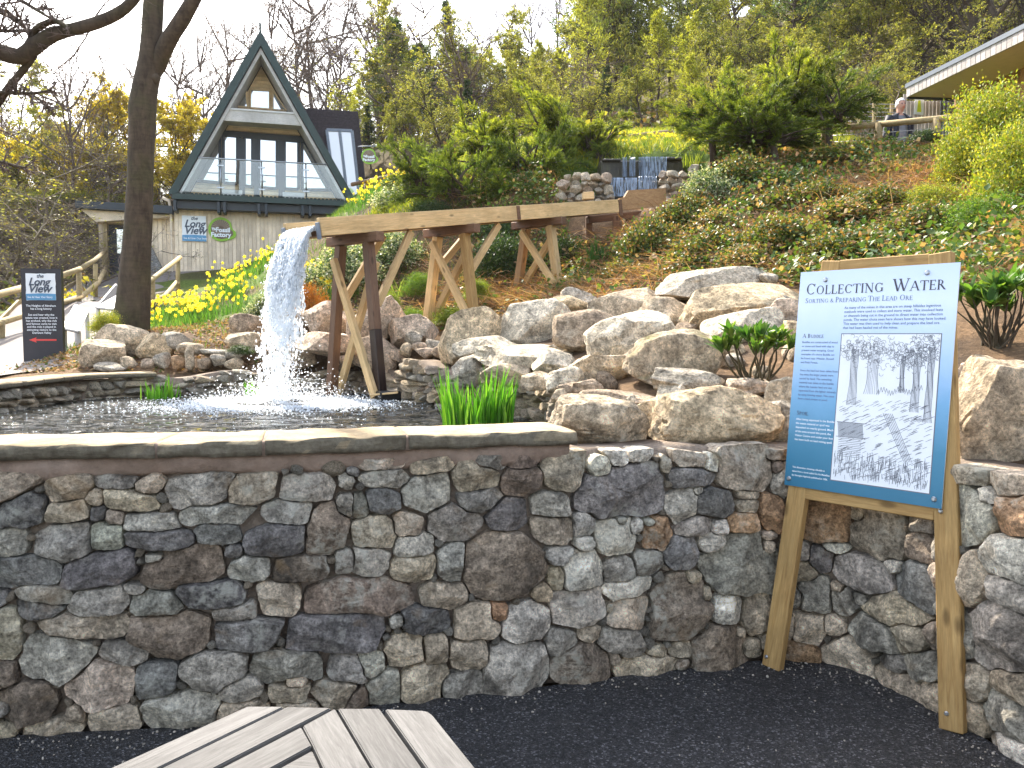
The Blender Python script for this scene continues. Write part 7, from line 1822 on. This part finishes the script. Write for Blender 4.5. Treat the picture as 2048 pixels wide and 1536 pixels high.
def make_shrub(seed, cols, n=9000, leaf=(.03, .018), ncl=70, rcl=.16, mat='leaf', stems=26, wts=None):
    r_ = np.random.default_rng(seed); d = unit(r_.normal(0, 1, (ncl, 3))); d[:, 2] = np.abs(d[:, 2]) * 1.1 - .15; cc_ = d * r_.uniform(.45, .98, (ncl, 1))
    k = r_.integers(0, ncl, n); c = cc_[k] + r_.normal(0, rcl, (n, 3)) * np.array([1, 1, .75])
    out = unit(c + np.array([0, 0, .2])); dd = unit(out * .5 + r_.normal(0, .7, (n, 3)) + np.array([0, 0, .15]))
    V, F_ = leaves(c, dd, unit(out + r_.normal(0, .6, (n, 3))), r_.uniform(.7, 1.3, n) * leaf[0], r_.uniform(.7, 1.3, n) * leaf[1], .2)
    lf = npmesh('foliage', V, F_, MT[mat], False, np.repeat(mixcol(r_, n, cols, wts), 4, axis=0))
    b = np.zeros((stems, 3)); b[:, :2] = r_.normal(0, .15, (stems, 2)); b[:, 2] = -.4; e = cc_[r_.integers(0, ncl, stems)]; s = np.linspace(0, 1, 4)[None, :, None]
    P_ = b[:, None] * (1 - s) + e[:, None] * s + np.array([0, 0, .2]) * (s * (1 - s)); C1, _ = children(P_, r_, 5, .3, 1, .4, .5, .1, 3)
    V1, F1 = vtubes(P_, taper(stems, 4, np.full(stems, .018), .006), 4); V2, F2 = vtubes(C1, taper(len(C1), 3, np.full(len(C1), .006), .002), 3)
    return npmesh('stems', np.concatenate([V1, V2]), np.concatenate([F1, F2 + len(V1)]), MT['twig2'], True), lf
SH = {'yel': make_shrub(71, ((.26, .29, .035), (.17, .24, .03), (.42, .38, .05)), 14000, (.055, .032), 90, .15), 'grn': make_shrub(72, ((.08, .17, .022), (.12, .22, .03), (.18, .24, .04)), 13000, (.06, .028), 90, .14), 'var': make_shrub(73, ((.42, .44, .30), (.10, .17, .05), (.55, .55, .40), (.07, .12, .035)), 6000, (.10, .06), 60, .18, 'gloss'),
      'dark': make_shrub(74, ((.025, .055, .018), (.04, .075, .022), (.07, .11, .03)), 9000, (.075, .04), 80, .16, 'gloss'), 'ivy': make_shrub(75, ((.05, .09, .025), (.09, .13, .03), (.20, .21, .05), (.26, .15, .05)), 7000, (.10, .075), 70, .18, 'gloss'), 'ivy2': make_shrub(78, ((.10, .15, .035), (.28, .26, .06), (.33, .18, .08), (.40, .27, .14), (.07, .11, .03)), 6000, (.12, .085), 34, .24, 'gloss'), 'moss': make_shrub(76, ((.16, .22, .03), (.24, .29, .05)), 9000, (.07, .035), 60, .16), 'rust': make_shrub(77, ((.42, .15, .03), (.34, .12, .03), (.48, .22, .05)), 5000, (.16, .022), 60, .17, 'dry')}
SHRUBS = [(1365, 540, 130, 60, 9.7, 'ivy2', 'russet bramble tangle over the grey end boulder'), (1250, 548, 100, 56, 10.5, 'ivy', 'low bramble at the foot of the glossy bush'), (1500, 522, 130, 66, 9.2, 'ivy2', 'russet bramble just over the long grey boulder'), (1625, 540, 130, 60, 8.5, 'ivy', 'bramble mound hugging the easel top'), (1785, 525, 130, 70, 8.4, 'ivy2', 'russet bramble behind the board corner'), (1705, 425, 150, 60, 10.4, 'ivy2', 'russet bramble half way up under the fence'), (1560, 405, 120, 50, 11.6, 'ivy', 'bramble patch below the broad dark juniper'), (1800, 350, 130, 50, 12.2, 'ivy2', 'russet bramble below the fence post'), (1660, 315, 140, 46, 13.3, 'ivy', 'bramble patch under the tall crest juniper'), (1420, 452, 110, 60, 11.0, 'ivy2', 'russet bramble right of the chute head'),
  (1990, 250, 200, 190, 10.2, 'yel', 'yellow green leafy shrub beside the timber building'), (2040, 330, 190, 210, 9.0, 'yel', 'wide yellow green shrub spilling down the bank at the right'), (1935, 330, 120, 130, 10.6, 'yel', 'smaller yellow green shrub in front of the crest fence'), (1975, 440, 190, 120, 8.6, 'grn', 'bright green shrub on the bank above the easel'), (1850, 450, 150, 90, 9.2, 'ivy', 'green and russet leaved bramble mound above the easel'), (2060, 480, 120, 130, 8.0, 'grn', 'bright green shrub at the foot of the yellow one'), (1870, 395, 110, 70, 10, 'yel', 'low olive yellow shrub among the brambles'),
  (1300, 492, 130, 110, 10.9, 'ivy', 'glossy leaved bramble bush under the head of the chute'), (1420, 500, 150, 90, 9.9, 'ivy', 'glossy bramble mound over the top boulders'), (1700, 500, 190, 90, 8.8, 'ivy', 'broad glossy bramble mound behind the easel board'), (1560, 470, 150, 80, 9.6, 'ivy', 'bramble mound half way up the bank'), (1480, 350, 120, 80, 12.6, 'ivy', 'dark ivy mound under the crest junipers'), (1420, 370, 100, 70, 12.4, 'var', 'pale leaved bush right of the cascade'), (1850, 275, 60, 36, 13.8, 'dark', 'dark glossy bush at the foot of the crest fence'), (1370, 430, 110, 80, 11.6, 'ivy', 'bramble tangle below the right stone pile'),
  (1760, 400, 130, 60, 10.6, 'ivy', 'scattered bramble bush on the bare bank'), (1640, 390, 120, 60, 11.4, 'ivy', 'small bramble bush below the crest'),
  (700, 530, 130, 90, 13.2, 'var', 'white edged leafy bush behind the front trestle'), (790, 500, 120, 80, 13.6, 'var', 'white edged leafy bush behind the middle trestle'), (610, 560, 80, 60, 13.5, 'var', 'white edged bush beside the falling water'), (870, 425, 90, 50, 14.6, 'dark', 'dark glossy bush above the chute by the daffodils'), (620, 605, 74, 74, 11.9, 'rust', 'rusty orange dead fern beside the falling water'),
  (955, 578, 54, 50, 11.3, 'moss', 'small bright green bush right of the middle trestle'), (905, 632, 80, 46, 10.4, 'moss', 'low bright green bush between middle trestle and grey topped boulder'), (825, 640, 60, 60, 10.8, 'grn', 'small green bush left of the middle trestle'), (770, 600, 60, 46, 11.8, 'moss', 'pale green tuft bush behind the front trestle'), (1010, 520, 130, 120, 12.6, 'dark', 'dark creeping evergreen on the bank behind the trestles'), (1130, 520, 120, 110, 12.7, 'dark', 'dark creeping evergreen beside the far trestle'), (1200, 555, 110, 60, 11.6, 'dark', 'dark evergreen mat below the head of the chute'), (1000, 455, 110, 60, 13.6, 'dark', 'shaded evergreen mat just under the chute'), (840, 570, 70, 60, 12.2, 'grn', 'feathery green bush behind the middle trestle'),
  (525, 615, 60, 50, 13.4, 'var', 'variegated bush left of the falling water'), (212, 645, 62, 56, 11.6, 'yel', 'yellow green bamboo like tuft at the foot of the beech'), (190, 405, 260, 40, 38, 'yel', 'green undergrowth behind the porch roof'), (800, 395, 110, 60, 17.5, 'var', 'pale leaved bush beside the upper daffodils'), (1240, 335, 60, 30, 15.9, 'moss', 'moss cushion beside the upper ledge'), (480, 700, 50, 24, 10.4, 'dark', 'dark fern tuft on the pond wall left of the falling water')]
for px, py, w, h, Y, kd, lab in SHRUBS:
    c = at(px, py, Y); hw = w * Y / FPX / 2; hh = h * Y / FPX / 2; st, lf = SH[kd]
    root = thing('shrub' if kd != 'rust' else 'dead_fern', (c.x, Y, gz(c.x, Y)), lab, 'shrub' if kd != 'rust' else 'fern')
    Mx = Matrix.Translation((c.x, Y, c.z - hh * .45)) @ Matrix.Rotation(rt.uniform(0, 6.28), 4, 'Z') @ Matrix.Diagonal((hw * 1.08, hw * 1.0, hh * 1.35, 1))
    obj('stems', st, root, Mx); obj('foliage', lf, root, Mx)

# ---- near shrubs with lance leaves
def lance_shrub(px, py, w, h, Y, nst, seed, lab, leafL):
    r_ = np.random.default_rng(seed); c = at(px, py, Y); hw = w * Y / FPX / 2; hh = h * Y / FPX / 2
    base = Vector((c.x, Y, c.z - hh)); root = thing('leafy_shrub', base, lab, 'shrub')
    br = []; C = []; D = []; N = []; Ls = []
    for i in range(nst):
        a = r_.uniform(0, 6.28); f = r_.uniform(.25, 1.0); tip = np.array([c.x + math.cos(a) * hw * f, Y + math.sin(a) * hw * f * .8, c.z + hh * r_.uniform(-.1, .75) * (1.1 - .4 * f)])
        b = np.array([base.x + r_.normal(0, .03), Y + r_.normal(0, .03), base.z - .06]); s = np.linspace(0, 1, 6)[:, None]
        P_ = b * (1 - s) + tip * s + np.array([math.cos(a) * hw * .25, math.sin(a) * hw * .2, 0]) * (s * (1 - s)) + r_.normal(0, .012, (6, 3)) * s
        br.append((P_, np.linspace(.010, .003, 6))); ax = unit(P_[-1] - P_[-2])
        for k in range(24):
            u = r_.uniform(0, .6); q = k * 2.4 + r_.normal(0, .3); pt = P_[-1] * (1 - u) + P_[-2] * u if u < 1 else P_[-2]
            side = unit(np.cross(ax, np.array([math.cos(q), math.sin(q), .3]))); dirn = unit(side * r_.uniform(.5, 1.0) + ax * r_.uniform(.5, 1.2) + np.array([0, 0, .25]))
            C.append(pt); D.append(dirn); N.append(unit(ax + np.array([0, 0, .5]))); Ls.append(leafL * r_.uniform(.6, 1.1))
    C, D, N, Ls = map(np.array, (C, D, N, Ls)); n = len(C)
    d = unit(D); s = unit(np.cross(d, N)); nn = np.cross(s, d); W = Ls * .30
    prof = [(0, .12), (.22, .75), (.48, 1.0), (.76, .68), (1.0, .04)]; rows = []
    for t_, w_ in prof:
        mid = C + d * (Ls * t_)[:, None] + np.array([0, 0, -1]) * (Ls * .12 * t_ ** 2)[:, None]
        rows += [mid - s * (W * .5 * w_)[:, None] + nn * (W * .14 * w_)[:, None], mid, mid + s * (W * .5 * w_)[:, None] + nn * (W * .14 * w_)[:, None]]
    V = np.stack(rows, 1).reshape(-1, 3); i = np.arange(n)[:, None] * 15; F_ = np.concatenate([i + np.array([[3 * a + b, 3 * a + b + 1, 3 * a + b + 4, 3 * a + b + 3]]) for a in range(4) for b in range(2)], 0)
    obj('foliage', npmesh('foliage', V, F_, MT['gloss'], True, np.repeat(mixcol(r_, n, ((.06, .15, .028), (.10, .20, .035), (.17, .26, .05))), 15, axis=0)), root)
    Vs, Fs_ = tubes(br, 6); obj('stems', npmesh('stems', Vs, Fs_, MT['bark'], True), root)
lance_shrub(1515, 700, 160, 124, 4.85, 16, 1, 'glossy lance leaved shrub growing between boulders left of the easel', .115)
lance_shrub(2000, 612, 190, 150, 5.3, 24, 2, 'large glossy lance leaved shrub above the huge boulder', .15)

# ---- iris clumps
def blade_clump(name, label, cat, px0, px1, ytop, ybase, Y, n, W, col, seed, lean=.10, group=None):
    r_ = np.random.default_rng(seed); a = at(px0, ybase, Y); b = at(px1, ybase, Y); H_ = at(px0, ytop, Y).z - a.z
    f = r_.beta(1.6, 1.6, n); k = .5 + .5 * np.sin(f * 9 + seed)
    c = np.stack([a.x + (b.x - a.x) * (.12 + .76 * f), Y + r_.normal(0, .09, n), np.full(n, a.z - .03)], -1)
    d = unit(np.stack([(f - .5) * 2.2 * lean + r_.normal(0, lean * .7, n), r_.normal(0, lean, n), np.ones(n)], -1))
    V, F4, F3 = blades(c, d, H_ * r_.uniform(.45, 1.05, n) * (.7 + .35 * k), W * r_.uniform(.7, 1.2, n), np.abs(r_.normal(0, .07, n)), r_)
    o = obj(name, npmesh(name, V, [F4, F3], MT['leaf'], False, np.repeat(mixcol(r_, n, col), 5, axis=0)))
    return tag(o, label, cat, group)
IR = ((.07, .22, .018), (.12, .32, .03), (.20, .40, .05))
blade_clump('iris_clump', 'tall green iris blades standing in the pond behind the coping', 'plant', 866, 1044, 708, 852, 6.3, 230, .021, IR, 1)
blade_clump('iris_clump', 'small bright iris clump at the foot of the back pond wall', 'plant', 284, 362, 738, 802, 9.2, 70, .022, IR, 2, .12)
blade_clump('iris_clump', 'dim green iris clump beside the splash', 'plant', 482, 530, 738, 795, 9.6, 36, .022, IR, 3, .12)
blade_clump('grass_tuft', 'upright green grass tuft in the shade under the chute head', 'plant', 1170, 1215, 460, 515, 11.8, 70, .012, ((.05, .15, .03), (.09, .20, .04)), 4, .12)
blade_clump('grass_tuft', 'spiky pale green tuft behind the front trestle', 'plant', 780, 835, 540, 590, 12.4, 60, .016, ((.18, .26, .05), (.25, .32, .08)), 5, .45)
blade_clump('grass_tuft', 'fresh green grass tuft right of the upper ledge', 'plant', 1362, 1402, 290, 330, 14.9, 60, .014, ((.22, .30, .03), (.30, .36, .05)), 6, .2)

# ---- daffodils: clumps of blades and yellow trumpets
def make_daff(seed, nl=50, nf=7):
    r_ = np.random.default_rng(seed); c = np.stack([r_.normal(0, .16, nl), r_.normal(0, .16, nl), np.full(nl, -.05)], -1); d = unit(np.stack([r_.normal(0, .18, nl), r_.normal(0, .18, nl), np.ones(nl)], -1))
    V, F4, F3 = blades(c, d, r_.uniform(.22, .42, nl), np.full(nl, .016), np.abs(r_.normal(.05, .06, nl)), r_)
    lf = npmesh('leaves', V, [F4, F3], MT['leaf'], False, np.repeat(mixcol(r_, nl, ((.06, .16, .03), (.09, .22, .03), (.13, .26, .05))), 5, axis=0))
    PV = []; PF = []; PC = []; br = []
    for i in range(nf):
        b = np.array([r_.normal(0, .17), r_.normal(0, .17), -.02]); h = r_.uniform(.30, .46); tp = b + np.array([r_.normal(0, .05), r_.normal(0, .05) - .02, h]); br.append((np.array([b, (b + tp) / 2, tp]), np.array([.004, .004, .004])))
        f = unit(np.array([r_.normal(0, .6), r_.normal(-.6, .5), r_.uniform(-.1, .3)])); s = unit(np.cross(f, [0, 0, 1])); u = np.cross(s, f); sz = r_.uniform(.042, .058); yc = np.array([.84, .72, .10]) * r_.uniform(.85, 1.15); oc = np.array([.82, .55, .015])
        for k in range(6):
            a = k * 1.047 + .2; rd = s * math.cos(a) + u * math.sin(a); sd = -s * math.sin(a) + u * math.cos(a); o = len(PV)
            PV += [tp, tp + rd * sz * .55 + sd * sz * .30, tp + rd * sz * 1.1 + f * sz * .12, tp + rd * sz * .55 - sd * sz * .30]; PF += [(o, o + 1, o + 2), (o, o + 2, o + 3)]; PC += [yc] * 4
        o = len(PV)
        for k in range(6): a = k * 1.047; PV += [tp + (s * math.cos(a) + u * math.sin(a)) * sz * .22, tp + (s * math.cos(a) + u * math.sin(a)) * sz * .36 + f * sz * .72]; PC += [oc, oc]
        for k in range(6): q = o + 2 * k; w = o + 2 * ((k + 1) % 6); PF += [(q, w, w + 1), (q, w + 1, q + 1)]
    fl = npmesh('flowers', np.array(PV), np.array(PF), MT['petal'], False, np.clip(np.array(PC), 0, 1))
    Vs, Fs_ = tubes(br, 4); stm = npmesh('stalks', Vs, Fs_, MT['leaf'], False, np.tile([[.10, .20, .04]], (len(Vs), 1)))
    return lf, fl, stm
DAF = [make_daff(s) for s in range(5)]
rd_ = np.random.default_rng(55); spots = []
def drift(n, quad, lab):
    for _ in range(n):
        u, v = rd_.uniform(0, 1, 2); px = (quad[0][0] * (1 - u) + quad[1][0] * u) * (1 - v) + (quad[3][0] * (1 - u) + quad[2][0] * u) * v; Y = (quad[0][1] * (1 - u) + quad[1][1] * u) * (1 - v) + (quad[3][1] * (1 - u) + quad[2][1] * u) * v
        spots.append((px, Y, lab))
drift(38, [(285, 13.6), (450, 14.0), (520, 17.5), (330, 18.0)], 'clump of yellow daffodils in the drift beside the hand rail')
drift(24, [(440, 18.0), (600, 16.0), (640, 21.0), (430, 22.5)], 'clump of yellow daffodils on the bank under the cream wall')
drift(24, [(690, 19.0), (860, 17.0), (840, 21), (720, 23)], 'clump of yellow daffodils on the upper bank right of the house')
drift(12, [(570, 13.5), (700, 12.8), (720, 14.5), (600, 15.5)], 'clump of yellow daffodils behind the waterfall')
drift(9, [(140, 21), (200, 25), (185, 27), (120, 24)], 'clump of yellow daffodils outside the path fence')
drift(22, [(1215, 16.3), (1400, 15.9), (1400, 18.5), (1230, 18.8)], 'clump of yellow flowers in the sunny grass above the cascade')
for px, Y, lab in spots:
    X = (px - 1024) / FPX * Y; z = gz(X, Y); root = thing('daffodil_clump', (X, Y, z), lab, 'flowers', lab.replace('clump', 'clumps'))
    k = rd_.integers(0, 5); s = rd_.uniform(.62, .95) * (.6 if px > 1100 else 1); Mx = Matrix.Translation((X, Y, z)) @ Matrix.Rotation(rd_.uniform(-.8, .8), 4, 'Z') @ Matrix.Scale(s, 4)
    for nm, me in zip(('leaves', 'flowers', 'stalks'), DAF[k]): obj(nm, me, root, Mx)['kind'] = 'stuff'

# ================================================================== GROUND COVER (uncountable)
def scatter(n, x0, x1, y0, y1, seed, dens):
    r_ = np.random.default_rng(seed); x = r_.uniform(x0, x1, n); y = r_.uniform(y0, y1, n); k = dens(x, y) > r_.uniform(0, 1, n); x, y = x[k], y[k]
    ok = ~((x > .9) & (x < 3.5) & (y > 12.7) & (y < 15.7)) & ~inpoly(x, y, COURTB) & ~inpoly(x, y, [tuple(p) for p in (PL - PN * .35)] + pf); x, y = x[ok], y[ok]; return x, y, hill(x, y), r_
def gnoise(x, y, f, s): return fbm(np.stack([x * f, y * f, x * 0], -1), s, 3)
def right_bank(x, y):      # the bank behind the boulders
    yl = np.interp(x, [-.5, .5, 1.5, 3, 4.5, 7], [11.4, 9.6, 8.9, 7.6, 5.0, 3.0]); return (y > yl) & (y < 15.6)
x, y, z, r_ = scatter(150000, -.8, 10.5, 3.5, 15.6, 1, lambda x, y: right_bank(x, y) * np.clip(.34 + .9 * gnoise(x, y, .8, 3), .08, 1))
n = len(x); hgt = np.abs(r_.normal(0, .13, n)) * np.clip(.6 + 1.2 * gnoise(x, y, .9, 3), .2, 1.8) + .02; c = np.stack([x, y, z + hgt], -1); dd = unit(r_.normal(0, 1, (n, 3)) + np.array([0, -.3, .1])); L = r_.uniform(.035, .085, n)
V, F_ = leaves(c, dd, unit(r_.normal(0, .5, (n, 3)) + np.array([0, -.25, 1])), L, L * .8, .12)
gn = gnoise(x, y, .5, 9)[:, None]; col = mixcol(r_, n, ((.07, .13, .03), (.12, .18, .035), (.27, .27, .06), (.32, .17, .08), (.38, .26, .13)), (.36, .27, .13, .12, .12)); 
tag(obj('bramble_leaves', npmesh('bramble_leaves', V, F_, MT['gloss'], False, np.repeat(col, 4, axis=0))), 'glossy bramble and ivy leaves covering the bank', 'ground cover', kind='stuff')
x, y, z, r_ = scatter(90000, -1.5, 10.5, 3.5, 15.6, 2, lambda x, y: right_bank(x, y) * np.clip(.5 - .6 * gnoise(x, y, .8, 3), .10, 1))
n = len(x); c = np.stack([x, y, z + r_.uniform(0, .08, n)], -1); d = unit(np.stack([r_.normal(0, 1, n), r_.normal(0, 1, n), np.abs(r_.normal(.25, .35, n))], -1))
V, F4, F3 = blades(c, d, r_.uniform(.10, .50, n), r_.uniform(.004, .009, n), np.abs(r_.normal(.2, .2, n)), r_)
tag(obj('dry_stalks', npmesh('dry_stalks', V, [F4, F3], MT['dry'], False, np.repeat(mixcol(r_, n, ((.42, .22, .10), (.32, .16, .075), (.52, .33, .19), (.20, .12, .07))), 5, axis=0))), 'tangled dry brown stalks lying on the bank', 'dry stalks', kind='stuff')
def left_bank(x, y): return (x > -7.2) & (y > 10.9) & (y < 26) & ((x - -7.2) > (13 - y) * .5 - .2) & (x > -.62 * y + 1.0)
x, y, z, r_ = scatter(60000, -14, 1.5, 10.6, 26, 3, lambda x, y: left_bank(x, y) * np.clip(.45 + .5 * gnoise(x, y, .6, 13), .1, 1) * np.where(y < 12.4, .35, 1))
n = len(x); c = np.stack([x, y, z], -1); d = unit(np.stack([r_.normal(0, .35, n), r_.normal(0, .35, n), np.ones(n)], -1))
V, F4, F3 = blades(c, d, r_.uniform(.06, .22, n), r_.uniform(.006, .012, n), np.abs(r_.normal(.1, .1, n)), r_)
tag(obj('grass', npmesh('grass', V, [F4, F3], MT['leaf'], False, np.repeat(mixcol(r_, n, ((.06, .14, .02), (.11, .20, .03), (.18, .24, .04))), 5, axis=0))), 'green grass and spring leaves on the bank below the house', 'grass', kind='stuff')
x, y, z, r_ = scatter(26000, -7.6, 2.0, 10.2, 14.2, 4, lambda x, y: np.where(y < 14, .8, 0) * (x < 1.4))
n = len(x); c = np.stack([x, y, z + r_.uniform(.0, .05, n)], -1); L = r_.uniform(.03, .075, n)
V, F_ = leaves(c, unit(r_.normal(0, 1, (n, 3)) * np.array([1, 1, .35])), unit(r_.normal(0, .5, (n, 3)) + np.array([0, 0, 1])), L, L * .6, .2)
tag(obj('leaf_litter', npmesh('leaf_litter', V, F_, MT['dry'], False, np.repeat(mixcol(r_, n, ((.38, .23, .12), (.28, .16, .08), (.48, .33, .20), (.20, .12, .07), (.10, .14, .04))), 4, axis=0))), 'brown fallen leaves on the bed behind the pond', 'leaf litter', kind='stuff')
x, y, z, r_ = scatter(70000, -3, 11, 15.2, 26, 5, lambda x, y: .9 + 0 * x)
n = len(x); c = np.stack([x, y, z - .01], -1); d = unit(np.stack([r_.normal(0, .4, n), r_.normal(0, .4, n), np.ones(n)], -1))
V, F4, F3 = blades(c, d, r_.uniform(.08, .26, n), r_.uniform(.010, .020, n), np.abs(r_.normal(.1, .1, n)), r_)
tag(obj('meadow_grass', npmesh('meadow_grass', V, [F4, F3], MT['leaf'], False, np.repeat(mixcol(r_, n, ((.20, .25, .03), (.30, .31, .04), (.14, .20, .03), (.42, .38, .05))), 5, axis=0))), 'sunny yellow green grass above the cascade', 'grass', kind='stuff')
x, y, z, r_ = scatter(50000, -34, 40, 22, 62, 6, lambda x, y: np.where((x < -11) | (y > 25), .8, .0) * ~((np.abs(x + 8.5) < 6) & (np.abs(y - 30) < 6)))
n = len(x); c = np.stack([x, y, z + r_.uniform(0, .9, n) ** 2], -1); L = r_.uniform(.12, .30, n)
V, F_ = leaves(c, unit(r_.normal(0, 1, (n, 3))), unit(r_.normal(0, 1, (n, 3))), L, L * .55, .2)
tag(obj('woodland_floor', npmesh('woodland_floor', V, F_, MT['leaf'], False, np.repeat(mixcol(r_, n, ((.12, .13, .03), (.20, .19, .05), (.16, .10, .05), (.07, .09, .025), (.30, .27, .06))), 4, axis=0))), 'undergrowth and dead leaves on the woodland floor', 'undergrowth', kind='stuff')

# ================================================================== THIN SPRING HAZE
t = NT('haze'); t.t.nodes.remove(t.b)
vp = t.n('ShaderNodeVolumePrincipled'); vp.inputs['Color'].default_value = (.93, .95, 1, 1); vp.inputs['Density'].default_value = .0002; vp.inputs['Anisotropy'].default_value = .35
t.l(vp.outputs[0], t.out.inputs['Volume'])
zmin = float(GZ.min()) - 1.0; ztop = max(75.0, float(GZ.max()) + 3)
hz = obj('haze', boxmesh(900, 980, ztop - zmin, t.m, 0), None, Matrix.Translation((5, 170, (ztop + zmin) / 2)))
tag(hz, 'thin pale spring haze filling the air between the trees', 'haze', kind='stuff')
